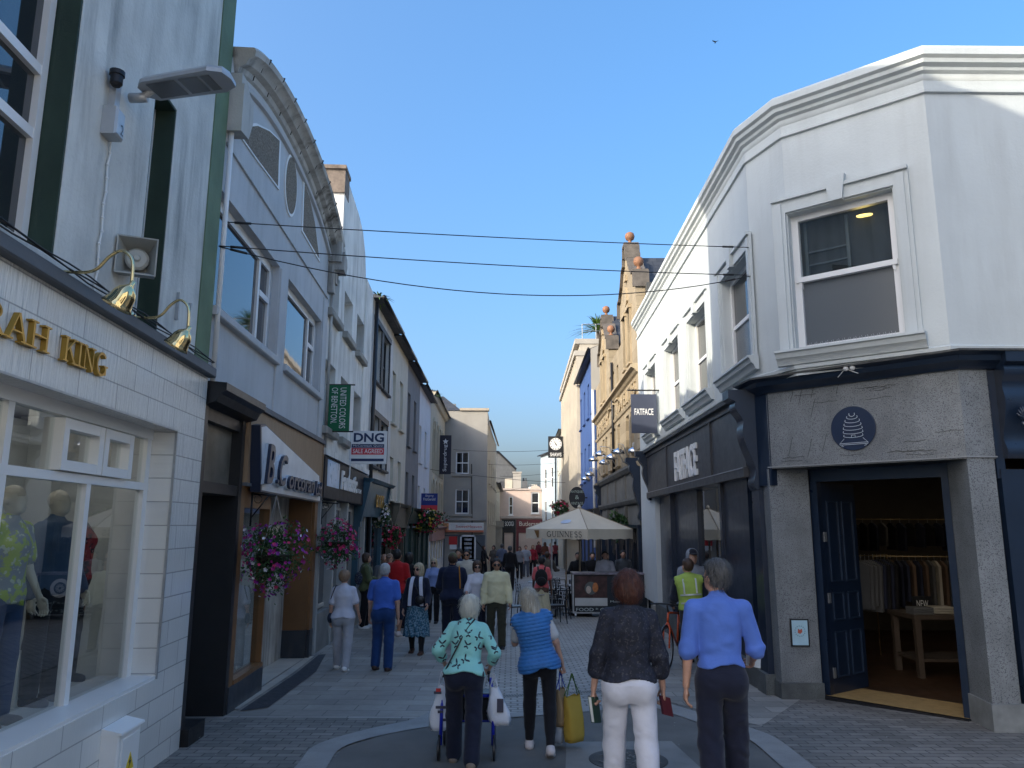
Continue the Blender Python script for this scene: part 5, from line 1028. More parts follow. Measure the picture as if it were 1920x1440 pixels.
def stickrail(x0, y0, x1, y1, z, lab, n, cols, len_=.85, grp='clothes rails in the shop'):
    t = thing('clothes_rail', lab, 'clothes rail', ((x0 + x1) / 2, (y0 + y1) / 2, zg), grp)
    part(t, 'frame', MB().tube([(x0, y0, zg), (x0, y0, z), (x1, y1, z), (x1, y1, zg)], .014, 8), mat('rail_brass', (.35, .26, .14), .35, .7), True)
    dx, dy = x1 - x0, y1 - y0; L = math.hypot(dx, dy); ux, uy = dx / L, dy / L
    for k in range(n):
        s = .08 + (L - .16) * k / max(1, n - 1); F = Fr((x0 + ux * s, y0 + uy * s), u=(uy, -ux)); l = len_ * rr.uniform(.85, 1.05)
        g = MB().prism(F, [(-.20, z - .16), (-.04, z - .07), (.04, z - .07), (.20, z - .16), (.17, z - l), (-.17, z - l)], -.022, .022)
        part(t, 'garment', g, cols[rr.randrange(len(cols))]); 
    m = MB(); [m.tube([(x0 + ux * (.08 + (L - .16) * k / max(1, n - 1)), y0 + uy * (.08 + (L - .16) * k / max(1, n - 1)), z - .08), (x0 + ux * (.08 + (L - .16) * k / max(1, n - 1)), y0 + uy * (.08 + (L - .16) * k / max(1, n - 1)), z + .02)], .004, 4) for k in range(n)]; part(t, 'hanger_hooks', m, STEEL)
CL = [mat('cloth_black', (.012, .012, .014), .9, bump=0), mat('cloth_navy', (.02, .025, .05), .9, bump=0), mat('cloth_grey', (.12, .12, .12), .9, bump=0), mat('cloth_cream', (.5, .46, .38), .9, bump=0), mat('cloth_brown', (.14, .09, .06), .9, bump=0)]
stickrail(6.3, 13.6, 8.2, 13.4, 1.45, 'long clothes rail of jackets across the back of the shop', 18, CL)
stickrail(5.35, 12.2, 6.2, 12.9, 1.5, 'short clothes rail beside the open navy door', 8, CL[:3])
stickrail(6.2, 15.5, 9.2, 15.6, 2.1, 'high wall rail with dark tops at the back of the shop', 16, CL[:3], .6)
t = thing('display_table', 'wooden display table with folded clothes inside the shop', 'table', (6.7, 12.0, zg)); TW = mat('table_wood', (.07, .05, .035), .6)
part(t, 'tabletop', MB().box(WORLD, 5.9, 7.6, 11.6, 12.4, .62, .68), TW)
for x, y in ((5.97, 11.67), (7.53, 11.67), (5.97, 12.33), (7.53, 12.33)): part(t, 'leg', MB().box(WORLD, x - .04, x + .04, y - .04, y + .04, zg, .62), TW)
part(t, 'lower_shelf', MB().box(WORLD, 5.95, 7.55, 11.65, 12.35, .02, .06), TW)
for i, (x, y, c_) in enumerate(((6.1, 11.8, 2), (6.45, 11.9, 3), (6.9, 11.8, 0), (7.3, 12.0, 4))):
    m = MB(); [m.bbox(Fr((x, y), u=(1, 0)), -.15, .15, -.12, .12, .68 + k * .035, .71 + k * .035, .01) for k in range(3)]
    solo('folded_clothes', m, CL[c_], ['grey', 'cream', 'black', 'brown'][i] + ' stack of folded clothes on the display table', 'folded clothes', (x, y, .68))
m = MB().box(Fr((6.2, 12.2), u=(1, 0)), 0, .3, -.01, .01, .68, .9); ps = solo('price_sign', m, BLACK, 'small black NEW card standing on the display table', 'sign', (6.3, 12.2, .68)); m = MB(); letters(m, Fr((6.2, 12.19), u=(1, 0)), 'NEW', .06, .24, .74, .84, .003, .003); part(ps, 'lettering', m, WHITE)
# poster on the pillar
fp = Fr((3.52, 10.425), (4.04, 10.425), 1); t = thing('framed_notice', 'black framed pale blue notice with small red emblem on the granite pillar', 'sign', (3.8, 10.42, .3))
a, b, c, e = fp.rect(1480, 1160, 1518, 1212); part(t, 'frame', MB().box(fp, a, b, 0, .02, c, e), BLACK); part(t, 'paper', MB().box(fp, a + .018, b - .018, .02, .023, c + .018, e - .018), mat('notice_blue', (.42, .62, .72), .4, bump=0))
cx, cz_ = (a + b) / 2, (c + e) / 2 + .02; m = MB().prism(fp, [(cx - .03, cz_ - .02), (cx, cz_ - .035), (cx + .03, cz_ - .01), (cx + .025, cz_ + .03), (cx, cz_ + .015), (cx - .025, cz_ + .03)], .023, .026); part(t, 'red_emblem', m, mat('notice_red', (.5, .12, .08), .6, bump=0))
m = MB(); [m.box(fp, cx + .065 * math.cos(R(k)) - .006, cx + .065 * math.cos(R(k)) + .006, .023, .025, cz_ + .065 * math.sin(R(k)) - .006, cz_ + .065 * math.sin(R(k)) + .006) for k in range(0, 360, 24)]; part(t, 'emblem_ring', m, mat('notice_ink', (.15, .3, .4), .6, bump=0))
# small fittings on the white wall
m = MB(); s, z = FC_.px(1592, 690, .03); m.ball(FC_.w(s - .04, .03, z), .035, 8, 6).ball(FC_.w(s + .04, .03, z), .035, 8, 6).tube([FC_.w(s - .15, .01, z - .1), FC_.w(s - .05, .02, z), FC_.w(s + .1, .02, z - .08)], .006, 5)
solo('cable_hook', m, WHITE, 'small white painted cable fitting above the granite doorway', 'cable fitting', FC_.w(s, 0, z), smooth=True)
# hanging sign
def blade(name, Y, x0, y0, x1, y1, m_, label, thick=.05, cat='sign'):
    p0, p1 = atY(x0, y0, Y), atY(x1, y1, Y); F = Fr((p0[0], Y), u=(1, 0)); W, Z0, Z1 = p1[0] - p0[0], p1[2], p0[2]
    t = thing(name, label, cat, (p0[0], Y, Z0)); part(t, 'board', MB().bbox(F, 0, W, -thick, 0, Z0, Z1, .004), m_); return t, F, W, Z0, Z1
hs, F, W_, Z0, Z1 = blade('hanging_sign', 18.3, 1183, 739, 1233, 812, mat('sign_slate_blue', (.055, .065, .10), .45), 'dark blue hanging sign with white FATFACE lettering high above the street')
m = MB(); letters(m, F, 'FATFACE', W_ * .12, W_ * .86, Z0 + (Z1 - Z0) * .46, Z0 + (Z1 - Z0) * .63, .002, .006, off=.02); part(hs, 'lettering', m, WHITE)
part(hs, 'bracket', MB().tube([(F.A[0] - .08, 18.32, Z1 + .10), (F.A[0] + W_ + .15, 18.32, Z1 + .10)], .018, 6).tube([(F.A[0] + .08, 18.32, Z1 + .1), (F.A[0] + .08, 18.32, Z1)], .008, 5).tube([(F.A[0] + W_ - .08, 18.32, Z1 + .1), (F.A[0] + W_ - .08, 18.32, Z1)], .008, 5), DARKM)

# ================================================================ sandstone gabled building and pub
def sandmat(name, F, c1, c2): return brickmat(name, lambda t: planar(t, F), c1, c2, sc(c1, .75), .62, .31, .006, .85, .5, var=.3, scale_bump=30)
SAND = sandmat('sandstone', R1, (.36, .29, .19), (.43, .35, .235)); SANDP = mat('plain_sandstone', (.37, .30, .20), .85, var=.2, vs=2, bump=.5, bs=25, streak=.4, dirt=(.16, .12, .08)); SANDD = mat('dark_weathered_stone', (.12, .105, .09), .9, var=.3, vs=4, bump=.6, bs=30)
TC = mat('terracotta_ball', (.27, .13, .07), .7, var=.2)
T10 = thing('shop_building', 'sandstone building with two scrolled gables topped by terracotta balls', 'building', R1.w(5, 0, gz(27)))
ge = 12.2; sw_ = []
for gc in (2.0, 9.0):
    for ds in (-.75, .25): sw_ += [(gc + ds, gc + ds + .5, 6.9, 8.5), (gc + ds - .1, gc + ds + .6, 4.0, 5.4)]
for ds in (4.4, 5.6, 6.6): sw_ += [(ds, ds + .5, 6.3, 7.5), (ds - .05, ds + .6, 4.0, 5.4)]
part(T10, 'upper_wall', MB().wall(R1, 0, ge, 3.5, 8.0, [w for w in sw_ if w[3] < 8] + [(a, b, c, 8.0) for a, b, c, e in sw_ if e > 8], .2), SAND, fix=False)
def gable(c, hw, zs, za):
    pr = [(c - hw, 8.0), (c - hw, zs - .5), (c - hw + .02, zs), (c - hw + .35, zs), (c - hw + .42, zs + .1), (c - hw * .55, zs + .35), (c - hw * .38, zs + .75), (c - .32, za - .55), (c - .3, za - .3), (c - .22, za - .3), (c - .2, za)]
    pr2 = [(2 * c - a, z) for a, z in pr[::-1]]; return pr + pr2
for c, hw, zs, za in ((2.0, 1.8, 9.45, 10.85), (9.0, 1.7, 9.2, 10.4)):
    pr = gable(c, hw, zs, za); wins = [(c - .75, c - .25, 8.0, 8.5), (c + .25, c + .75, 8.0, 8.5)]
    part(T10, 'gable', MB().prism(R1, pr, -.38, -.02), SAND)
    m = MB()
    for i in range(1, len(pr) - 2):
        if i == 10: continue
        (a, z), (b, y) = pr[i], pr[i + 1]; L_ = math.hypot(b - a, y - z) or 1; nx, nz = -(y - z) / L_ * .07, (b - a) / L_ * .07
        m.prism(R1, [(a, z), (b, y), (b + nx, y + nz), (a + nx, z + nz)], -.42, .08)
    m.box(R1, c - .24, c + .24, -.4, .08, za, za + .1); part(T10, 'gable_coping', m, SANDD)
    for s, z in ((c, za + .1), (c - hw + .18, zs + .07), (c + hw - .18, zs + .07)): part(T10, 'ball_finial', MB().lathe(R1.w(s, -.15, z), [(.10, 0), (.10, .05), (.05, .08), (.06, .14), (.13, .18), (.16, .28), (.13, .38), (.05, .43), (0, .44)], 16), TC, True)
    part(T10, 'gable_windows', MB().box(R1, wins[0][0], wins[0][1], -.02, .0, 7.95, 8.6).box(R1, wins[1][0], wins[1][1], -.02, .0, 7.95, 8.6), gl_dark)
    m = MB()
    for ds in (-.75, .25): m.box(R1, c + ds - .06, c + ds, -.02, .05, 6.9, 8.6).box(R1, c + ds + .5, c + ds + .56, -.02, .05, 6.9, 8.6).box(R1, c + ds - .1, c + ds + .6, -.02, .1, 8.6, 8.72)
    m.prism(R1, [(c - .25, 9.0), (c, 8.85), (c + .25, 9.0), (c, 9.5)], -.02, .05).box(R1, c - .12, c + .12, -.02, .06, 9.7, 9.9); part(T10, 'gable_carving', m, SANDP)
for r in sw_: window(T10, R1, (r[0], r[1], r[2], min(r[3], 7.98)), -.2, .05, mat('stone_sash', (.35, .32, .26), .6), gl_dark, sill=SANDP)
body(T10, R1, 0, ge, -1.5, 8.0, 9, SANDP, -.25)
m = MB(); zz = 7.9
for s0_, s1_ in ((0, ge),): m.quad(R1.w(s0_, -.3, 8.0), R1.w(s1_, -.3, 8.0), R1.w(s1_, -4.5, 10.1), R1.w(s0_, -4.5, 10.1)).quad(R1.w(s0_, -4.5, 10.1), R1.w(s1_, -4.5, 10.1), R1.w(s1_, -9, 8.), R1.w(s0_, -9, 8.)).quad(R1.w(s0_, -.3, 8.0), R1.w(s0_, -4.5, 10.1), R1.w(s0_, -9, 8.))
for c in (2.0, 9.0): m.quad(R1.w(c - 1.5, -.35, 9.0), R1.w(c, -.35, 10.5), R1.w(c, -6, 10.5), R1.w(c - 1.5, -6, 9.)).quad(R1.w(c + 1.5, -.35, 9.0), R1.w(c, -.35, 10.5), R1.w(c, -6, 10.5), R1.w(c + 1.5, -6, 9.))
part(T10, 'roof', m, SLATE)
part(T10, 'lead_flashing', MB().box(R1, -.1, .25, -3, -.3, 8.0, 9.0), mat('weathered_lead', (.06, .062, .06)))
part(T10, 'cornice', MB().extrude(R1, [(0, 6.32), (.06, 6.36), (.12, 6.44), (.22, 6.48), (.22, 6.56), (0, 6.6)], 0, ge).extrude(R1, [(0, 5.55), (.05, 5.58), (.08, 5.66), (0, 5.7)], 0, ge).extrude(R1, [(0, 3.6), (.1, 3.64), (.14, 3.75), (0, 3.8)], 0, ge), SANDP)
m = MB(); letters(m, R1.flip(), 'NOVELTIES', -5.2, -.4, 5.78, 6.22, .0, .05); letters(m, R1.flip(), 'DRAPERY', -11.6, -7.2, 5.78, 6.22, .0, .05); part(T10, 'carved_letters', m, SANDP)
part(T10, 'quoins', (lambda q: [q.box(R1, 0, .5 if k % 2 else .32, 0, .03, 3.8 + k * .31, 4.08 + k * .31) for k in range(5)] and q)(MB()), SANDP)
chimney(T10, R1, 5.6, -2.2, 8.0, 11.0, 1.0, SANDD)
pipe(T10, [R1.w(5.6, .08, 3.6), R1.w(5.6, .08, 7.8)], .05, DARKM)
# pub ground floor
STG = mat('weathered_grey_stone', (.17, .165, .15), .85, var=.2, vs=2, bump=.5, bs=30, streak=.5, dirt=(.08, .08, .07))
pb = thing('shopfront', 'grey stone pub front with tall fascia and plants in its dark windows', 'shopfront', R1.w(5, 0, gz(26)))
m = MB().box(R1, .3, 10.4, -.2, .05, 2.75, 3.55).extrude(R1, [(-.1, 2.55), (.10, 2.6), (.16, 2.7), (.16, 2.76), (-.1, 2.78)], .3, 10.4).extrude(R1, [(-.1, 3.5), (.12, 3.55), (.2, 3.66), (.2, 3.74), (-.1, 3.78)], .3, 10.4).box(R1, .3, 10.4, -.2, .02, 1.95, 2.56)
for s in (2.8, 5.3, 7.8): m.box(R1, s - .06, s + .06, .05, .1, 2.78, 3.5).prism(R1, [(s - .12, 2.55), (s + .12, 2.55), (s + .05, 2.2), (s - .05, 2.2)], .02, .12)
part(pb, 'fascia', m, STG)
m = MB(); 
for s in (.3, 2.7, 5.2, 7.7, 10.1): m.box(R1, s, s + .28, -.2, .08, -1.2, 1.96)
m.box(R1, .3, 10.4, -.2, .06, -1.2, -.05).box(R1, .3, 10.4, -.1, .1, 1.88, 1.98); part(pb, 'pilasters', m, NAVY)
console(R1, .02, .30, 2.1, 3.85, NAVY, pb, .38); console(R1, 10.3, 10.6, 2.1, 3.6, NAVY, pb, .3)
part(pb, 'pane', MB().box(R1, .5, 10.2, -.18, -.14, -.1, 1.95), gl_dark)
m = MB(); [m.tube([R1.w(.7 + k * .33, .0, 1.95), R1.w(.9 + k * .33, .02, 1.2 + .3 * math.sin(k))], .012, 5) for k in range(26)]; part(pb, 'window_lattice', m, SANDD)
for i, (x, y) in enumerate(((1189, 826 + 20), (1160, 848), (1147, 858), (1126, 852), (1133, 868), (1113, 862), (1106, 890), (1098, 898))):
    Y = (23.2, 24.2, 25.2, 26.6, 27., 29, 31.5, 33)[i]; p = atY(x, y, Y); X = R1.w((Y - 21.6), 0, 0)[0]
    t = thing('wall_lamp', 'polished chrome dome lamp on a curved arm over the pub fascia', 'wall lamp', (X, Y, p[2]), 'chrome lamps above the pub')
    part(t, 'arm', MB().tube([(X, Y, p[2] - .15), ((X + p[0]) / 2, Y, p[2] + .25), (p[0], Y, p[2] + .28), (p[0], Y, p[2] + .1)], .015, 6), STEEL, True)
    part(t, 'shade', MB().lathe(p, [(.03, .14), (.06, .12), (.16, .06), (.20, -.04), (.19, -.05), (.1, .03), (0, .05)], 18), mat('chrome', (.75, .75, .77), .12, 1., bump=0, var=.02), True)
# blue house, concrete store, far pale houses
BL = mat('cobalt_blue_render', (.045, .095, .26), .7, var=.08); sb0, sb1 = 12.4, 21.3
h = house(R1, sb0, sb1, -1.6, 9.9, BL, 'cobalt blue rendered house beyond the sandstone gables', [(sb0 + .9 + k * 2.3, sb0 + 1.8 + k * 2.3, z, z + 1.7) for k in range(4) for z in (4.2, 7.2)], mat('blue_frame', (.02, .05, .2), .5), BL, glass=gl_dark, roofz=1.6, depth=8)
part(h, 'bare_gable', MB().quad(R1.w(sb0 - .02, .2, 8.0), R1.w(sb0 - .02, .2, 9.9), R1.w(sb0 - .02, -3.8, 11.6), R1.w(sb0 - .02, -8, 9.9), R1.w(sb0 - .02, -8, 8.0)), GR5)
pipe(h, [R1.w(sb0 + .2, .1, 1), R1.w(sb0 + .2, .1, 9.8)], .07, WHITE)
shopfront(R1, 12.4, 16.6, 2.6, .6, mat('dark_shop', (.03, .03, .032), .5), 'dark narrow shopfront between the pub and the blue house', cons=False)
shopfront(R1, 16.8, 21.2, 2.4, .6, mat('black_shop', (.02, .02, .022), .5), 'black antique shop front beneath the blue house', cons=False)
CC = mat('cream_concrete', (.50, .45, .37), .8, var=.07, streak=.4, dirt=(.25, .22, .18), bump=.3)
T12 = thing('shop_building', 'tall cream ribbed concrete store with a flat roof terrace', 'building', R2.w(8, 0, gz(51)))
part(T12, 'wall_core', MB().box(R2, 0, 16.5, -9, -.02, -2, 12.3), CC); m = MB()
for k in range(17): m.box(R2, k * 1.0, k * 1.0 + .35, -.02, .18, 2.6, 11.6)
part(T12, 'ribs', m, CC); part(T12, 'parapet', MB().box(R2, -.05, 16.6, -9, .25, 12.3, 12.6).box(R2, -.05, 16.6, -9, .3, 11.6, 11.9), mat('concrete_coping', (.42, .39, .34), .8))
m = MB(); [m.box(R2, k + .4, k + .95, -.02, .02, z, z + 1.6) for k in range(16) for z in (4, 6.6, 9.2)]; part(T12, 'window_strips', m, gl_dark)
m = MB(); [m.tube([R2.w(.1, -d_, 12.6), R2.w(.1, -d_, 13.5)], .025, 5) for d_ in (.2, 1, 2, 3, 4)]; m.tube([R2.w(.1, -.2, 13.5), R2.w(.1, -4, 13.5)], .03, 5).tube([R2.w(.1, -.2, 13.1), R2.w(.1, -4, 13.1)], .015, 5); part(T12, 'railing', m, STEEL)
part(T12, 'shop_canopy', MB().box(R2, 0, 16, 0, .5, 1.6, 2.5), mat('dark_shop', (.03, .03, .03)))
WBL = mat('pale_blue_house', (.42, .50, .55), .8, var=.05)
t = house(R2, 17.5, 26, -2, 9.5, CR3, 'cream house just beyond the ribbed concrete store', [(18.5 + k * 2.2, 19.5 + k * 2.2, z, z + 1.7) for k in range(3) for z in (3.5, 6.3)], WHITE, depth=6, roofz=.8, glass=gl_dark)
R3 = Fr((4.0, 71), (2.9, 76.5), -1)
t = thing('terraced_house', 'pale blue house with hipped roof at the far right end of the street', 'building', R3.w(2, 0, gz(72))); zt7 = atY(1040, 848, 72)[2]
part(t, 'wall', MB().wall(R3, 0, R3.L, -2, zt7, [(.6, 1.5, z, z + 2) for z in (2.3, 5.4)] + [(3.2, 4.1, z, z + 2) for z in (2.3, 5.4)], .1), WBL, fix=False); body(t, R3, 0, R3.L, -2, zt7, 6, WBL, -.15)
for z in (2.3, 5.4):
    for s in (.6, 3.2): window(t, R3, (s, s + .9, z, z + 2), -.1, .08, WHITE, gl_dark)
eaves(t, R3, 0, R3.L, zt7, 1.0, 6)
# palm-like plant on the terrace
def blades(th, base, n, L, m_, spread=1.0, w_=.03, seed=1, name='leaves', droop=.5, up=1.):
    r_ = random.Random(seed); m = MB()
    for k in range(n):
        a = r_.uniform(0, 6.28); el = r_.uniform(.15, 1.3) * up; l = L * r_.uniform(.7, 1.1); px_ = Vector(base); d = Vector((math.cos(a) * math.cos(el) * spread, math.sin(a) * math.cos(el) * spread, math.sin(el))); sd = Vector((-math.sin(a), math.cos(a), 0)); prev = None
        for j in range(6):
            t_ = j / 5; p = px_ + d * l * t_ + Vector((0, 0, -droop * l * t_ * t_)); ww = w_ * (1 - t_ ** 2 * .95); cur = (p - sd * ww, p + sd * ww)
            if prev: m.quad(prev[0], prev[1], cur[1], cur[0])
            prev = cur
    return tag(part(th, name, m, m_, fix=False), kind='stuff')
pl = thing('palm_plant', 'spiky green palm plant on the roof terrace of the concrete store', 'plant', R2.w(.8, -1.0, 12.6)); LEAF = mat('palm_green', (.14, .24, .05), .6, var=.35, vs=3, bump=0)
p = R2.w(.8, -1.2, 12.6); part(pl, 'trunk', MB().tube([p, (p[0], p[1], 13.2)], [.16, .12], 8), SANDD); blades(pl, (p[0], p[1], 13.2), 130, 1.9, LEAF, seed=4, w_=.05, droop=.45)
# roof weeds on the left eaves
for i, (s, z, lab) in enumerate(((.35, 8.15, 'weeds sprouting from the gutter at the edge of the black windowed house'), (17.6, 8.3, 'green tuft growing on the gutter of the buff house'))):
    q = L3.w(s, .1, z); pl = thing('roof_weeds', lab, 'plant', q); blades(pl, q, 40, .55 if i == 0 else .8, LEAF, seed=9 + i, w_=.03, name='foliage')

# ================================================================ signs on the left and far signs
gs, F, W_, Z0, Z1 = blade('banner_sign', 14.5, 613, 722, 654, 808, mat('banner_green', (.005, .14, .055), .6, bump=0), 'vertical green banner sign with white sideways lettering on the tattered wall', .02)
m = MB(); letters(m, F, 'UNITED COLORS', W_ * .58, W_ * .84, Z0 + .05, Z1 - .05, .002, .003, rot=90); letters(m, F, 'OF BENETTON.', W_ * .22, W_ * .48, Z0 + .14, Z1 - .05, .002, .003, rot=90); part(gs, 'lettering', m, WHITE)
part(gs, 'bracket', MB().tube([(F.A[0] - .02, 14.52, Z1 + .01), (F.A[0] + W_ + .08, 14.52, Z1 + .01)], .014, 6).tube([(F.A[0] - .02, 14.52, Z0 - .01), (F.A[0] + W_ + .08, 14.52, Z0 - .01)], .014, 6), DARKM)
ds, F, W_, Z0, Z1 = blade('estate_agent_sign', 16.8, 657, 808, 724, 870, WHITE, 'white DNG estate agent board with red SALE AGREED strip', .03); H_ = Z1 - Z0
DNV = mat('agent_navy', (.01, .03, .10), .5, bump=0); part(ds, 'navy_strip', MB().box(F, W_ * .05, W_ * .93, 0, .003, Z0 + H_ * .49, Z0 + H_ * .60), DNV); part(ds, 'red_strip', MB().box(F, W_ * .05, W_ * .93, 0, .003, Z0 + H_ * .28, Z0 + H_ * .48), mat('agent_red', (.62, .04, .06), .5, bump=0))
part(ds, 'navy_strip', MB().box(F, W_ * .05, W_ * .93, 0, .003, Z0 + H_ * .08, Z0 + H_ * .16), DNV)
m = MB(); letters(m, F, 'DNG', W_ * .10, W_ * .92, Z0 + H_ * .66, Z0 + H_ * .94, .001, .004, off=.03); part(ds, 'large_lettering', m, DNV)
m = MB(); letters(m, F, 'McCormack Quinn', W_ * .09, W_ * .9, Z0 + H_ * .51, Z0 + H_ * .58, .004, .002); letters(m, F, 'SALE AGREED', W_ * .09, W_ * .9, Z0 + H_ * .32, Z0 + H_ * .45, .004, .002, off=.01); part(ds, 'small_lettering', m, WHITE)
part(ds, 'mast', MB().tube([(F.A[0] + .02, 16.8, Z0 - .25), (F.A[0] + .02, 16.8, Z1)], .02, 6).tube([(F.A[0] + .02, 16.8, Z0 - .25), (F.A[0] - .1, 16.9, Z0 - .4)], .02, 6), WHITE)
su, F, W_, Z0, Z1 = blade('projecting_sign', 43, 825, 816, 845, 889, mat('sign_black_navy', (.012, .012, .03), .5, bump=0), 'tall black projecting sign with white sideways lettering and star by the buff house', .15)
m = MB(); letters(m, F, 'Superdrug', W_ * .3, W_ * .7, Z0 + .15, Z0 + (Z1 - Z0) * .76, .002, .01, rot=-90); st_ = [(W_ * .5 + (.17 if k % 2 == 0 else .08) * math.cos(R(90 + k * 36)), Z1 - .36 + (.17 if k % 2 == 0 else .08) * math.sin(R(90 + k * 36))) for k in range(10)]; m.prism(F, st_, .002, .012); part(su, 'lettering', m, WHITE)
sf, F, W_, Z0, Z1 = blade('estate_agent_sign', 33.5, 790, 925, 820, 957, mat('agent_blue', (.01, .03, .22), .5, bump=0), 'blue and red estate agent board over the flower boxes', .04); H_ = Z1 - Z0
part(sf, 'red_strip', MB().box(F, .0, W_, 0, .004, Z0, Z0 + H_ * .30), mat('agent_red', (.62, .04, .06))); m = MB(); letters(m, F, 'Sherry', W_ * .25, W_ * .75, Z0 + H_ * .76, Z0 + H_ * .92, .001, .004); letters(m, F, 'FitzGerald', W_ * .14, W_ * .86, Z0 + H_ * .58, Z0 + H_ * .74, .001, .004); part(sf, 'lettering', m, WHITE)
ck, F, W_, Z0, Z1 = blade('clock_sign', 56, 1028, 818, 1056, 858, BLACK, 'black square clock sign with white dial and SHAWS lettering', .3, 'clock'); cw = W_ / 2; ccz = Z1 - cw * 1.05
part(ck, 'dial', MB().lathe(F.w(cw, .01, ccz), [(cw * .82, 0), (cw * .82, .02), (0, .02)], 32, (0, -1, 0)), WHITE)
m = MB()
for k in range(12): a_ = R(k * 30); m.box(F, cw + cw * .68 * math.sin(a_) - .025, cw + cw * .68 * math.sin(a_) + .025, .03, .045, ccz + cw * .68 * math.cos(a_) - .04, ccz + cw * .68 * math.cos(a_) + .04)
for a_, l_, w__ in ((R(147), .42, .045), (R(330), .62, .03)): m.prism(F, [(cw - w__ * math.cos(a_), ccz + w__ * math.sin(a_)), (cw + w__ * math.cos(a_), ccz - w__ * math.sin(a_)), (cw + cw * l_ * math.sin(a_), ccz + cw * l_ * math.cos(a_))], .03, .05)
part(ck, 'hands_and_marks', m, BLACK); m = MB(); letters(m, F, "SHAWS", W_ * .12, W_ * .88, Z0 + .08, Z0 + .36, .002, .02, off=.02); part(ck, 'lettering', m, WHITE); part(ck, 'bracket', MB().tube([(F.A[0] + W_, 56.1, Z0 + .3), (F.A[0] + W_ + .5, 56.1, Z0 + .3)], .04, 6), DARKM)
p = atY(1082, 933, 39); rr_ = abs(atY(1067, 933, 39)[0] - p[0]); t = thing('oval_sign', 'black oval sign reading ANTIQUES & VINTAGE above the umbrella', 'sign', p); F = Fr((p[0], 39), u=(1, 0))
part(t, 'board', MB().prism(F, [(rr_ * math.cos(R(k)), p[2] + rr_ * 1.35 * math.sin(R(k))) for k in range(0, 360, 12)], -.06, 0), BLACK)
m = MB(); letters(m, F, 'ANTIQUES', -rr_ * .8, rr_ * .8, p[2] + .22, p[2] + .36, .002, .01); letters(m, F, '&', -.1, .1, p[2] - .08, p[2] + .12, .002, .01); letters(m, F, 'VINTAGE', -rr_ * .75, rr_ * .75, p[2] - .36, p[2] - .22, .002, .01); part(t, 'lettering', m, mat('sign_sage', (.35, .42, .36), .6, bump=0)); part(t, 'bracket', MB().tube([(p[0] + rr_, 39, p[2]), (3.86, 39, p[2])], .03, 5), DARKM)
t, F, W_, Z0, Z1 = blade('hanging_sign', 58, 1041, 955, 1051, 967, BLACK, 'small black hanging sign with pale marks far down the street', .1); m = MB(); letters(m, F, 'GIN', W_ * .15, W_ * .85, Z0 + .27, Z0 + .42, .002, .01); letters(m, F, 'CO', W_ * .2, W_ * .8, Z0 + .06, Z0 + .2, .002, .01); part(t, 'lettering', m, mat('sign_pale', (.5, .5, .4), .6, bump=0))
# overhead wires
def wire(a, b, sag, label, r=.0065, m_=CABLE, fit=True, n=24):
    pts = [(a[0] + (b[0] - a[0]) * t, a[1] + (b[1] - a[1]) * t, a[2] + (b[2] - a[2]) * t - 4 * sag * t * (1 - t)) for t in [i / n for i in range(n + 1)]]
    mb_ = MB().tube(pts, r, 5)
    if fit:
        for e0 in (pts[:3], pts[-3:]): 
            q0, q1 = Vector(e0[0]), Vector(e0[-1]); mb_.tube([q0 + (q1 - q0) * .2, q0 + (q1 - q0) * .5], r * 2.2, 6)
    return solo('overhead_wire', mb_, m_, label, 'wire', a, 'wires strung across the street', True)
A_ = lambda x, y: L1.w(L1.px(x, y, .03)[0], .03, L1.px(x, y, .03)[1])
B_ = lambda x, y: FB.w(FB.px(x, y, .03)[0], .03, FB.px(x, y, .03)[1])
wire(A_(418, 416), B_(1406, 464), .03, 'topmost overhead wire from the arched building to the white corner building')
wire(A_(410, 461), B_(1407, 516), .05, 'middle overhead wire just beneath the topmost one')
wire(A_(410, 462), B_(1410, 517), .42, 'lowest overhead wire sagging deepest across the street')
for i, (Y, xa, ya, xb, yb) in enumerate(((44, 850, 843, 1030, 844), (48, 905, 870, 1040, 868), (52, 938, 893, 1048, 884), (38, 806, 880, 1060, 905), (60, 920, 925, 1045, 898))):
    a = atY(xa, ya, Y); b = atY(xb, yb, Y + 1); wire(a, b, .1, ['far wire level with the clock sign', 'far wire ending at the taupe gable', 'thin far wire above the pink house', 'long far wire in front of the buff house', 'faint far wire crossing low near the pink house'][i], .010, fit=False)
# festoon lamp bracket, bird
p = atY(1341, 80, 60); m = MB().ball(p, (.05, .12, .045), 8, 6); m.quad(p, (p[0] - .2, p[1] + .1, p[2] + .2), (p[0] - .28, p[1] - .1, p[2] + .18), (p[0], p[1] - .2, p[2])); m.quad(p, (p[0] + .2, p[1] + .1, p[2] + .18), (p[0] + .28, p[1] - .1, p[2] + .15), (p[0], p[1] - .2, p[2]))
solo('bird', m, BLACK, 'tiny dark bird flying high in the blue sky', 'bird', p)

# television aerials on the terrace roofs
for i, (s_, F_, z_, lab) in enumerate(((5.5, L3, 9.6, 'thin television aerial on the roof of the cream house'), (16, L3, 9.4, 'thin television aerial on the roof of the buff house'), (19, R1, 11.4, 'thin television aerial on the blue house roof'))):
    q = F_.w(s_, -3.0, z_); m = MB().tube([(q[0], q[1], z_ - .6), (q[0], q[1], z_ + 1.1)], .015, 5).tube([(q[0] - .4, q[1] - .3, z_ + 1.0), (q[0] + .4, q[1] + .3, z_ + 1.0)], .01, 4)
    for k in range(6): a_ = -.36 + k * .14; m.tube([(q[0] + a_ + .1, q[1] + a_ * .75 - .14, z_ + 1.0), (q[0] + a_ - .1, q[1] + a_ * .75 + .14, z_ + 1.0)], .006, 4)
    solo('television_aerial', m, STEEL, lab, 'aerial', q)
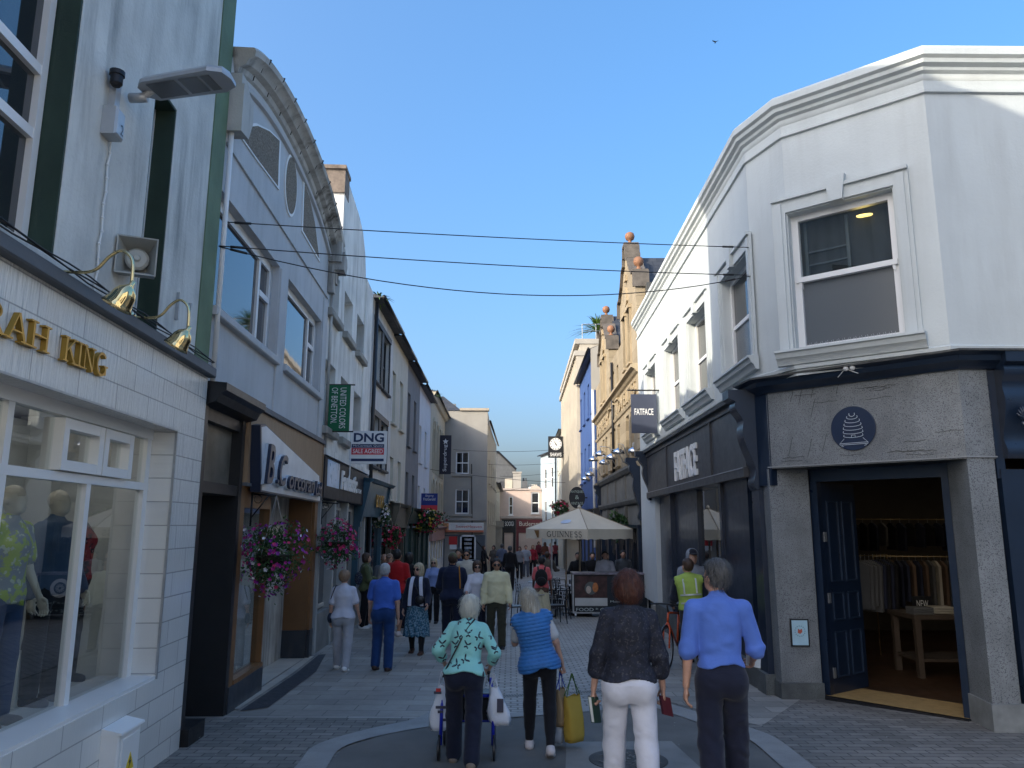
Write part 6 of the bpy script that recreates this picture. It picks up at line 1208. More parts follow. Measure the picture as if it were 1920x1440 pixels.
# ================================================================ people: smooth solids from blended distance fields, one continuous surface per garment or body
def surfnet(D, o, h):
    """surface nets: D distance grid, o origin, h cell -> verts, quads"""
    s = D < 0; nx, ny, nz = D.shape
    c = s[:-1, :-1, :-1].astype(np.int8); cnt = sum(s[a:nx - 1 + a, b:ny - 1 + b, e:nz - 1 + e].astype(np.int8) for a in (0, 1) for b in (0, 1) for e in (0, 1))
    act = (cnt > 0) & (cnt < 8); I = np.argwhere(act)
    if not len(I): return np.zeros((0, 3)), np.zeros((0, 4), int)
    idx = -np.ones(act.shape, np.int64); idx[act] = np.arange(len(I))
    P = np.zeros((len(I), 3)); W = np.zeros(len(I)); i, j, k = I.T
    cor = [(a, b, e) for a in (0, 1) for b in (0, 1) for e in (0, 1)]
    for u in range(8):
        for v in range(u + 1, 8):
            A, B = cor[u], cor[v]
            if sum(abs(A[q] - B[q]) for q in range(3)) != 1: continue
            da = D[i + A[0], j + A[1], k + A[2]]; db = D[i + B[0], j + B[1], k + B[2]]; m = (da < 0) != (db < 0)
            t = np.where(m, da / np.where(np.abs(da - db) < 1e-12, 1, da - db), 0)
            for q in range(3): P[:, q] += m * (A[q] + (B[q] - A[q]) * t)
            W += m
    V = (I + P / W[:, None]) * h + o
    Q = []
    for ax in range(3):
        sl0 = [slice(1, -1)] * 3; sl1 = [slice(1, -1)] * 3; sl0[ax] = slice(0, -1); sl1[ax] = slice(1, None)
        a = s[tuple(sl0)]; b = s[tuple(sl1)]; E = np.argwhere(a != b)
        if not len(E): continue
        off = [1, 1, 1]; off[ax] = 0; g = E + np.array(off); b1, b2 = (ax + 1) % 3, (ax + 2) % 3
        def at(d1, d2):
            r = g.copy(); r[:, b1] -= d1; r[:, b2] -= d2; return idx[r[:, 0], r[:, 1], r[:, 2]]
        q = np.stack([at(1, 1), at(0, 1), at(0, 0), at(1, 0)], 1); fl = a[E[:, 0], E[:, 1], E[:, 2]]; q[~fl] = q[~fl][:, ::-1]; Q.append(q)
    return V, np.concatenate(Q)
def rcone(p, a, b, r1, r2, fl=None):
    a = np.array(a, float); b = np.array(b, float); ab = b - a; L2_ = float(ab @ ab) or 1e-9; t = np.clip(((p - a) @ ab) / L2_, 0, 1); d = p - a - t[..., None] * ab
    if fl is not None: n = np.array(fl[0], float); n /= np.linalg.norm(n); d = d + ((d @ n) * (1 / fl[1] - 1))[..., None] * n
    return np.sqrt((d * d).sum(-1)) - (r1 + (r2 - r1) * t)
def ellip(p, c, r, R_=None):
    d = p - np.array(c, float)
    if R_ is not None: d = d @ R_
    r = np.array(r, float); q = d / r; k0 = np.sqrt((q * q).sum(-1)) + 1e-9; k1 = np.sqrt(((q / r) ** 2).sum(-1)) + 1e-9; return k0 * (k0 - 1) / k1
def prof(p, zs, ws, ds, ys, xs=None, e=2.3):
    z = p[..., 2]; w_ = np.interp(z, zs, ws); d_ = np.interp(z, zs, ds); y_ = np.interp(z, zs, ys); x_ = 0 if xs is None else np.interp(z, zs, xs)
    q = (np.abs((p[..., 0] - x_) / w_) ** e + np.abs((p[..., 1] - y_) / d_) ** e) ** (1 / e); k = (q - 1) * np.minimum(w_, d_)
    return np.maximum(k, np.maximum(zs[0] - z, z - zs[-1]))
def smin(a, b, k=.03):
    h = np.clip(.5 + .5 * (b - a) / k, 0, 1); return b * (1 - h) + a * h - k * h * (1 - h)
def su(ds, k=.03):
    o = ds[0]
    for d in ds[1:]: o = smin(o, d, k)
    return o
def rotm(ax, ang):
    c, s = math.cos(ang), math.sin(ang)
    return np.array({'x': [[1, 0, 0], [0, c, -s], [0, s, c]], 'y': [[c, 0, s], [0, 1, 0], [-s, 0, c]], 'z': [[c, -s, 0], [s, c, 0], [0, 0, 1]]}[ax])
def fold(p, k, s, seed=0):       # cloth wrinkles
    x, y, z = p[..., 0], p[..., 1], p[..., 2]; a = 1.7 * seed
    w1 = np.sin(k * .5 * x + 2 * np.sin(k * .27 * z + a) + a) + np.sin(k * .43 * y - 1.3 * np.sin(k * .35 * z + 2 * a))
    return s * (np.sin(k * z + 1.6 * w1 + a) * .6 + .4 * np.sin(k * 1.7 * z * .6 + k * 1.1 * x + 1.2 * w1) )
BASEMAT = {}
def cloth(name, col, rough=.85, bump=.35, bs=240, var=.10, sheen=.15):
    if name in MATS: return MATS[name]
    m, t, b = newmat(name); P = opos(t); n1 = noise(t, P, 5, 5, .6); t.links.new(mix(t, ramp(t, n1, .3, .7), sc(col, 1 - var), sc(col, 1 + var)), b.inputs[0]); b.inputs['Roughness'].default_value = rough; b.inputs['Sheen Weight'].default_value = sheen; b.inputs['Specular IOR Level'].default_value = .25
    wr_ = nn(t, 'ShaderNodeTexNoise'); t.links.new(vmul(t, P, (1, 1, 1.5)), wr_.inputs['Vector']); wr_.inputs['Scale'].default_value = 6; wr_.inputs['Detail'].default_value = 2; wr_.inputs['Distortion'].default_value = 1.1
    b1 = nn(t, 'ShaderNodeBump'); b1.inputs['Strength'].default_value = .3; b1.inputs['Distance'].default_value = .022; t.links.new(wr_.outputs[0], b1.inputs['Height'])
    b2 = nn(t, 'ShaderNodeBump'); b2.inputs['Strength'].default_value = bump; b2.inputs['Distance'].default_value = .004; t.links.new(noise(t, P, bs, 2), b2.inputs['Height']); t.links.new(b1.outputs[0], b2.inputs['Normal']); t.links.new(b2.outputs[0], b.inputs['Normal']); MATS[name] = m; return m
def skinm(name, col): 
    if name in MATS: return MATS[name]
    m, t, b = newmat(name); c = mix(t, ramp(t, noise(t, opos(t), 14, 4), .3, .7), sc(col, .85), sc(col, 1.12)); t.links.new(c, b.inputs[0]); b.inputs['Roughness'].default_value = .5
    b.inputs['Subsurface Weight'].default_value = .08; b.inputs['Subsurface Radius'].default_value = (.02, .008, .004); MATS[name] = m; return m
SK = skinm('skin_fair', (.50, .29, .21)); SKT = skinm('skin_tanned', (.36, .19, .12)); SKD = skinm('skin_dark', (.12, .06, .04))
def hairm(name, c1, c2):
    if name in MATS: return MATS[name]
    m, t, b = newmat(name); p = opos(t); n = noise(t, vmul(t, p, (70, 70, 5)), 1., 4, .6); t.links.new(mix(t, ramp(t, n, .3, .7), c1, c2), b.inputs[0]); b.inputs['Roughness'].default_value = .55
    bn = nn(t, 'ShaderNodeBump'); bn.inputs['Strength'].default_value = .9; bn.inputs['Distance'].default_value = .01; t.links.new(n, bn.inputs['Height']); t.links.new(bn.outputs[0], b.inputs['Normal']); MATS[name] = m; return m
H_ = {'white': hairm('hair_white', (.50, .49, .42), (.72, .71, .62)), 'blond': hairm('hair_blond', (.30, .24, .15), (.55, .47, .33)), 'ash': hairm('hair_ash_blond', (.26, .23, .18), (.50, .46, .38)), 'red': hairm('hair_auburn', (.035, .010, .006), (.10, .03, .016)), 'brown': hairm('hair_brown', (.03, .016, .01), (.08, .045, .028)),
      'ginger': hairm('hair_sandy', (.20, .12, .07), (.32, .21, .13)), 'grey': hairm('hair_grey', (.028, .029, .031), (.11, .112, .116)), 'silver': hairm('hair_silver', (.30, .31, .32), (.48, .49, .50)), 'black': hairm('hair_black', (.006, .006, .007), (.022, .021, .02))}
SHOE = {}
def person(label, foot, top, face=180, H=None, w=1., fem=False, cell=.014, lean=0, side=0, leg=(0, 0, 0, 0), armL=None, armR=None, head=(0, 0), skin=None,
           topm=None, sleeve='short', hem=.50, topk=1.0, flare=0, botm=None, bot='trousers', botr=1.0, shoem=None, hair='brown', hairst='short', hatm=None, extra=None, vest=None, glasses=False, group=None, gloc=None, foldk=1.0, waist=None, bust=None, puff=0, butt=1.0, hood=None, seat=False, nofeet=False, hairk=1.):
    """foot = photo pixel of the feet (or (x, y) metres with gloc), top = photo y of the head top, face = degrees, 0 walks away from the viewer, 180 towards"""
    if gloc: X, Y = gloc; zg_ = gz(Y)
    else: X, Y = gnd(*foot); zg_ = gz(Y)
    if H is None: H = (atY(foot[0], top, Y)[2] - zg_)
    S = H * (1.0 if not hatm else .985)
    th = thing('person', label, 'person', (X, Y, zg_), group)
    Rz = rotm('z', -R(face))
    def world(V): return V @ Rz.T + np.array([X, Y, zg_])
    # ---- joints (unit height), x right, y forward
    hipz = .515 if not seat else .27; lx = .051 * (1.06 if fem else 1) * w ** .5
    def legj(sx, a, b, ab=0):
        hp = np.array([sx * lx, 0, hipz]); T = rotm('x', R(a)) @ rotm('y', -sx * R(2.0 + ab)) @ np.array([0, 0, -.235]); kn = hp + T
        sh = rotm('x', R(a - b)) @ rotm('y', -sx * R(.5)) @ np.array([0, 0, -.24]); return hp, kn, kn + sh, a - b
    (hL, kL, aL, pL), (hR, kR, aR, pR) = legj(-1, leg[0], leg[1]), legj(1, leg[2], leg[3])
    dz = .042 - min(aL[2], aR[2])
    if seat: dz = 0
    hz = hipz + dz
    for q in (hL, kL, aL, hR, kR, aR): q[2] += dz
    piv = np.array([0, 0, hz]); RL = rotm('x', -R(lean)) @ rotm('y', R(side))
    def up(v): return RL @ (np.array(v, float) - np.array([0, 0, hipz])) + piv      # standing coordinates -> leaned body
    def inv(p): return (p - piv) @ RL + np.array([0, 0, hipz])
    sw = (.088 if fem else .102) * (.75 + .25 * w); sz_ = .797
    def armj(sx, ab, fw, el, tw=0):
        s_ = np.array([sx * sw, -.005, sz_]); u_ = rotm('x', R(fw)) @ rotm('y', -sx * R(ab)) @ np.array([0, 0, -.165])
        f_ = rotm('z', sx * R(tw)) @ rotm('x', R(fw + el)) @ rotm('y', -sx * R(ab * .45)) @ np.array([0, 0, -.145]); e_ = s_ + u_; w_ = e_ + f_; return up(s_), up(e_), up(w_)
    AL = armj(-1, *(armL or (9, 0, 12))); AR = armj(1, *(armR or (9, 0, 12)))
    gw = w
    wid = np.array([.060, .088, .096, .090, .080, .084, .090, .082, .052, .026]) * gw; dep = np.array([.045, .060, .068, .062, .056, .060, .064, .056, .044, .026]) * (gw ** 1.1)
    if fem: wid = wid * np.array([1.0, 1.08, 1.08, 1.0, .93, .92, .94, .92, .92, .95]); dep = dep * np.array([1, 1.05, 1.05, .95, .95, 1.02, 1.08, .98, .95, 1])
    TZ = np.array([.46, .50, .53, .57, .62, .68, .74, .79, .825, .85]); TY = np.array([0, -.004, -.006, 0, .004, .004, .002, -.004, -.008, -.008])
    def torso(p, t=0, z0=.46): return prof(inv(p), TZ, wid + t, dep + t, TY)
    def glutes(p, t=0):
        g = [ellip(p, (sx * .045 * gw, -.030 * gw * butt, hz - .008), np.array([.052, .048, .058]) * gw + t) for sx in (-1, 1)]; return su(g, .02)
    lr = (.050 * gw ** .7, .034, .036, .022)
    def legs(p, t=0, lo=1.0, cut=None, kt=0, at_=0):
        o = []
        for (h_, k_, a_) in ((hL, kL, aL), (hR, kR, aR)):
            if cut: a2 = k_ + (a_ - k_) * cut if cut > 0 else None
            else: a2 = a_
            o.append(rcone(p, h_ - np.array([0, 0, .01]), k_, lr[0] + t, lr[1] + t + kt))
            if a2 is not None: o.append(smin(rcone(p, k_, a2, lr[1] + t + kt, lr[3] + t + at_), rcone(p, k_ + (a_ - k_) * .12 + np.array([0, -.008, 0]), k_ + (a_ - k_) * .6, .034 + t, .024 + t) if not (cut and cut < .6) else 9., .02) if not isinstance(a2, type(None)) else 9.)
        return o
    ar = (.031 * (.7 + .3 * gw), .024, .0225, .0145)
    if fem: ar = tuple(x * .9 for x in ar)
    hc_ = np.array([0, .004, .925]); hc_ = hc_ + np.array([0, 0, 0]); RH = rotm('z', -R(head[0])) @ rotm('x', -R(head[1]))
    nk = np.array([0, -.004, .855])
    def hw(v): return up(nk + RH @ (np.array(v, float) - nk))
    RHW = RL @ RH
    def hinv(p): return (inv(p) - nk) @ RH + nk                   # into upright head coordinates
    def headf(p):
        q = hinv(p); s = [ellip(q, (0, -.006, .938), (.043, .053, .052)), ellip(q, (0, .018, .905), (.034, .034, .040)), ellip(q, (0, .030, .884), (.020, .018, .016))]; s = su(s, .022)
        s = smin(s, ellip(q, (0, .052, .912), (.0075, .012, .015)), .008); s = smin(s, ellip(q, (0, .046, .896), (.014, .007, .005)), .006); s = smin(s, ellip(q, (0, .042, .930), (.028, .010, .006)), .010)
        s = np.maximum(s, -ellip(q, (.017, .055, .922), (.010, .010, .006))) if cell < .0125 else s; s = np.maximum(s, -ellip(q, (-.017, .055, .922), (.010, .010, .006))) if cell < .0125 else s
        for sx in (-1, 1): s = smin(s, ellip(q, (sx * .046, -.004, .917), (.006, .013, .019)), .006)
        return s
    def necky(p, t=0): return rcone(p, up((0, -.008, .835)), hw((0, .0, .895)), .029 * (.8 + .2 * gw) + t, .027 + t)
    def arms(p, t=0, frac=(0, 1, 1), t2=None):
        o = []
        for (s_, e_, w_) in (AL, AR): o.append(smin(rcone(p, s_, e_, ar[0] + t, ar[1] + t), rcone(p, e_, w_, ar[2] + t, ar[3] + t), .01))
        return o
    def shoe(a_, pitch, t=0):
        f = rotm('x', R(min(0, pitch) * .9)) ; 
        def fn(p):
            q = (p - a_) @ f; s = rcone(q, (0, -.020, -.024), (0, .085, -.030), .020 + t, .017 + t); s = smin(s, rcone(q, (0, -.018, -.02), (0, 0, .0), .022 + t, .023 + t), .02)
            s = smin(s, ellip(q, (0, .055, -.028), (.027 + t, .045 + t, .018 + t)), .015); return np.maximum(s, -(q[..., 2] + .043))
        return fn
    fL, fR = shoe(aL, pL), shoe(aR, pR)
    def build(name, fn, pts, m, pad=.06, c=None, dis=None, smooth=True, xt=None):
        c = (c or cell) / S; P = np.array(pts); lo = P.min(0) - pad; hi = P.max(0) + pad; n = np.ceil((hi - lo) / c).astype(int) + 1
        g = np.stack(np.meshgrid(*[lo[i] + c * np.arange(n[i]) for i in range(3)], indexing='ij'), -1); D = fn(g)
        if dis is not None: D = D + dis(g)
        V, F = surfnet(D, lo, c)
        return V, F
    def emit(name, V, F, m, par=th):
        if not len(V): return None
        o = mesh_obj(name, world(V * S), F, m, par, True); return o
    J = [hL, hR, kL, kR, aL, aR]; UA = [*AL, *AR]; HP = [hw((0, 0, .99)), hw((0, .06, .93)), hw((0, -.05, .93)), up((.1, 0, .8)), up((-.1, 0, .8))]
    # ---- body: one continuous skin surface
    def bodyf(p):
        s = su([torso(p, -.004), glutes(p, -.004)], .03); s = su([s] + legs(p, -.003), .025)
        s = su([s, rcone(p, AL[0], AR[0], .022, .022)], .02); s = su([s] + arms(p), .02); s = smin(s, smin(necky(p), headf(p), .015), .018)
        if not nofeet: s = smin(s, fL(p) + .004, .01); s = smin(s, fR(p) + .004, .01)
        return s
    V, F = build('body', bodyf, J + UA + HP, None, .075)
    # ---- hands: palm, four fingers, thumb, joined into the same mesh
    hv = []
    for sx, (s_, e_, w_), hp in ((-1, AL, None), (1, AR, None)):
        f = (w_ - e_) / np.linalg.norm(w_ - e_); m_ = up((-sx * 1., 0, hipz)) - piv; m_ = m_ - f * (m_ @ f); m_ /= np.linalg.norm(m_); l = np.cross(f, m_) * sx; 
        if l @ (RL @ np.array([0, 1, 0])) < 0: l = -l
        grip = extra.get('grip', {}).get(sx, .35) if extra else .35
        def HF(x, y, z): return w_ + l * x + m_ * y + f * z
        def hand(p):
            s = rcone(p, HF(0, 0, .0), HF(0, .001, .045), .0145, .020, (m_, .52)); s = smin(s, rcone(p, HF(-.010, .001, .03), HF(.013, .001, .045), .012, .012, (m_, .7)), .008)
            s = smin(s, rcone(p, w_ - f * .02, w_, ar[3], ar[3] * .95), .008)
            for i, (lx_, L_) in enumerate(((.0165, .040), (.0055, .044), (-.0055, .041), (-.0155, .033))):
                b0 = HF(lx_ * 1., .001, .052); a1 = grip * (1.0 + .12 * i); d1 = f * math.cos(a1) + m_ * math.sin(a1); a2 = a1 * 2.3; d2 = f * math.cos(a2) + m_ * math.sin(a2); b1 = b0 + d1 * L_ * .5 + l * lx_ * .1; b2 = b1 + d2 * L_ * .5
                s = smin(s, rcone(p, b0, b1, .0058, .0052), .003); s = np.minimum(s, rcone(p, b1, b2, .0052, .0042))
            t0 = HF(.016, .002, .014); t1 = t0 + (f * .6 + l * .65 + m_ * .35) * .022; t2 = t1 + (f * .9 + m_ * (.25 + .4 * grip) + l * .1) * .022; s = smin(s, rcone(p, t0, t1, .0075, .006), .005); return smin(s, rcone(p, t1, t2, .006, .0048), .002)
        if cell < .02:
            v, q = build('hand', hand, [w_, w_ + f * .1 + l * .01, w_ + m_ * .04 + f * .04], None, .03, .0052 if cell < .0125 else .0075)
            hv.append((v, q))
        else: v, q = build('hand', hand, [w_, w_ + f * .1], None, .03, .012); hv.append((v, q))
    for v, q in hv:
        F = np.concatenate([F, q + len(V)]); V = np.concatenate([V, v])
    bodyo = emit('body', V, F, skin or SK)
    lo_c = 1.0
    # ---- trousers, shorts or skirt
    fk = 0.0016 * foldk * (1 if cell < .016 else .7)
    wz = waist or .60
    if bot in ('trousers', 'shorts', 'leggings'):
        kt, at_ = (.010 * botr, .017 * botr) if bot == 'trousers' else ((.012, .02) if bot == 'shorts' else (.001, .001)); t0 = .007 if bot != 'leggings' else .004
        def bf(p):
            s = su([np.maximum(torso(p, t0), inv(p)[..., 2] - wz), glutes(p, t0)], .025); LG_ = legs(p, t0, kt=kt * .6, at_=at_ * .75, cut=(.97 if bot == 'trousers' else .9 if bot == 'leggings' else .28)); s = smin(s, np.minimum(LG_[0], LG_[1]) if len(LG_) == 2 else np.minimum(smin(LG_[0], LG_[1], .015), smin(LG_[2], LG_[3], .015)), .018)
            for a_ in (aL, aR):
                if bot == 'trousers': s = np.maximum(s, -(np.sqrt(((p - a_ + np.array([0, -.01, .03])) ** 2).sum(-1)) - .030))
            return s
        dis = lambda p: fold(p, 84, fk * (.8 if bot == 'trousers' else .3), 1) * (.5 + 1.0 * (np.abs(p[..., 2] - .30) < .10))
        V, F = build('t', bf, J + [up((.13, 0, wz)), up((-.13, 0, wz)), up((0, -.1, .53))], None, .055, dis=dis); emit('trousers' if bot == 'trousers' else bot, V, F, botm)
    elif bot == 'skirt':
        zs = np.array([.20, .24, .34, .46, .54, .60]) + dz; 
        def bf(p):
            s = prof(p, zs, np.array([.125, .122, .112, .102, .102, .085]) * gw, np.array([.100, .098, .090, .075, .072, .060]) * gw, np.zeros(6), e=2.1); a = np.arctan2(p[..., 0], p[..., 1]); return s + .006 * np.sin(a * 11 + 3 * np.sin(p[..., 2] * 12)) * np.clip((.56 - p[..., 2]) * 4, 0, 1.4)
        V, F = build('t', bf, [(.15, .1, .2), (-.15, -.1, .62)], None, .03); emit('skirt', V, F, botm)
        def lf(p): return su(legs(p, .005), .01)
        V, F = build('t', lf, [kL, kR, aL, aR], None, .04); emit('leggings', V, F, extra.get('legm') if extra else botm)
    # ---- shoes
    if not nofeet:
        for a_, fn in ((aL, fL), (aR, fR)):
            V, F = build('shoe', lambda p: fn(p) - .003, [a_ + np.array([0, .11, 0]), a_ + np.array([0, -.05, -.05]), a_], None, .035, min(cell, .01)); o_ = emit('shoe', V, F, shoem or BLACK)
    # ---- upper garment
    if topm is not None:
        t = .0055 * topk; hemz = hem; fa = dict(short=.72, elbow=1.0, rolled=.04, three=.45, long=.95, none=0)[sleeve]
        def tf(p, t=t, slv=sleeve):
            q = inv(p); tz = np.concatenate([[hemz - .03], TZ[TZ > hemz - .02]]); iw_ = np.interp(tz, TZ, wid); idp = np.interp(tz, TZ, dep); iy = np.interp(tz, TZ, TY); lowk = np.clip((.60 - tz) / .12, 0, 1)
            iw_ = np.maximum(iw_, np.interp(.56, TZ, wid) * (tz < .56)); idp = np.maximum(idp, np.interp(.56, TZ, dep) * (tz < .56))
            s = prof(q, tz, iw_ + t + flare * lowk + puff, idp + t + .006 + flare * lowk * .8 + puff, iy - .004)
            if bust or fem: s = smin(s, ellip(q, (0, .035, .735), np.array([.072, .040, .040]) * (.6 + .4 * gw)), .03)
            if w > 1.1 and not fem: s = smin(s, ellip(q, (0, .03, .62), (.085 * gw, .055 * gw, .08)), .03)
            s = smin(s, glutes(p, t + .004), .03) if hemz < .53 else s
            nb = up((0, -.010, .822)); s = smin(s, np.minimum(rcone(p, AL[0], nb, .024 + t, .026 + t), rcone(p, AR[0], nb, .024 + t, .026 + t)), .022)
            s = np.maximum(s, hemz + .010 * np.sin(q[..., 0] * 30 + 1) - q[..., 2])
            if slv != 'none':
                for (s_, e_, w_) in (AL, AR):
                    if slv in ('short', 'elbow'): a = rcone(p, s_, s_ + (e_ - s_) * fa, ar[0] + t, ar[1] + t + .009)
                    else:
                        en = e_ + (w_ - e_) * fa; a = smin(rcone(p, s_, e_, ar[0] + t, ar[1] + t + .005), rcone(p, e_, en, ar[1] + t + .006, (ar[3] + .008 if slv == 'long' else ar[2] + .010) + t * .8), .015)
                    s = smin(s, a, .014)
            s = smin(s, rcone(p, up((0, -.008, .83)), up((0, -.004, .858)), .034, .031), .012)
            return s
        dis = lambda p: fold(p, 70, fk * 1.0, 2) * (.4 + np.clip((.74 - inv(p)[..., 2]) * 8, 0, 1))
        V, F = build('top', tf, UA + [up((.15, .08, hemz)), up((-.15, -.08, hemz)), up((.1, .05, .86)), up((-.1, -.05, .86))], None, .06 + puff, dis=dis); emit('shirt' if not extra else extra.get('topname', 'shirt'), V, F, topm)
        if vest is not None:
            vm, vp, quilt, vh = vest; wid2 = wid
            def vf(p):
                q = inv(p); s = tf(p, t + .010 + vp, 'none'); s = np.maximum(s, vh - q[..., 2]); 
                for (s_, e_, w_) in (AL, AR): s = np.maximum(s, -(rcone(p, s_ + (s_ - up((0, -.005, sz_))) * .22, e_, .034, .03) ))
                return s - quilt * np.abs(np.sin(q[..., 2] * math.pi / .022)) ** .6 * (quilt > 0)
            V, F = build('v', vf, [up((.17, .1, vh)), up((-.17, -.1, vh)), up((.1, .05, .86)), up((-.1, -.05, .86))], None, .05); emit(extra.get('vestname', 'vest') if extra else 'vest', V, F, vm)
    # ---- hair, hat, face
    def wp_(v): return tuple(world(np.array(v) * S))
    hm = H_[hair] if isinstance(hair, str) else hair
    if hairst:
        def hf(p):
            q = hinv(p); a = np.arctan2(q[..., 0], -q[..., 1]); kk = hairk
            s = ellip(q, (0, -.012, .946), np.array([.050, .058, .053]) * (1 + .12 * (kk - 1)) + .004 * (kk - 1) * 3)
            face_ = ellip(q, (0, .065, .905), (.045, .050, .052)); 
            if hairst == 'short': s = np.maximum(smin(s, ellip(q, (0, -.030, .915), (.042, .030, .035)), .02), .892 - q[..., 2] + np.clip(q[..., 1] * 1.6 + .01, -.02, .3))
            elif hairst == 'bob': s = smin(s, ellip(q, (0, -.016, .905), (.056, .050, .055)), .02); s = np.maximum(s, .862 - q[..., 2])
            elif hairst == 'big': s = smin(s, ellip(q, (0, -.016, .915), (.066, .062, .062)), .02); s = np.maximum(s, .855 - q[..., 2] - .006 * np.sin(a * 9))
            elif hairst == 'long': s = smin(s, ellip(q, (0, -.030, .895), (.056, .045, .070)), .03); s = smin(s, ellip(q, (.012, -.048, .82), (.052, .028, .075)), .04)
            elif hairst == 'shoulder': s = smin(s, ellip(q, (0, -.02, .895), (.060, .050, .065)), .03); s = np.maximum(s, .835 - q[..., 2])
            s = np.maximum(s, -face_)
            s = s + .0013 * np.sin(a * 30 + 4 * np.sin(q[..., 2] * 40 + a * 3)) + .0015 * np.sin(a * 9 + q[..., 2] * 50)
            if hairst == 'big': s = s + .004 * np.sin(q[..., 0] * 140) * np.sin(q[..., 2] * 130) * np.sin(q[..., 1] * 120)
            return s
        V, F = build('hair', hf, [hw((.07, 0, 1.0)), hw((-.07, -.08, .9)), hw((0, -.06, .75 if hairst == 'long' else .86)), hw((0, .05, .95))], None, .02, min(cell, .009)); emit('hair', V, F, hm)
        if cell < .0105:                       # loose strands lifting off the hair mass
            Wv = world(V * S); C0 = Wv.mean(0); r_ = random.Random(len(label)); ms_ = MB(); cen = np.array(wp_(hw((0, -.01, .93))))
            for _ in range(1100):
                i = r_.randrange(len(Wv)); p0 = Vector(Wv[i]); n_ = (p0 - Vector(cen)).normalized(); dn = (Vector((r_.uniform(-.25, .25), r_.uniform(-.25, .25), -1)) + n_ * .35); dn = (dn - n_ * dn.dot(n_) * .85).normalized(); L_ = r_.uniform(.03, .075) * (.6 if hairst == 'short' else 1); sd = dn.cross(n_).normalized() * .0016; pr_ = None
                for j in range(5):
                    q = j / 4; p = p0 + dn * L_ * q + n_ * (.003 + .012 * math.sin(q * 2.2)) - n_ * .004 * (j == 0); a_ = (p - sd * (1 - q * .8), p + sd * (1 - q * .8))
                    if pr_: ms_.quad(pr_[0], pr_[1], a_[1], a_[0])
                    pr_ = a_
            tag(part(th, 'loose_strands', ms_, hm, fix=False), kind='stuff')
    if hatm is not None:
        def cf(p):
            q = hinv(p); s = np.maximum(ellip(q, (0, -.008, .948), (.052, .060, .056)), .945 - q[..., 2] + q[..., 1] * .12); return smin(s, ellip(q, (0, .062, .952), (.034, .036, .006)), .008)
        V, F = build('cap', cf, [hw((.07, .1, 1.01)), hw((-.07, -.07, .93))], None, .02, min(cell, .009)); emit('cap', V, F, hatm)
    if hood is not None:
        def cf(p):
            q = hinv(p); s = smin(ellip(q, (0, -.016, .942), (.058, .068, .064)), ellip(q, (0, -.03, .88), (.062, .05, .05)), .03); return np.maximum(s, -ellip(q, (0, .06, .925), (.046, .06, .056)))
        V, F = build('hood', cf, [hw((.08, .07, 1.02)), hw((-.08, -.1, .83))], None, .02, min(cell, .01)); emit('hood', V, F, hood)
    if cell < .02:
        if glasses:
            mb_ = MB()
            for sx in (-1, 1):
                c_ = hw((sx * .019, .052, .923)); mb_.lathe(world(c_ * S), [(.0158 * S, -.003 * S), (.0165 * S, 0), (.013 * S, .003 * S), (0, .004 * S)], 12, tuple((RHW @ np.array([sx * .15, 1, 0])) @ Rz.T)); 
                mb_.tube([world(hw((sx * .034, .046, .926)) * S), world(hw((sx * .047, .0, .922)) * S)], .0022 * S, 5)
            mb_.tube([world(hw((-.008, .056, .926)) * S), world(hw((.008, .056, .926)) * S)], .002 * S, 5); part(th, 'sunglasses', mb_, mat('dark_lens', (.01, .008, .008), .1, bump=0), True)
        else:
            mb_ = MB(); mp = MB()
            for sx in (-1, 1): c_ = world(hw((sx * .0175, .0445, .923)) * S); mb_.ball(c_, .0072 * S, 10, 6); c2 = world(hw((sx * .0175, .0508, .923)) * S); mp.ball(c2, .0030 * S, 8, 5)
            e_o = part(th, 'eyes', mb_, mat('eye_white', (.55, .53, .5), .3, bump=0), True); part(e_o, 'iris', mp, mat('iris_dark', (.03, .02, .015), .2, bump=0), True)
        mb_ = MB().ball(world(hw((0, .0505, .8965)) * S), (.011 * S, .004 * S, .0035 * S), 10, 6); part(th, 'lips', mb_, mat('lips', (.30, .10, .08), .5, bump=0), True)
    info = dict(th=th, S=S, world=world, up=up, hw=hw, AL=AL, AR=AR, H=H, X=X, Y=Y, zg=zg_, Rz=Rz, wid=wid, dep=dep, aL=aL, aR=aR, hz=hz)
    def wp(v): return tuple(world(np.array(v) * S))
    info['wp'] = wp; return info
def strap(I, name, pts, r, m, label=None, flat=True):
    pts = [I['wp'](I['up'](p)) for p in pts]; pp = dens3(pts); return part(I['th'], name, MB().tube(pp, r, 6), m, True)
def dens3(P, k=5):
    out = []
    for i in range(len(P) - 1):
        p0 = P[max(i - 1, 0)]; p1 = P[i]; p2 = P[i + 1]; p3 = P[min(i + 2, len(P) - 1)]
        for j in range(k):
            t = j / k; out.append(tuple(.5 * (2 * p1[q] + (p2[q] - p0[q]) * t + (2 * p0[q] - 5 * p1[q] + 4 * p2[q] - p3[q]) * t * t + (3 * p1[q] - p0[q] - 3 * p2[q] + p3[q]) * t ** 3) for q in range(3)))
    return out + [tuple(P[-1])]
